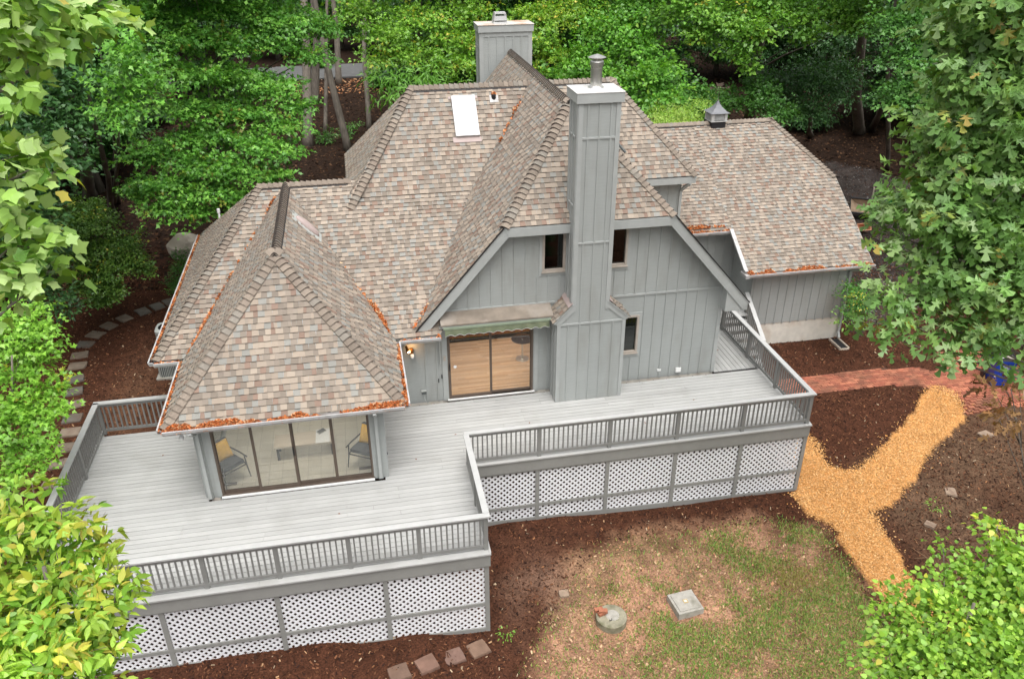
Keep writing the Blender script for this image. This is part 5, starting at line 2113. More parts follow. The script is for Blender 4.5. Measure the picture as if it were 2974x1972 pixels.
def ac(x, y, label):
    z = gz(x, y)
    t = thing("air_conditioner", label, "air conditioner", (x, y, z), "air conditioning units by the left wing")
    m = MB()
    m.box(x - .42, x + .42, y - .42, y + .42, z - .05, z + .06)
    m.build("base_pad", M['concrete'], t)
    n = 28
    def ring(r, zz, pw=5.0):
        out = []
        for i in range(n):
            a = 2 * math.pi * i / n
            c_, s_ = math.cos(a), math.sin(a)
            k = r / (abs(c_) ** pw + abs(s_) ** pw) ** (1 / pw)
            out.append((x + c_ * k, y + s_ * k, z + zz))
        return out
    m = MB()
    a, b = ring(.33, .06), ring(.33, .74)
    for i in range(n):
        m.poly([a[i], a[(i + 1) % n], b[(i + 1) % n], b[i]])
    m.build("coil", M['acdark'], t)
    m = MB()
    for i in range(44):
        an = 2 * math.pi * i / 44
        c_, s_ = math.cos(an), math.sin(an)
        k = .345 / (abs(c_) ** 5 + abs(s_) ** 5) ** .2
        m.bar((x + c_ * k, y + s_ * k, z + .07), (x + c_ * k, y + s_ * k, z + .73), .022, .014, (c_, s_, 0.01))
    m.build("louvre_grille", M['acgrey'], t)
    m = MB()
    a, b, c2, d2 = ring(.36, .72), ring(.36, .80), ring(.33, .83), ring(.27, .83, 2.2)
    for p, q in ((a, b), (b, c2), (c2, d2)):
        for i in range(n):
            m.poly([p[i], p[(i + 1) % n], q[(i + 1) % n], q[i]])
    m.build("top_cover", M['acgrey'], t)
    m = MB()
    for k in range(12):
        an = math.pi * k / 12
        m.bar((x - .27 * math.cos(an), y - .27 * math.sin(an), z + .822), (x + .27 * math.cos(an), y + .27 * math.sin(an), z + .822), .006, .006)
    m.lathe((x, y, z + .70), [(0.0, 0), (.08, 0), (.08, .12), (0.0, .125)], 12)
    m.build("fan_grille", M['dark'], t)


ac(-8.42, 8.35, "grey air conditioner showing below the front corner of the left eave")
ac(-8.75, 10.15, "grey air conditioner half hidden behind the left gutter, beyond the other unit")

# blue roll cart
bx, by = 17.75, 3.15
bz = gz(bx, by)
bn = thing("recycling_cart", "blue wheeled recycling cart with black lid under the oak at the brick pad", "bin", (bx, by, bz))
Rb = Matrix.Rotation(-0.32, 3, 'Z')


def BT(p):
    return Rb @ V3(p) + Vector((bx, by, bz))


def bpart(name, fn, mat, par=bn):
    m = MB()
    fn(m)
    m.v = [tuple(BT(v)) for v in m.v]
    return m.build(name, mat, par)


def frust(m, a, b, z0, z1):
    lo = [(sx * a[0] / 2, sy * a[1] / 2, z0) for sx, sy in ((-1, -1), (1, -1), (1, 1), (-1, 1))]
    hi = [(sx * b[0] / 2, sy * b[1] / 2, z1) for sx, sy in ((-1, -1), (1, -1), (1, 1), (-1, 1))]
    m.poly(hi)
    m.poly(lo[::-1])
    for i in range(4):
        m.poly([lo[i], lo[(i + 1) % 4], hi[(i + 1) % 4], hi[i]])


bpart("body", lambda m: (frust(m, (.46, .52), (.62, .72), .04, .98), frust(m, (.68, .78), (.68, .78), .93, 1.0)), M['bluebin'])
bpart("lid", lambda m: (frust(m, (.70, .80), (.66, .74), 1.0, 1.05), m.box(-.3, .3, .36, .46, .98, 1.04)), M['blackpl'])
for s in (-1, 1):
    bpart("wheel", lambda m: m.tube([(s * .26, .30, .12), (s * .33, .30, .12)], .12, 16), M['blackpl'])
bpart("lid_sticker", lambda m: m.box(.0, .24, -.28, -.06, 1.0505, 1.053), M['winframe'])
bpart("lid_sticker", lambda m: m.box(-.14, -.01, -.27, -.17, 1.0505, 1.053), M['white'])
# illegible lines of white print moulded on the front
for k, (a, b) in enumerate(((-.14, .16), (-.17, .15), (-.12, .12), (-.15, .13))):
    zc = .80 - k * .045
    yf = -(.26 + (.10) * (zc - .04) / .94) - .003
    def row_(m, a=a, b=b, zc=zc, yf=yf, k=k):
        r = random.Random(k)
        xx = a
        while xx < b:
            w = r.choice((.03, .045, .06))
            xe = min(xx + w, b)
            m.poly([(xx, yf - .001, zc - .011), (xe, yf - .001, zc - .011), (xe, yf - .001, zc + .011), (xx, yf - .001, zc + .011)])
            xx = xe + .012
    bpart("printed_line", row_, M['white'])
bpart("printed_line", lambda m: m.poly([(-.25, -.312, .38), (-.18, -.312, .38), (-.18, -.322, .46), (-.25, -.322, .46)]), M['white'])

# splash block under the garage downspout
sz = gz(13.75, 6.0)
sb = thing("splash_block", "sandy concrete splash block under the garage downspout", "splash block", (13.75, 6.0, sz))
m = MB()
m.obox((13.72, 6.42, sz), (0.30, 0, 0), (-.02, -.72, 0), (0, 0, .035))
m.build("tray", M['dark'], sb)
m = MB()
for o_, a_ in (((13.68, 6.42, sz), (.045, 0, 0)), ((14.0, 6.42, sz), (.045, 0, 0))):
    m.obox(o_, a_, (-.02, -.74, 0), (0, 0, .08))
m.obox((13.70, 5.66, sz), (.30, 0, 0), (0, .05, 0), (0, 0, .055))
m.build("rim", M['tabletop'], sb)

# oddments on the drive behind the garage
def odd(name, label, cat, loc):
    return thing(name, label, cat, loc)


wx, wy = 22.3, 17.9
wz = gz(wx, wy)
wb = odd("wheelbarrow", "black wheelbarrow tipped up on the drive beyond the garage", "wheelbarrow", (wx, wy, wz))
Rw = Matrix.Rotation(-0.5, 3, 'Z') @ Matrix.Rotation(math.radians(38), 3, 'X')


def WT(p):
    return Rw @ V3(p) + Vector((wx, wy, wz + .35))


def wpart(name, fn, mat):
    m = MB()
    fn(m)
    m.v = [tuple(WT(v)) for v in m.v]
    return m.build(name, mat, wb)


def trayf(m):
    lo = [(-.42, -.28, 0), (.42, -.28, 0), (.42, .28, 0), (-.42, .28, 0)]
    hi = [(-.82, -.42, .34), (.75, -.42, .34), (.75, .42, .34), (-.82, .42, .34)]
    m.poly(lo[::-1])
    for i in range(4):
        m.poly([lo[i], lo[(i + 1) % 4], hi[(i + 1) % 4], hi[i]])


wpart("tray", trayf, M['earth_tan'])
wpart("tray_rim", lambda m: m.tube([(-.82, -.42, .34), (.75, -.42, .34), (.75, .42, .34), (-.82, .42, .34), (-.82, -.42, .34)], .05, 8), M['blackpl'])
wpart("wheel", lambda m: m.tube([(.72, -.05, -.14), (.72, .05, -.14)], .2, 18), M['blackpl'])
wpart("handle", lambda m: (m.tube([(.72, -.1, -.12), (0, -.25, -.04), (-1.3, -.3, .2)], .02, 8), m.tube([(.72, .1, -.12), (0, .25, -.04), (-1.3, .3, .2)], .02, 8)), M['tabletop'])
gx_, gy_ = 23.4, 18.2
gzz_ = gz(gx_, gy_)
gb_ = odd("spreader", "bright green plastic lawn spreader beside the wheelbarrow", "spreader", (gx_, gy_, gzz_))
m = MB()
lo = [(gx_ - .22, gy_ - .14, gzz_ + .12), (gx_ + .22, gy_ - .14, gzz_ + .12), (gx_ + .22, gy_ + .14, gzz_ + .12), (gx_ - .22, gy_ + .14, gzz_ + .12)]
hi = [(gx_ - .46, gy_ - .3, gzz_ + .55), (gx_ + .46, gy_ - .3, gzz_ + .62), (gx_ + .46, gy_ + .3, gzz_ + .62), (gx_ - .46, gy_ + .3, gzz_ + .55)]
for i in range(4):
    m.poly([lo[i], lo[(i + 1) % 4], hi[(i + 1) % 4], hi[i]])
m.poly(lo[::-1])
m.poly([tuple(np.array(lo[i]) * .4 + np.array(hi[i]) * .6) for i in range(4)])
m.build("hopper", M['greenbox'], gb_)
m = MB()
for s in (-1, 1):
    m.tube([(gx_ + s * .4, gy_, gzz_ + .12), (gx_ + s * .46, gy_, gzz_ + .12)], .12, 14)
m.build("wheel", M['blackpl'], gb_)
pxx, pyy = 20.9, 16.1
pz_ = gz(pxx, pyy)
pt_ = odd("planter", "terracotta rectangular planter trough tipped beside the garage roof edge", "planter", (pxx, pyy, pz_))
m = MB()
Rp = Matrix.Rotation(math.radians(-55), 3, 'X')
lo = [(-.26, -.12, 0), (.26, -.12, 0), (.26, .12, 0), (-.26, .12, 0)]
hi = [(-.34, -.18, .3), (.34, -.18, .3), (.34, .18, .3), (-.34, .18, .3)]
inn = [(-.30, -.14, .3), (.30, -.14, .3), (.30, .14, .3), (-.30, .14, .3)]
inb = [(-.24, -.10, .04), (.24, -.10, .04), (.24, .10, .04), (-.24, .10, .04)]
T_ = lambda p: tuple(Rp.inverted() @ V3(p) + Vector((pxx, pyy, pz_ + .2)))
for i in range(4):
    j = (i + 1) % 4
    m.poly([T_(lo[i]), T_(lo[j]), T_(hi[j]), T_(hi[i])])
    m.poly([T_(hi[i]), T_(hi[j]), T_(inn[j]), T_(inn[i])])
    m.poly([T_(inn[i]), T_(inn[j]), T_(inb[j]), T_(inb[i])])
m.poly([T_(p) for p in inb])
m.poly([T_(p) for p in lo[::-1]])
m.build("trough", M['terracotta'], pt_)
bk = odd("bucket", "pale metal bucket with a wooden handle tool beside it on the drive", "bucket", (23.9, 19.4, gz(23.9, 19.4)))
m = MB()
m.lathe((23.9, 19.4, gz(23.9, 19.4)), [(.0, 0), (.13, 0), (.17, .32), (.155, .32), (.12, .03), (0, .03)], 18)
m.build("pail", M['metal'], bk)
sh = odd("tool_handle", "upright wooden tool handle standing beside the metal bucket", "tool", (23.55, 19.4, gz(23.55, 19.4)))
m = MB()
m.tube([(23.55, 19.4, gz(23.55, 19.4)), (23.55, 19.45, gz(23.55, 19.4) + .95)], .035, 8)
m.build("shaft", M['tabletop'], sh)
# boulder
bo = thing("boulder", "large pale boulder at the wood edge beyond the left roof corner", "boulder", (-9.3, 17.9, -1.0))
N1 = 18
m = MB()
r_ = np.random.default_rng(5)
dirs = []
import itertools
base_pts = []
for i in range(9):
    for j in range(N1):
        th = math.pi * i / 8
        ph = 2 * math.pi * j / N1
        base_pts.append((math.sin(th) * math.cos(ph), math.sin(th) * math.sin(ph), math.cos(th)))
planes_ = r_.normal(size=(16, 3))
planes_ /= np.linalg.norm(planes_, axis=1)[:, None]
pd = r_.uniform(.62, .95, 16)
vv = []
for p in base_pts:
    dts = planes_ @ np.array(p)
    k = min([1.0] + [pd[q] / dts[q] for q in range(16) if dts[q] > .05])
    vv.append((-9.3 + p[0] * k * .85, 17.9 + p[1] * k * .75, -.75 + p[2] * k * .75))
m.v = vv
for i in range(8):
    for j in range(N1):
        m.f.append((i * N1 + j, i * N1 + (j + 1) % N1, (i + 1) * N1 + (j + 1) % N1, (i + 1) * N1 + j))
        m.c.append(None)
m.build("rock", M['rock'], bo)
# a few dry leaves on the deck
for i, (x, y) in enumerate(((-0.1, 1.35), (-7.4, 1.9), (-3.1, -1.2), (-6.9, -2.0), (4.9, 0.9), (6.6, 1.7), (-1.2, 0.5), (8.4, 4.2), (1.9, 1.5))):
    m = MB()
    a = i * 1.3
    P_ = [(x + .035 * math.cos(a), y + .035 * math.sin(a), .006), (x + .02 * math.cos(a + 1.4), y + .02 * math.sin(a + 1.4), .018), (x - .035 * math.cos(a), y - .035 * math.sin(a), .008), (x - .02 * math.cos(a + 1.4), y - .02 * math.sin(a + 1.4), .02)]
    m.poly(P_, (0.22, 0.10, 0.05))
    m.poly([(p[0], p[1], p[2] - .002) for p in P_[::-1]], (0.22, 0.10, 0.05))
    tag(m.build("fallen_leaf", M['flake']), "small dry brown leaf on the deck boards, %s from the left" % ordn[[-7.4, -6.9, -3.1, -1.2, -0.1, 1.9, 4.9, 6.6, 8.4].index(x)], "leaf", "dry leaves on the deck")
# broken stone flakes on the soil
for i, (x, y, w, lb) in enumerate(((1.92, -2.35, .2, "flat grey stone flake on bare soil near the front lattice corner"), (13.2, -1.0, .3, "tan flat stone at the far side of the trodden soil right of the chip path"),
                                   (11.9, -2.0, .22, "small grey flat stone right of the lower chip path"), (15.7, 0.9, .3, "pale oval stone in the soil near the brick pad"))):
    o = link("flat_stone", stone_mesh(w * 1.2, w, 80 + i), None, (x, y, gz(x, y) + .012), (0.05, 0.03, i * 1.1), None, (0.30, 0.22, 0.16))
    tag(o, lb, "stone")
for i, (x, y, L, a, lb) in enumerate(((11.25, -3.3, .8, 1.9, "pale dry stalk standing near the lower right bush"), (6.1, -4.7, 1.0, -.5, "thin brown twig lying on the lower lawn"), (4.9, -2.55, .55, .7, "thin stick on the ground behind the square box lid"))):
    m = MB()
    z = gz(x, y) + .02
    m.tube([(x, y, z), (x + L * .5 * math.cos(a), y + L * .5 * math.sin(a), z + .05), (x + L * math.cos(a), y + L * math.sin(a), z + .03)], [.012, .009, .004], 6)
    m.tube([(x + L * .45 * math.cos(a), y + L * .45 * math.sin(a), z + .04), (x + L * .7 * math.cos(a + .5), y + L * .7 * math.sin(a + .5), z + .03)], [.007, .003], 6)
    tag(m.build("twig", M['twig']), lb, "twig")

# ---------------------------------------------------------------- vegetation
SHAPES = {
    'diamond': [(0, 0), (.30, .45), (0, 1), (-.30, .45)],
    'broad': [(0, 0), (.34, .22), (.36, .55), (0, 1), (-.36, .55), (-.34, .22)],
    'oval': [(0, 0), (.17, .25), (.20, .55), (0, 1), (-.20, .55), (-.17, .25)],
    'maple': [(0, 0), (.52, .40), (.20, .55), (0, 1), (-.20, .55), (-.52, .40)],
    'long': [(0, 0), (.13, .4), (0, 1), (-.13, .4)],
    'tulip': [(0, 0), (.30, .02), (.50, .28), (.36, .46), (.40, .86), (.0, .74), (-.40, .86), (-.36, .46), (-.50, .28), (-.30, .02)],
    'oak': [(0, 0), (.05, .20), (.30, .20), (.07, .36), (.46, .62), (.08, .60), (.26, .95), (0, 1), (-.26, .95), (-.08, .60), (-.46, .62), (-.07, .36), (-.30, .20), (-.05, .20)],
}


def leaf_verts(P, Dv, Nv, size, shape, fold=0.25, droop=0.25):
    """P base points, Dv leaf directions, Nv normals (unit), size lengths -> (n*k,3)"""
    sh = np.array(SHAPES[shape])
    Sv = np.cross(Dv, Nv)
    Sv /= np.linalg.norm(Sv, axis=1)[:, None] + 1e-9
    Nv = np.cross(Sv, Dv)
    x = sh[:, 0][None, :, None]
    y = sh[:, 1][None, :, None]
    z = fold * np.abs(x) - droop * y * y
    V = P[:, None] + size[:, None, None] * (x * Sv[:, None] + y * Dv[:, None] + z * Nv[:, None])
    return V.reshape(-1, 3), len(sh)


def norm(a):
    return a / (np.linalg.norm(a, axis=1)[:, None] + 1e-9)


def foliage_points(blobs, leaf, cover, flat, seed, up=0.8, sprayr=None, per=16):
    """leaf positions arranged in flattened sprays on the outside of each blob"""
    r = np.random.default_rng(seed)
    PP, DD, NN, SP = [], [], [], []
    sid = 0
    for (cx, cy, cz, rx, rz) in blobs:
        n = int(cover * 2 * math.pi * rx * (rx + rz) / 2 / (0.42 * leaf * leaf))
        ns = max(3, int(n / per))
        u = r.normal(size=(ns, 3))
        u = norm(u)
        u[:, 2] = np.where(u[:, 2] < -0.35, -u[:, 2], u[:, 2])
        rad = r.random(ns) ** 0.45
        lump = 1 + 0.26 * np.sin(u[:, 0] * 4 + seed) * np.cos(u[:, 1] * 5 + cx) + 0.12 * r.normal(size=ns)
        c = np.stack([cx + u[:, 0] * rx * rad * lump, cy + u[:, 1] * rx * rad * lump, cz + u[:, 2] * rz * rad * lump], 1)
        out = u.copy()
        out[:, 2] *= 0.4
        out = norm(out + r.normal(size=(ns, 3)) * 0.25)
        nrm = norm(np.array([0, 0, up]) + out * 0.45 + r.normal(size=(ns, 3)) * 0.22)
        side = norm(np.cross(out, nrm))
        sr = sprayr or max(leaf * 2.6, rx * 0.26)
        m = per
        a = r.random((ns, m)) * 2 * math.pi
        q = np.sqrt(r.random((ns, m))) * sr * (0.7 + 0.6 * r.random((ns, 1)))
        loc = (side[:, None] * (np.cos(a) * q)[..., None] + out[:, None] * (np.sin(a) * q * 1.2)[..., None] + nrm[:, None] * (r.normal(size=(ns, m)) * sr * flat - q * q / sr * 0.22)[..., None])
        p = c[:, None] + loc
        dv = norm((out[:, None] * 0.7 + loc / (q[..., None] + 1e-6) * 0.8 + r.normal(size=(ns, m, 3)) * 0.35).reshape(-1, 3))
        nv = norm((nrm[:, None] + r.normal(size=(ns, m, 3)) * 0.42).reshape(-1, 3))
        PP.append(p.reshape(-1, 3))
        DD.append(dv)
        NN.append(nv)
        SP.append(np.repeat(np.arange(ns) + sid, m))
        sid += ns
    return np.concatenate(PP), np.concatenate(DD), np.concatenate(NN), np.concatenate(SP)


def leaf_colors(n, sp, pal, seed, tip=None, tipfrac=0.0):
    r = np.random.default_rng(seed + 9)
    pal = np.array(pal)
    ks = r.integers(0, len(pal), sp.max() + 1)
    sv = 0.82 + 0.36 * r.random(sp.max() + 1)
    c = pal[ks][sp] * sv[sp][:, None] * (0.8 + 0.4 * r.random((n, 1)))
    if tip is not None:
        tips = np.array(tip)
        hot = r.random(sp.max() + 1) < tipfrac
        sel = hot[sp] & (r.random(n) < 0.65)
        c[sel] = tips[r.integers(0, len(tips), sel.sum())] * (0.8 + 0.4 * r.random((sel.sum(), 1)))
    return c


CAMP = np.array(cam.matrix_world.translation)
CAMR = np.array(cam.matrix_world.to_3x3())


def in_frame(P):
    q = (P - CAMP) @ CAMR
    d = -q[:, 2]
    ok = d > 0.3
    u = q[:, 0] / np.where(ok, d, 1) * 2372.49
    v = q[:, 1] / np.where(ok, d, 1) * 2372.49
    return ok & (np.abs(u) < 1500) & (np.abs(v) < 1000), d


def trunk_mesh(base, blobs, r0, seed, limbs=True, lean=None, height=None):
    r = random.Random(seed)
    m = MB()
    c = np.array(blobs)
    tx, ty = c[:, 0].mean(), c[:, 1].mean()
    tz = height or (c[:, 2].max() * 0.75 + c[:, 2].mean() * 0.25)
    if lean:
        tx, ty = lean
    B = np.array(base)
    T = np.array((tx, ty, tz))
    pts = []
    for i in range(8):
        f = i / 7
        p = B * (1 - f) + T * f
        e = 0.0 if i in (0, 7) else 0.12 * r0 * 6
        pts.append((p[0] + r.uniform(-e, e), p[1] + r.uniform(-e, e), p[2]))
    m.tube(pts, [r0 * (1.35 if i == 0 else 1 - .8 * i / 7) for i in range(8)], 9)
    if limbs:
        for (bx, by, bz, rx, rz) in blobs:
            f = min(.95, max(.3, (bz - rz * .4 - B[2]) / (T[2] - B[2] + 1e-6) - .12))
            i = min(6, int(f * 7))
            s = np.array(pts[i])
            e = np.array((bx, by, bz))
            k1 = s * .6 + e * .4 + np.array((0, 0, .25 * rz))
            rr = max(.012, r0 * .28 * (1 - .5 * f))
            ov = (e - k1)
            ov = ov / (np.linalg.norm(ov) + 1e-6) * rx * .6
            rr = min(rr, 0.10 + rx * .03)
            m.tube([s, k1, e, e + ov], [rr, rr * .55, max(.005, rr * .22), .004], 6)
            for q in range(3):
                t = e + np.array((r.uniform(-1, 1) * rx, r.uniform(-1, 1) * rx, r.uniform(-.3, .8) * rz))
                m.tube([e - ov * .3, (e + t) / 2, t], [max(.004, rr * .2), max(.003, rr * .12), .002], 5)
    return m


def tree(name, label, cat, base, blobs, leaf, shape, pal, r0=0.15, cover=2.0, flat=0.16, seed=1, singles=0, tip=None, tipfrac=0.0, group=None,
         fold=0.22, droop=0.25, up=0.8, per=16, sprayr=None, lean=None, height=None, limbs=True):
    t = thing(name, label, cat, base, group)
    trunk_mesh(base, blobs, r0, seed, limbs, lean, height).build("trunk" if cat == 'tree' else "stem", M['bark'], t, True)
    P, D, N, SPI = foliage_points(blobs, leaf, cover, flat, seed, up, sprayr, per)
    n = len(P)
    r = np.random.default_rng(seed + 3)
    size = leaf * (0.72 + 0.5 * r.random(n))
    cols = leaf_colors(n, SPI, pal, seed, tip, tipfrac)
    keep = np.ones(n, bool)
    if singles:
        ok, d = in_frame(P)
        cand = np.where(ok)[0]
        cand = cand[np.argsort(d[cand])][:singles]
        keep[cand] = False
        V1, k = leaf_verts(np.zeros((1, 3)), np.array([[0., 1, 0]]), np.array([[0., 0, 1]]), np.ones(1), shape, fold, droop)
        lm = bpy.data.meshes.new("leaf")
        lm.from_pydata([tuple(p) for p in V1], [], [tuple(range(k))])
        lm.materials.append(M['leaf_one'])
        for i in cand:
            dv = Vector(D[i])
            sv = dv.cross(Vector(N[i])).normalized()
            nv = sv.cross(dv)
            mt = Matrix((sv, dv, nv)).transposed()
            s = size[i]
            link("leaf", lm, t, P[i], mt.to_euler(), (s, s, s), cols[i])
    V, k = leaf_verts(P[keep], D[keep], N[keep], size[keep], shape, fold, droop)
    m = keep.sum()
    me = fast_mesh("foliage", V, np.arange(m * k).reshape(m, k), np.repeat(cols[keep], k, 0), M['leaf'])
    o = link("crown" if cat == 'tree' else "foliage", me, t)
    o["kind"] = "stuff"
    return t


def copy_tree(src, loc, rz, s, label, group):
    c = src.copy()
    C.objects.link(c)
    c.location = loc
    c.rotation_euler = (0, 0, rz)
    c.scale = (s, s, s)
    c["label"] = label
    c["group"] = group
    for ch in list(src.children):
        q = ch.copy()
        C.objects.link(q)
        q.parent = c
    return c


# leaf albedos
G_MAPLE = [(0.154, 0.373, 0.055), (0.121, 0.313, 0.046), (0.209, 0.439, 0.071), (0.094, 0.253, 0.044)]
G_DARK = [(0.052, 0.138, 0.04), (0.069, 0.167, 0.048), (0.041, 0.109, 0.034)]
G_LIGHT = [(0.213, 0.427, 0.051), (0.259, 0.483, 0.062), (0.174, 0.371, 0.047)]
G_YEL = [(0.33, 0.48, 0.09), (0.26, 0.43, 0.07), (0.40, 0.52, 0.14), (0.22, 0.38, 0.06)]
G_MID = [(0.088, 0.23, 0.044), (0.071, 0.192, 0.04), (0.11, 0.275, 0.05)]
G_OAK = [(0.19, 0.35, 0.09), (0.14, 0.275, 0.07), (0.24, 0.40, 0.11), (0.16, 0.30, 0.08), (0.28, 0.41, 0.16)]
G_TULIP = [(0.27, 0.44, 0.09), (0.20, 0.36, 0.06), (0.36, 0.52, 0.16), (0.13, 0.27, 0.05), (0.42, 0.56, 0.22)]
T_ORANGE = [(0.33, 0.42, 0.10), (0.40, 0.40, 0.10), (0.44, 0.33, 0.09)]
T_YEL = [(0.54, 0.56, 0.07), (0.46, 0.52, 0.07), (0.60, 0.52, 0.10)]
tree('tulip_tree', 'near tree with large pale lobed leaves reaching in at the upper left', 'tree', (-10.6, -10.8, gz(-10.6, -10.8) - .05), [(-4.1, -9.84, 11.63, 0.34, 0.26), (-3.99, -9.49, 11.61, 0.33, 0.25), (-3.82, -9.34, 11.56, 0.28, 0.21), (-3.7, -9.22, 11.52, 0.16, 0.12), (-3.91, -9.39, 11.38, 0.21, 0.16), (-4.03, -9.74, 11.45, 0.26, 0.2), (-4.14, -9.99, 11.46, 0.25, 0.19), (-4.15, -10.13, 11.22, 0.16, 0.12), (-4.2, -10.18, 11.06, 0.15, 0.11), (-4.2, -9.94, 10.71, 0.16, 0.12), (-4.26, -10.2, 10.64, 0.21, 0.16), (-4.14, -10.06, 10.59, 0.14, 0.11), (-4.24, -10.35, 10.47, 0.18, 0.14), (-4.27, -10.43, 10.28, 0.23, 0.17), (-4.2, -10.33, 10.15, 0.16, 0.12), (-4.2, -10.4, 9.99, 0.15, 0.11), (-4.29, -10.52, 10.07, 0.2, 0.15), (-4.29, -10.69, 9.95, 0.13, 0.1), (-4.41, -9.97, 11.53, 0.41, 0.31), (-4.5, -10.38, 10.75, 0.41, 0.31)], 0.1, 'tulip', G_TULIP, r0=0.16, cover=1.25, flat=0.2, seed=11, singles=300, tip=T_YEL, tipfrac=0.04, fold=0.12, droop=0.35, per=8, sprayr=0.15, up=0.55, lean=(-7.6, -10.2), height=13)
tree('photinia_tree', 'small tree with glossy oval leaves and golden tips overlapping the left deck end', 'tree', (-5.6, -9.9, gz(-5.6, -9.9) - .05), [(-5.36, -9.05, 7.19, 0.22, 0.17), (-5.46, -9.35, 7.04, 0.42, 0.32), (-5.05, -9.41, 7.06, 0.36, 0.27), (-4.84, -9.47, 6.86, 0.28, 0.21), (-4.64, -9.8, 6.7, 0.3, 0.22), (-5.06, -9.71, 6.7, 0.5, 0.38), (-5.44, -9.67, 6.64, 0.5, 0.38), (-4.7, -10.04, 6.48, 0.36, 0.27), (-5.1, -10.09, 6.48, 0.55, 0.41), (-4.56, -10.01, 6.59, 0.22, 0.17), (-5.44, -10.15, 6.44, 0.5, 0.38), (-4.83, -10.36, 6.37, 0.45, 0.34), (-5.1, -10.52, 6.35, 0.5, 0.38), (-5.92, -9.52, 6.8, 0.6, 0.45), (-5.78, -10.05, 6.45, 0.6, 0.45), (-5.17, -10.71, 6.08, 0.7, 0.52), (-4.8, -10.61, 6.12, 0.4, 0.3), (-4.54, -9.79, 6.76, 0.14, 0.11), (-4.53, -10.14, 6.37, 0.12, 0.09)], 0.13, 'oval', [(0.33,0.56,0.07),(0.40,0.62,0.085),(0.24,0.46,0.06),(0.46,0.62,0.085)], r0=0.09, cover=1.9, flat=0.12, seed=12, singles=300, tip=T_YEL, tipfrac=0.28, fold=0.3, droop=0.3, per=8, sprayr=0.07, up=0.7)
tree('dogwood_bush', 'light green bush with small pointed leaves at the lower right', 'tree', (3.9, -11.5, gz(3.9, -11.5) - .05), [(4.11, -10.71, 6.48, 0.19, 0.11), (3.65, -10.61, 6.27, 0.12, 0.07), (4.23, -10.95, 6.38, 0.3, 0.17), (3.86, -10.96, 6.17, 0.34, 0.2), (3.42, -11.0, 6.06, 0.29, 0.17), (2.97, -11.01, 5.98, 0.26, 0.15), (2.74, -11.02, 5.94, 0.14, 0.08), (3.92, -11.29, 6.12, 0.38, 0.23), (3.32, -11.44, 6.08, 0.42, 0.25), (2.88, -11.38, 5.92, 0.34, 0.2), (2.6, -11.47, 5.8, 0.24, 0.14), (2.96, -11.7, 5.9, 0.38, 0.23), (3.53, -11.75, 6.05, 0.42, 0.25), (3.27, -11.87, 5.89, 0.42, 0.25), (2.59, -11.79, 5.71, 0.34, 0.2), (4.24, -11.35, 6.4, 0.42, 0.25), (3.89, -11.89, 6.13, 0.51, 0.3), (2.72, -11.96, 5.56, 0.51, 0.3), (3.37, -12.18, 5.78, 0.51, 0.3)], 0.064, 'broad', [(0.27,0.46,0.06),(0.33,0.52,0.07),(0.20,0.38,0.05)], r0=0.07, cover=1.7, flat=0.07, seed=13, singles=300, tip=T_YEL, tipfrac=0.05, fold=0.2, droop=0.3, per=14, sprayr=0.19)
tree('oak_tree', 'large red oak with lobed leaves and orange stalks filling the right side', 'tree', (12.4, -7.2, gz(12.4, -7.2) - .05), [(7.77, -4.54, 10.66, 1.1, 0.83), (7.58, -4.21, 10.17, 0.59, 0.44), (8.18, -4.77, 9.93, 1.04, 0.78), (7.55, -4.57, 9.55, 0.72, 0.54), (7.9, -4.98, 9.15, 0.98, 0.73), (7.27, -4.78, 8.92, 0.72, 0.54), (7.07, -4.91, 8.41, 0.59, 0.44), (7.58, -5.19, 8.46, 0.91, 0.68), (8.1, -5.41, 8.39, 1.04, 0.78), (6.78, -4.94, 8.04, 0.55, 0.41), (6.5, -5.12, 7.72, 0.47, 0.35), (6.27, -5.16, 7.52, 0.29, 0.22), (7.09, -5.32, 7.75, 0.78, 0.58), (7.65, -5.61, 7.58, 0.98, 0.73), (8.06, -5.96, 7.34, 1.04, 0.78), (6.56, -5.37, 7.28, 0.33, 0.25), (7.06, -5.62, 7.05, 0.65, 0.49), (7.52, -6.0, 6.82, 0.85, 0.64), (7.91, -6.37, 6.59, 0.91, 0.68), (6.87, -5.94, 6.67, 0.45, 0.34), (6.35, -5.88, 6.75, 0.26, 0.2), (5.99, -5.64, 6.91, 0.22, 0.17), (6.03, -5.93, 6.68, 0.24, 0.18), (6.27, -6.29, 6.42, 0.29, 0.22), (5.75, -6.0, 6.42, 0.22, 0.17), (6.04, -6.35, 6.23, 0.18, 0.14), (6.96, -6.37, 6.32, 0.52, 0.39), (7.34, -6.6, 6.29, 0.34, 0.26), (6.87, -6.75, 6.06, 0.29, 0.22), (7.63, -6.92, 6.25, 0.34, 0.26), (8.75, -5.27, 9.49, 1.56, 1.17), (8.64, -6.38, 7.12, 1.56, 1.17), (8.3, -4.41, 11.17, 1.3, 0.98), (7.65, -4.12, 11.16, 0.91, 0.68)], 0.205, 'oak', G_OAK, r0=0.24, cover=1.7, flat=0.22, seed=14, singles=300, tip=T_ORANGE, tipfrac=0.07, fold=0.15, droop=0.55, per=9, sprayr=0.2, up=0.55, height=11.5, lean=(12.3, -6.0))
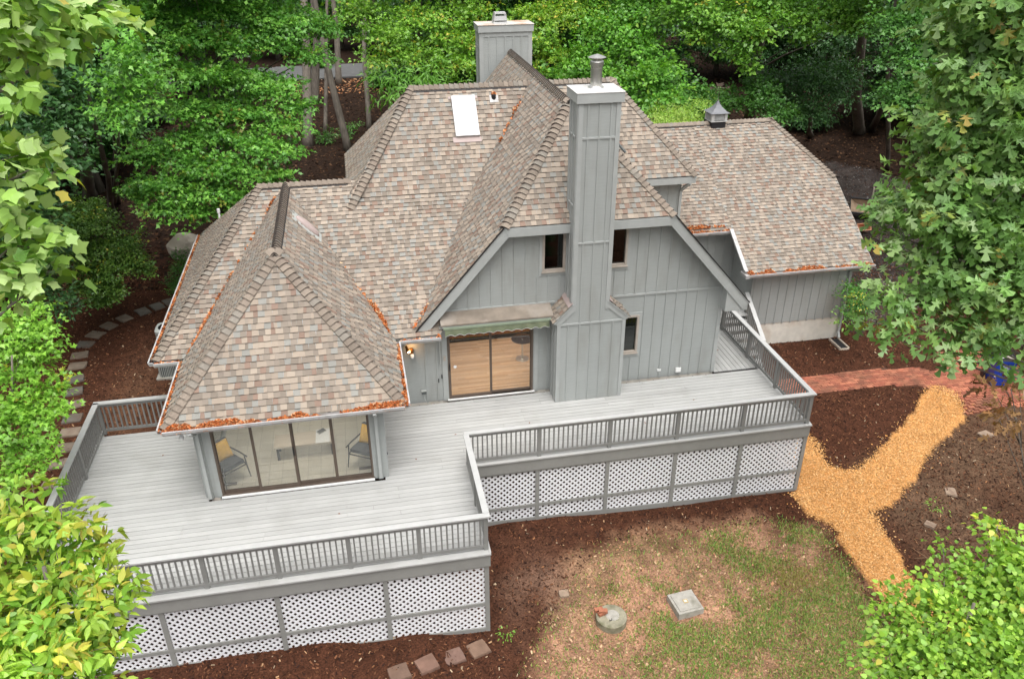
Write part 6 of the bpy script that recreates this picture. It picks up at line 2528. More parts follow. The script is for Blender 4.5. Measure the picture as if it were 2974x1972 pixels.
tree('oak_branch', 'dry brown leaves of a dead oak branch hanging by the blue cart', 'branch', (11.7, -6.8, gz(11.7, -6.8) - .05), [(7.29, -6.98, 5.65, 0.13, 0.1), (7.44, -7.2, 5.58, 0.16, 0.12), (7.24, -7.39, 5.26, 0.14, 0.11), (7.46, -7.44, 5.29, 0.16, 0.12), (7.64, -7.09, 5.79, 0.14, 0.11)], 0.15, 'oak', [(0.30,0.15,0.06),(0.38,0.22,0.10),(0.2,0.10,0.05)], r0=0.03, cover=1.3, flat=0.3, seed=15, fold=0.3, droop=0.6, per=7, sprayr=0.16)
tree('maple_sapling', 'bushy light green maple at the left edge beside the stepping stones', 'tree', (-11.2, 1.2, gz(-11.2, 1.2) - .05), [(-9.45, 1.67, 3.87, 0.68, 0.38), (-9.25, 1.53, 3.41, 0.5, 0.28), (-9.65, 1.2, 3.11, 0.81, 0.45), (-8.99, 0.83, 2.81, 0.45, 0.25), (-9.45, 0.45, 2.49, 0.77, 0.42), (-8.83, 0.38, 2.54, 0.32, 0.17), (-9.47, -0.3, 2.11, 0.72, 0.4), (-9.06, -0.49, 1.92, 0.41, 0.23), (-9.52, -1.02, 1.85, 0.54, 0.3), (-10.3, 1.27, 3.83, 0.9, 0.5), (-10.2, -0.14, 2.54, 0.99, 0.55), (-9.38, 2.17, 4.13, 0.36, 0.2)], 0.115, 'maple', G_LIGHT, r0=0.09, cover=1.5, flat=0.08, seed=16, tip=T_YEL, tipfrac=0.03)
tree('rhododendron_bush', 'dark glossy-leaved bush on the bank above the stepping stones', 'shrub', (-13.62, 12.68, gz(-13.62, 12.68) - .05), [(-11.41, 9.08, 1.32, 0.55, 0.41), (-11.09, 9.03, 0.96, 0.4, 0.3), (-11.98, 9.52, 1.53, 0.7, 0.52), (-12.62, 9.98, 1.85, 0.9, 0.68), (-11.78, 10.39, 2.08, 0.6, 0.45), (-12.26, 10.4, 2.58, 0.9, 0.68)], 0.15, 'oval', G_DARK, r0=0.05, cover=2.0, seed=17, per=10)
tree('box_tree', 'fine-leaved layered small tree beside the mulch bed, left of the house', 'tree', (-12.4, 15.04, gz(-12.4, 15.04) - .05), [(-11.05, 12.45, 2.42, 1.0, 0.6), (-10.33, 12.38, 1.64, 0.9, 0.5), (-11.47, 12.02, 1.62, 0.9, 0.6), (-10.78, 11.79, 1.03, 0.9, 0.5), (-9.8, 12.02, 1.17, 0.6, 0.35), (-9.47, 11.79, 0.91, 0.3, 0.2), (-11.02, 11.41, 0.58, 0.8, 0.45), (-10.47, 11.3, 0.45, 0.5, 0.35), (-11.78, 12.43, 2.11, 0.9, 0.6), (-10.81, 11.08, 0.19, 0.4, 0.3), (-11.23, 13.04, 2.72, 0.7, 0.5)], 0.075, 'broad', [(0.115,0.23,0.04),(0.09,0.195,0.036),(0.15,0.27,0.045)], r0=0.07, cover=2.1, seed=18, tip=T_YEL, tipfrac=0.05, flat=0.1)
tree('columnar_shrub', 'small upright glossy shrub beside the left roof gutter', 'shrub', (-9.04, 14.01, gz(-9.04, 14.01) - .05), [(-8.91, 13.65, -0.79, 0.38, 0.4), (-8.89, 13.91, -0.48, 0.36, 0.45), (-8.83, 14.21, -0.05, 0.3, 0.4), (-8.78, 14.46, 0.27, 0.2, 0.3)], 0.09, 'oval', G_MID, r0=0.03, cover=2.6, seed=19)
tree('magnolia_tree', 'dark leathery-leaved tree standing behind the pale lobed leaves on the left', 'tree', (-15.87, 27.72, gz(-15.87, 27.72) - .05), [(-10.27, 10.51, 9.24, 1.6, 1.2), (-10.96, 10.35, 9.81, 1.8, 1.35), (-9.36, 10.89, 10.43, 1.8, 1.35), (-10.1, 10.73, 11.48, 2.0, 1.5), (-10.03, 9.33, 7.85, 1.2, 0.9), (-10.59, 8.98, 7.01, 1.2, 0.9), (-9.79, 9.22, 6.92, 1.0, 0.75), (-10.07, 8.52, 6.14, 1.0, 0.75), (-10.73, 8.28, 6.05, 1.1, 0.83), (-9.85, 8.24, 5.62, 0.6, 0.45), (-10.9, 9.57, 7.84, 1.2, 0.9), (-9.49, 9.76, 7.56, 0.8, 0.6), (-11.41, 8.18, 5.05, 1.0, 0.75), (-11.1, 8.11, 4.44, 0.9, 0.68), (-11.77, 8.44, 6.54, 1.4, 1.05)], 0.19, 'oval', G_DARK, r0=0.26, cover=1.9, seed=20, per=9)
tree('young_maple', 'small yellow-green maple boughs in front of the big maple', 'tree', (-13.86, 25.68, gz(-13.86, 25.68) - .05), [(-7.13, 5.11, 9.22, 0.6, 0.45), (-6.84, 5.11, 8.83, 0.55, 0.41), (-7.21, 4.95, 8.4, 0.6, 0.45), (-6.63, 5.08, 8.36, 0.5, 0.38), (-7.03, 4.69, 7.9, 0.5, 0.38), (-6.37, 4.88, 8.11, 0.28, 0.21), (-7.45, 4.77, 7.82, 0.5, 0.38), (-6.49, 5.35, 8.54, 0.4, 0.3), (-7.37, 4.54, 7.63, 0.35, 0.26)], 0.13, 'maple', G_MAPLE, r0=0.1, cover=1.3, seed=21)
tree('maple_tree', 'big layered maple whose boughs spread behind the left wing roof', 'tree', (-8.57, 23.57, gz(-8.57, 23.57) - .05), [(-8.41, 16.23, 10.03, 2.4, 1.2), (-6.5, 17.58, 10.34, 2.6, 1.2), (-4.47, 18.77, 10.01, 2.4, 1.2), (-7.15, 17.54, 11.87, 2.6, 1.4), (-5.16, 18.79, 12.07, 2.8, 1.4), (-5.85, 18.7, 13.57, 2.4, 1.4), (-3.31, 19.79, 9.43, 1.8, 1.0), (-6.66, 14.47, 9.71, 1.6, 0.8), (-8.48, 15.06, 8.63, 1.45, 0.61), (-7.1, 16.33, 8.66, 1.45, 0.69), (-5.6, 17.53, 8.49, 1.54, 0.61), (-4.17, 17.6, 8.08, 1.54, 0.61), (-2.81, 17.62, 7.79, 1.11, 0.46), (-7.46, 14.64, 7.89, 1.28, 0.54), (-8.21, 13.9, 7.37, 1.03, 0.46), (-6.28, 15.82, 7.67, 1.37, 0.46), (-4.97, 16.95, 7.46, 1.37, 0.46), (-3.27, 16.48, 6.99, 0.85, 0.39), (-7.11, 14.02, 6.86, 1.19, 0.46), (-5.92, 15.18, 6.59, 1.28, 0.46), (-4.67, 15.23, 6.17, 1.11, 0.39), (-3.87, 14.67, 5.65, 0.77, 0.31), (-6.68, 14.38, 5.72, 1.19, 0.39), (-5.44, 14.5, 5.51, 1.11, 0.39), (-4.4, 13.99, 5.1, 0.85, 0.35), (-7.69, 13.73, 5.91, 0.95, 0.39), (-7.35, 13.39, 5.04, 1.03, 0.39), (-6.29, 13.7, 4.78, 1.11, 0.39), (-5.13, 13.28, 4.59, 1.03, 0.35), (-4.34, 13.31, 4.42, 0.6, 0.31), (-8.03, 12.81, 4.53, 0.95, 0.39), (-6.97, 12.69, 4.14, 1.11, 0.39), (-5.88, 12.79, 3.92, 1.03, 0.39), (-4.87, 12.76, 3.75, 0.68, 0.31), (-8.47, 11.99, 3.85, 0.85, 0.39), (-7.45, 12.1, 3.51, 1.03, 0.39), (-6.6, 12.18, 3.31, 0.85, 0.39), (-6.07, 12.21, 3.14, 0.6, 0.31), (-8.32, 11.58, 3.14, 0.77, 0.39), (-7.4, 11.7, 2.92, 0.77, 0.31), (-8.86, 13.17, 4.59, 0.85, 0.46), (-9.34, 12.72, 3.44, 0.68, 0.39)], 0.14, 'maple', G_MAPLE, r0=0.3, cover=2.3, seed=22, tip=[(0.2,0.3,0.04),(0.3,0.3,0.06)], tipfrac=0.04, flat=0.09, up=0.95, per=20)
tree('light_maple', 'bright yellow-green maple between the left roof and the rear chimney', 'tree', (1.61, 33.51, gz(1.61, 33.51) - .05), [(0.83, 27.69, 8.72, 2.2, 1.2), (3.36, 27.49, 9.15, 2.4, 1.3), (2.41, 28.7, 11.08, 2.4, 1.4), (5.22, 28.3, 10.15, 2.2, 1.3), (0.18, 25.45, 6.34, 1.6, 0.9), (1.94, 26.4, 6.79, 1.9, 1.0), (3.43, 25.1, 5.98, 1.5, 0.9), (1.21, 24.74, 5.48, 1.3, 0.7), (-0.26, 24.81, 5.36, 1.2, 0.7), (2.77, 24.04, 5.23, 1.2, 0.7), (3.89, 23.86, 5.06, 0.9, 0.6), (-0.83, 26.63, 7.31, 1.5, 0.9), (4.46, 26.12, 7.08, 1.3, 0.8)], 0.16, 'maple', G_LIGHT, r0=0.16, cover=1.5, seed=23, tip=T_YEL, tipfrac=0.08, flat=0.1)
tree('willow_oak', 'tree with long drooping leaves just behind the left roof ridge', 'tree', (2.14, 32.61, gz(2.14, 32.61) - .05), [(0.06, 20.2, 5.27, 1.0, 0.7), (1.54, 20.12, 5.45, 1.0, 0.7), (2.76, 19.36, 4.9, 0.9, 0.6), (-0.46, 19.6, 4.7, 0.7, 0.5), (0.71, 19.55, 4.8, 0.8, 0.5), (1.98, 19.1, 4.7, 0.8, 0.5), (3.09, 18.7, 4.45, 0.5, 0.4)], 0.26, 'long', [(0.13,0.33,0.04),(0.17,0.39,0.05)], r0=0.1, cover=1.5, seed=24, droop=0.9, per=10)
tree('golden_maple', 'yellow-green maple right behind the rear chimney', 'tree', (9.61, 31.86, gz(9.61, 31.86) - .05), [(8.57, 27.54, 8.9, 2.2, 1.2), (7.24, 27.95, 10.76, 2.2, 1.3), (10.14, 28.26, 10.41, 2.2, 1.3), (8.09, 25.38, 6.91, 1.6, 0.9), (9.66, 26.06, 7.27, 1.6, 0.9), (7.2, 24.42, 5.96, 1.2, 0.8), (8.0, 24.13, 5.34, 1.2, 0.7), (7.05, 23.7, 4.65, 0.9, 0.6), (7.11, 25.61, 6.91, 1.1, 0.8)], 0.15, 'maple', [(0.27,0.42,0.05),(0.21,0.39,0.05),(0.15,0.32,0.04)], r0=0.14, cover=1.6, seed=25, tip=T_YEL, tipfrac=0.12, flat=0.1)
tree('poplar_tree', 'round-leaved green tree behind the flue pipe and main ridge', 'tree', (14.11, 30.93, gz(14.11, 30.93) - .05), [(11.56, 26.68, 8.6, 2.4, 1.4), (13.15, 26.19, 9.24, 2.4, 1.4), (12.55, 27.56, 11.64, 2.4, 1.4), (9.17, 22.71, 5.06, 1.6, 1.2), (10.71, 23.49, 6.14, 1.8, 1.35), (12.26, 24.14, 6.95, 2.0, 1.5), (11.63, 22.03, 5.71, 1.6, 1.2), (9.8, 21.32, 4.36, 1.4, 1.05), (10.99, 20.44, 4.64, 1.5, 1.12), (12.01, 20.13, 4.96, 1.2, 0.9), (11.38, 19.06, 3.99, 1.2, 0.9), (10.09, 20.0, 3.69, 1.2, 0.9), (8.71, 22.12, 4.08, 1.1, 0.83), (10.32, 25.81, 6.8, 1.6, 1.2), (12.26, 19.31, 4.2, 0.8, 0.6), (8.22, 22.88, 4.59, 0.8, 0.6)], 0.17, 'broad', [(0.125,0.31,0.042),(0.10,0.26,0.038),(0.17,0.37,0.05)], r0=0.2, cover=1.6, seed=26, tip=[(0.2,0.33,0.04)], tipfrac=0.08)
tree('japanese_maple', 'low glowing yellow-green maple behind the right hip of the main roof', 'tree', (16.76, 29.2, gz(16.76, 29.2) - .05), [(11.08, 16.97, 3.96, 0.8, 0.45), (11.75, 16.75, 4.19, 0.7, 0.4), (11.3, 16.29, 3.82, 0.9, 0.4), (12.14, 16.52, 3.94, 0.5, 0.3), (10.51, 16.61, 3.85, 0.6, 0.3), (12.73, 16.95, 4.46, 0.45, 0.25)], 0.11, 'long', G_YEL, r0=0.07, cover=2.0, seed=27, droop=0.6)
tree('hickory_tree', 'tall tree with hanging bright boughs and a bare grey trunk behind the cupola', 'tree', (24.47, 35.61, gz(24.47, 35.61) - .05), [(14.62, 22.37, 9.18, 2.4, 1.3), (17.76, 22.03, 9.73, 2.6, 1.4), (19.61, 19.83, 9.56, 2.4, 1.3), (16.54, 22.73, 12.23, 2.6, 1.5), (18.8, 21.56, 11.96, 2.4, 1.4), (13.77, 21.48, 7.54, 1.6, 0.9), (14.84, 20.43, 7.34, 1.5, 0.8), (15.86, 19.31, 6.88, 1.3, 0.8), (14.04, 20.68, 6.6, 1.1, 0.6), (15.37, 19.41, 6.01, 0.9, 0.6), (15.45, 18.72, 5.53, 0.5, 0.5), (17.57, 19.64, 7.51, 1.5, 0.8), (18.94, 18.88, 7.71, 1.6, 0.8), (19.68, 17.76, 7.26, 1.2, 0.7), (17.65, 18.33, 6.82, 0.9, 0.5), (20.12, 18.17, 7.9, 1.2, 0.7), (17.22, 21.0, 7.8, 1.5, 0.9)], 0.17, 'broad', [(0.16,0.35,0.05),(0.13,0.30,0.045),(0.20,0.39,0.055)], r0=0.3, cover=1.45, seed=28, flat=0.12, tip=T_YEL, tipfrac=0.03, height=14)
tree('right_maple', 'mid-green maple boughs left of the oak, over the dark wood edge', 'tree', (31.9, 32.64, gz(31.9, 32.64) - .05), [(19.83, 14.9, 9.4, 2.2, 1.2), (20.89, 14.18, 10.16, 2.4, 1.3), (19.54, 16.42, 11.03, 2.4, 1.3), (20.56, 15.74, 12.22, 2.4, 1.4), (18.49, 13.18, 7.77, 1.3, 0.7), (19.53, 13.09, 8.0, 1.4, 0.8), (19.86, 12.11, 7.39, 1.3, 0.7), (18.69, 12.25, 6.8, 1.2, 0.6), (18.99, 11.29, 6.34, 1.2, 0.6), (18.28, 11.73, 5.91, 1.0, 0.5), (18.67, 10.7, 5.49, 1.1, 0.5), (18.02, 11.8, 5.41, 0.8, 0.5), (19.56, 10.78, 6.05, 1.2, 0.7), (20.72, 12.86, 8.36, 1.6, 0.9)], 0.15, 'maple', [(0.09,0.225,0.05),(0.11,0.26,0.055),(0.075,0.19,0.045)], r0=0.2, cover=1.6, seed=29, flat=0.1)
tree('dark_holly', 'dark small tree with twisted stem at the wood edge beyond the garage', 'tree', (27.32, 32.23, gz(27.32, 32.23) - .05), [(19.52, 20.29, 4.32, 1.3, 0.98), (20.33, 19.74, 4.07, 1.2, 0.9), (18.74, 20.59, 3.65, 1.3, 0.98), (19.2, 19.05, 3.32, 1.1, 0.83), (21.33, 20.45, 4.69, 1.3, 0.98), (18.63, 21.91, 4.04, 1.4, 1.05)], 0.16, 'oval', G_DARK, r0=0.16, cover=1.7, seed=30)
tree('understory_bush', 'green bush in the wood beyond the garage ridge', 'shrub', (25.0, 33.67, gz(25.0, 33.67) - .05), [(16.39, 18.44, 3.9, 0.9, 0.68), (16.82, 17.56, 3.62, 0.8, 0.6), (16.55, 19.63, 4.41, 0.9, 0.68), (15.39, 19.52, 3.86, 0.8, 0.6)], 0.14, 'broad', G_MID, r0=0.05, cover=1.6, seed=31)
tree('seedling', 'small green seedling bush between the bare trunks in the wood', 'shrub', (-3.58, 34.82, gz(-3.58, 34.82) - .05), [(-3.53, 34.78, -0.57, 0.55, 0.39), (-3.67, 34.74, -0.72, 0.385, 0.28)], 0.16, 'oval', G_MID, r0=0.02, cover=1.6, seed=40)
tree('seedling', 'thin sapling foliage right of the leaning trunk', 'shrub', (-1.92, 37.0, gz(-1.92, 37.0) - .05), [(-1.88, 36.96, -0.56, 0.4, 0.28), (-2.03, 36.92, -0.71, 0.27999999999999997, 0.2)], 0.16, 'oval', G_MID, r0=0.02, cover=1.6, seed=41)
tree('seedling', 'low seedling at the foot of the leaning trunk', 'shrub', (-2.38, 35.39, gz(-2.38, 35.39) - .05), [(-2.34, 35.35, -0.56, 0.35, 0.24), (-2.48, 35.31, -0.72, 0.24499999999999997, 0.17)], 0.16, 'oval', G_MID, r0=0.02, cover=1.6, seed=42)
tree('azalea_bush', 'glossy bush at the far corner of the garage under the downspout', 'shrub', (15.97, 8.4, gz(15.97, 8.4) - .05), [(13.96, 5.85, 0.68, 0.5, 0.38), (13.83, 5.42, 0.45, 0.5, 0.38), (13.48, 5.28, 0.24, 0.35, 0.26)], 0.09, 'oval', G_MID, r0=0.03, cover=2.2, seed=44, tip=T_YEL, tipfrac=0.1)
tree('fern_plant', 'fresh green leafy plant beside the garage foundation corner', 'shrub', (14.99, 7.31, gz(14.99, 7.31) - .05), [(13.4, 5.25, 0.07, 0.3, 0.22), (13.5, 5.13, -0.0, 0.25, 0.19)], 0.14, 'long', G_LIGHT, r0=0.02, cover=1.4, seed=45)
tree('weed_plant', 'tiny pale green weed in the mulch before the front lattice corner', 'plant', (0.34, -3.19, gz(0.34, -3.19) - .05), [(0.1, -4.54, -0.84, 0.1, 0.06)], 0.06, 'oval', G_LIGHT, r0=0.006, cover=1.2, seed=46, limbs=False)
tree('weed_plant', 'small green weed in the trodden soil right of the chip path', 'plant', (12.51, -1.39, gz(12.51, -1.39) - .05), [(10.69, -3.22, -0.26, 0.16, 0.06)], 0.08, 'long', G_LIGHT, r0=0.006, cover=1.0, seed=47, limbs=False)
t = thing('bare_trunk_tree', 'thick grey trunk standing upright beyond the left wing ridge', 'tree', (-4.66, 34.40, gz(-4.66, 34.40)))
m = MB()
m.tube([(-4.66, 34.40, gz(-4.66, 34.40) - .1), (-4.61, 34.63, -0.37), (-4.24, 35.95, 3.50), (-3.96, 37.73, 8.00), (-3.68, 39.06, 13.59)], [0.419, 0.310, 0.264, 0.202, 0.124], 10)
m.build('trunk', M['bark'], t, True)
t = thing('bare_trunk_tree', 'slim grey trunk between the thick and the leaning trunk', 'tree', (-3.65, 37.53, gz(-3.65, 37.53)))
m = MB()
m.tube([(-3.65, 37.53, gz(-3.65, 37.53) - .1), (-3.58, 37.69, -0.38), (-3.11, 38.87, 3.40), (-2.59, 39.75, 7.81), (-2.17, 40.64, 13.33)], [0.176, 0.130, 0.111, 0.085, 0.052], 10)
m.build('trunk', M['bark'], t, True)
t = thing('bare_trunk_tree', 'grey trunk leaning left behind the left wing ridge', 'tree', (-2.29, 32.98, gz(-2.29, 32.98)))
m = MB()
m.tube([(-2.29, 32.98, gz(-2.29, 32.98) - .1), (-2.37, 33.03, -0.37), (-2.96, 33.25, 3.48), (-3.40, 33.73, 7.96), (-3.84, 34.02, 13.55)], [0.297, 0.220, 0.187, 0.143, 0.088], 10)
m.build('trunk', M['bark'], t, True)
t = thing('bare_trunk_tree', 'straight slim trunk behind the leaning one, near the roof hip', 'tree', (-0.85, 38.12, gz(-0.85, 38.12)))
m = MB()
m.tube([(-0.85, 38.12, gz(-0.85, 38.12) - .1), (-0.81, 38.30, -0.39), (-0.76, 39.29, 3.34), (-0.26, 40.72, 7.69), (-0.03, 41.76, 13.16)], [0.230, 0.170, 0.145, 0.111, 0.068], 10)
m.build('trunk', M['bark'], t, True)
t = thing('bare_trunk_tree', 'dark trunk close behind the thick upright trunk', 'tree', (-4.42, 46.26, gz(-4.42, 46.26)))
m = MB()
m.tube([(-4.42, 46.26, gz(-4.42, 46.26) - .1), (-4.37, 46.22, -0.42), (-3.83, 45.99, 3.17), (-3.68, 45.71, 7.35), (-3.38, 45.49, 12.68)], [0.405, 0.300, 0.255, 0.195, 0.120], 10)
m.build('trunk', M['bark'], t, True)
t = thing('bare_trunk_tree', 'dark forked trunk by the road', 'tree', (-2.62, 52.85, gz(-2.62, 52.85)))
m = MB()
m.tube([(-2.62, 52.85, gz(-2.62, 52.85) - .1), (-2.61, 52.91, -0.46), (-2.40, 53.43, 2.84), (-2.48, 53.71, 6.68), (-2.42, 54.05, 11.75)], [0.351, 0.260, 0.221, 0.169, 0.104], 10)
m.build('trunk', M['bark'], t, True)
t = thing('bare_trunk_tree', 'broad trunk in the dark under the left trees', 'tree', (-15.27, 27.04, gz(-15.27, 27.04)))
m = MB()
m.tube([(-15.27, 27.04, gz(-15.27, 27.04) - .1), (-15.05, 26.39, -0.55), (-13.69, 22.34, 2.23), (-12.15, 17.79, 5.47), (-10.90, 14.10, 10.06)], [0.405, 0.300, 0.255, 0.195, 0.120], 10)
m.build('trunk', M['bark'], t, True)
t = thing('bare_trunk_tree', 'thin pale trunk under the left maple', 'tree', (-13.72, 24.62, gz(-13.72, 24.62)))
m = MB()
m.tube([(-13.72, 24.62, gz(-13.72, 24.62) - .1), (-13.53, 24.00, -0.61), (-12.32, 20.41, 1.81), (-11.04, 15.80, 4.62), (-9.97, 12.27, 8.87)], [0.189, 0.140, 0.119, 0.091, 0.056], 10)
m.build('trunk', M['bark'], t, True)
t = thing('bare_trunk_tree', 'very thin stem right of the thin pale trunk', 'tree', (-13.61, 25.63, gz(-13.61, 25.63)))
m = MB()
m.tube([(-13.61, 25.63, gz(-13.61, 25.63) - .1), (-13.43, 25.09, -0.63), (-12.40, 21.99, 1.68), (-11.01, 17.87, 4.35), (-9.97, 14.77, 8.50)], [0.095, 0.070, 0.060, 0.046, 0.028], 10)
m.build('trunk', M['bark'], t, True)
t = thing('bare_trunk_tree', 'trunk behind the yellow-green maple by the rear chimney', 'tree', (11.46, 39.67, gz(11.46, 39.67)))
m = MB()
m.tube([(11.46, 39.67, gz(11.46, 39.67) - .1), (11.42, 39.50, -0.39), (11.38, 38.33, 3.38), (10.92, 37.20, 7.77), (10.71, 36.21, 13.27)], [0.324, 0.240, 0.204, 0.156, 0.096], 10)
m.build('trunk', M['bark'], t, True)
t = thing('bare_trunk_tree', 'thick trunk rising behind the flue pipe', 'tree', (16.25, 41.95, gz(16.25, 41.95)))
m = MB()
m.tube([(16.25, 41.95, gz(16.25, 41.95) - .1), (16.05, 41.35, -0.37), (15.05, 37.54, 3.51), (13.39, 33.42, 8.02), (12.24, 30.00, 13.63)], [0.378, 0.280, 0.238, 0.182, 0.112], 10)
m.build('trunk', M['bark'], t, True)
t = thing('bare_trunk_tree', 'dark trunk behind the round-leaved tree', 'tree', (17.87, 39.40, gz(17.87, 39.40)))
m = MB()
m.tube([(17.87, 39.40, gz(17.87, 39.40) - .1), (17.81, 39.34, -0.40), (17.22, 38.97, 3.27), (16.94, 38.54, 7.55), (16.57, 38.20, 12.96)], [0.351, 0.260, 0.221, 0.169, 0.104], 10)
m.build('trunk', M['bark'], t, True)
t = thing('bare_trunk_tree', 'stout dark trunk at the wood edge right of the garage roof', 'tree', (30.87, 32.40, gz(30.87, 32.40)))
m = MB()
m.tube([(30.87, 32.40, gz(30.87, 32.40) - .1), (30.39, 31.78, -1.03), (27.35, 28.22, 1.85), (24.07, 23.60, 5.21), (21.35, 20.08, 9.89)], [0.472, 0.350, 0.297, 0.227, 0.140], 10)
m.build('trunk', M['bark'], t, True)
t = thing('bare_trunk_tree', 'slim trunk at the drive edge left of the oak', 'tree', (28.15, 25.00, gz(28.15, 25.00)))
m = MB()
m.tube([(28.15, 25.00, gz(28.15, 25.00) - .1), (27.71, 24.49, -1.16), (25.16, 21.52, 1.57), (21.80, 17.69, 4.73), (19.27, 14.77, 9.26)], [0.176, 0.130, 0.111, 0.085, 0.052], 10)
m.build('trunk', M['bark'], t, True)
t = thing('bare_trunk_tree', 'second bare trunk near the hickory, behind the garage', 'tree', (36.17, 56.11, gz(36.17, 56.11)))
m = MB()
m.tube([(36.17, 56.11, gz(36.17, 56.11) - .1), (35.39, 54.79, -0.59), (30.77, 46.63, 3.15), (25.03, 37.28, 7.50), (20.57, 29.75, 12.98)], [0.270, 0.200, 0.170, 0.130, 0.080], 10)
m.build('trunk', M['bark'], t, True)

# the wood behind: a few trees built once, then copied
WOOD_LABEL = "tall green tree in the dense wood behind the house"
WOOD_GROUP = "trees of the wood behind the house"
G_WOOD = [(0.05, 0.14, 0.038), (0.065, 0.17, 0.042), (0.042, 0.115, 0.034)]
G_WOOD2 = [(0.07, 0.19, 0.04), (0.085, 0.22, 0.045), (0.055, 0.155, 0.036)]
protos = []
for k, (pal, shp, h, lf) in enumerate(((G_WOOD2, 'broad', 13, .22), (G_MID, 'maple', 14, .22), (G_DARK, 'oval', 12, .24), (G_WOOD, 'maple', 16, .23))):
    r_ = random.Random(60 + k)
    bl = []
    for i in range(15):
        f = i / 14
        zc = 1.8 + f * (h - 3)
        rad = (1.0 - abs(f - .45) * .9) * 3.0
        a = i * 2.4
        bl.append((math.cos(a) * rad * .75, math.sin(a) * rad * .75, zc, 1.6 + r_.random() * .7, .65 + r_.random() * .3))
    protos.append(tree("wood_tree", WOOD_LABEL, 'tree', (0, 0, 0), bl, lf, shp, pal, r0=.22, cover=1.7, seed=60 + k, flat=.08, group=WOOD_GROUP, per=14))
spots = []
rr = random.Random(4)


def hidden_gap(x, y):
    # keep the view to the trunks and the road, and to the drive, open
    if -9.5 < x < 1.5 and y < 53 and (x + 4) ** 2 / 30 + 0 < 1.2:
        return True
    if 19 < x < 31 and y < 40:
        return True
    return False


tries = 0
while len(spots) < 175 and tries < 9000:
    tries += 1
    y = 26 + 92 * rr.random() ** 1.2
    w = 16 + (y + 16) * .62
    x = -2 + (y + 16) * .19 + rr.uniform(-w, w)
    if hidden_gap(x, y) or (54 < y < 62.5):
        continue
    if y < 38 and -14 < x < 26 and not (2 < x < 18):
        continue
    if y < 33 and 0 < x < 20:
        continue
    if -7.5 < x < 1.5 and 53 < y < 68:
        continue
    dmin = 3.0 if y < 70 else 4.2
    if all((x - a) ** 2 + (y - b) ** 2 > dmin ** 2 for a, b in spots):
        spots.append((x, y))
# trees beside and behind, out of the picture, that close the clearing
spots += [(-19, 4), (-21, -3), (-18, 11), (-23, 16), (-17, 18), (24, -2), (27, 5), (30, 12), (26, -9), (-20, -11), (33, 20)]
placed = []
for i, (x, y) in enumerate(spots):
    kq = i % 4 if i < 4 else (random.choice((2, 3, 3, 2, 0)) if (x > 9 or x < -14) else random.choice((0, 1, 2, 3)))
    src = protos[kq]
    s = rr.uniform(.85, 1.25)
    p = (x, y, gz(x, y))
    if i < 4:
        src.location = p
        src.rotation_euler = (0, 0, rr.uniform(0, 6.28))
        placed.append((src, x, y, kq))
    else:
        placed.append((copy_tree(src, p, rr.uniform(0, 6.28), s, WOOD_LABEL, WOOD_GROUP), x, y, kq))
# each wood tree named by where it stands: the landmark below it in the view and its rank going back
SECT = [(-9e9, "off left of the clearing"), (-1487, "above the far left path"), (-1000, "above the left wing roof"), (-560, "behind the bare trunks"), (-250, "left of the rear chimney"),
        (60, "behind the rear chimney"), (230, "behind the flue pipe"), (480, "right of the flue"), (700, "above the cupola"), (900, "beyond the garage end"), (1180, "behind the oak"), (1487, "off right of the clearing")]
KIND = ["broad-leaved", "bright maple-leaved", "dark glossy", "tall maple-leaved"]
ORD = ["first", "second", "third", "fourth", "fifth", "sixth", "seventh", "eighth", "ninth", "tenth", "eleventh", "twelfth", "thirteenth", "fourteenth", "fifteenth", "sixteenth", "seventeenth",
       "eighteenth", "nineteenth", "twentieth", "twenty-first", "twenty-second", "twenty-third", "twenty-fourth", "twenty-fifth", "twenty-sixth", "twenty-seventh", "twenty-eighth", "twenty-ninth", "thirtieth"]


def name_by_place(objs, what):
    """objs = (object, x, y, kind word)"""
    by = {}
    for (o, x, y, kd) in objs:
        q = (np.array((x, y, 2.0)) - CAMP) @ CAMR
        u = q[0] / max(-q[2], .1) * 2372 if q[2] < 0 else 9e8 * (1 if q[0] > 0 else -1)
        s = max(i for i, z in enumerate(SECT) if u >= z[0])
        by.setdefault((s, kd), []).append((y, o))
    for (s, kd), l in by.items():
        l.sort(key=lambda e: e[0])
        for i, (_, o) in enumerate(l):
            o["label"] = "%s %s %s, %s from the front" % (kd, what, SECT[s][1], ORD[min(i, 29)])


name_by_place([(o, x, y, KIND[k]) for (o, x, y, k) in placed], "wood tree")

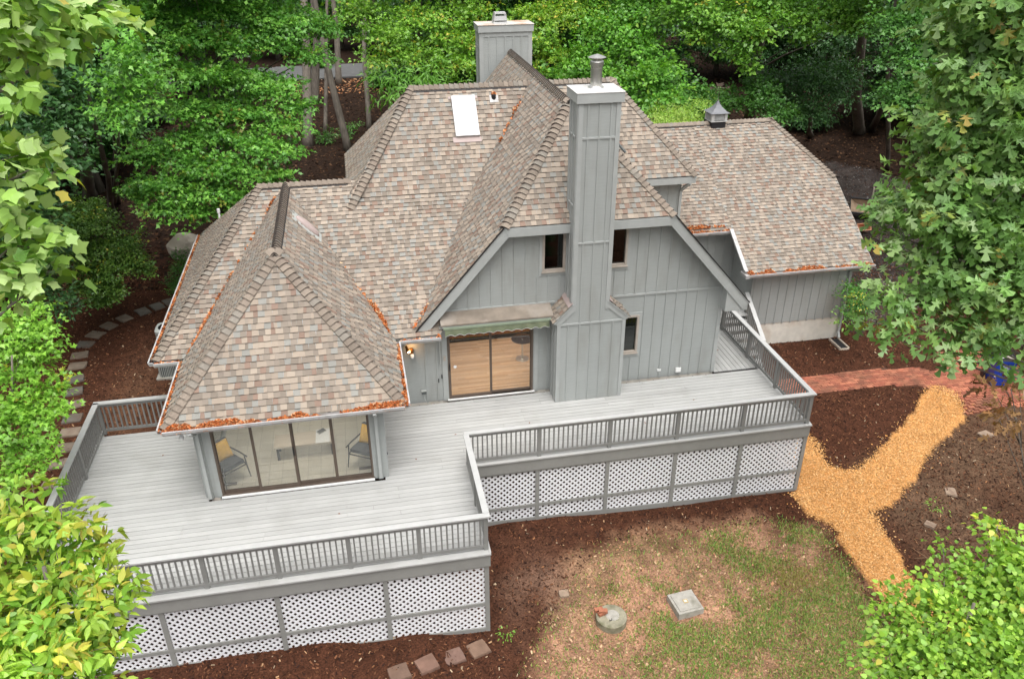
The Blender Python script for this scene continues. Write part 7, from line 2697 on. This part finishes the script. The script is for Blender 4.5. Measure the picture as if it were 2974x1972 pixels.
# shrubs and young trees of the lower garden, behind and below the viewpoint (seen only in the window glass)
YT = ((1, -11.5, .17), (3.5, -10.5, .16), (6, -11.5, .17), (8.5, -12, .2), (2, -14, .22), (5, -14.5, .22), (-6, -17, .34), (-1, -19, .36), (4, -17.5, .34), (9, -16, .36), (13, -13, .36), (-11, -15, .4), (2, -24, .5), (9, -23, .5), (-6, -25, .5), (16, -20, .5))
YX = [(x, y) for (x, y, s) in sorted(YT)]
for (x, y, s) in YT:
    copy_tree(protos[int(x) % 4], (x, y, gz(x, y)), x * 1.7, s, "young green tree of the lower garden, %s from the left" % ORD[YX.index((x, y))], "young trees of the lower garden")
# low bushes along the wood edge
bush = []
for k, pal in enumerate((G_DARK, G_MID)):
    bl = [(math.cos(a) * .6, math.sin(a) * .6, .5 + .35 * (q % 2), .75, .55) for q, a in enumerate((0, 1.3, 2.5, 3.8, 5.0))]
    bush.append(tree("wood_bush", "dark green bush of the shaded undergrowth behind the house", 'shrub', (0, 0, 0), bl, .17, 'broad', pal, r0=.04, cover=1.3, seed=80 + k, group="undergrowth bushes behind the house", per=12))
fixed = [(-12.5, 50), (-10.2, 49.5), (-8.6, 51.5), (1.2, 51), (3.2, 50), (5.5, 49), (14, 40), (17, 38), (20, 41), (23, 38.5), (11, 42)]
n_ = 0
bplaced = []
while n_ < 64:
    y = 30 + 34 * rr.random()
    x = -2 + (y + 16) * .19 + rr.uniform(-1, 1) * (8 + (y + 16) * .6)
    if 2 <= n_ < 2 + len(fixed):
        x, y = fixed[n_ - 2]
    elif (-9.0 < x < 1.0 and y < 54) or (19 < x < 29 and y < 33):
        continue
    p = (x, y, gz(x, y))
    if n_ < 2:
        bush[n_].location = p
        bplaced.append((bush[n_], x, y, ("dark", "mid-green")[n_ % 2]))
    else:
        bplaced.append((copy_tree(bush[n_ % 2], p, rr.uniform(0, 6.28), rr.uniform(.7, 1.5), "bush", "undergrowth bushes behind the house"), x, y, ("dark", "mid-green")[n_ % 2]))
    n_ += 1
name_by_place(bplaced, "undergrowth bush")
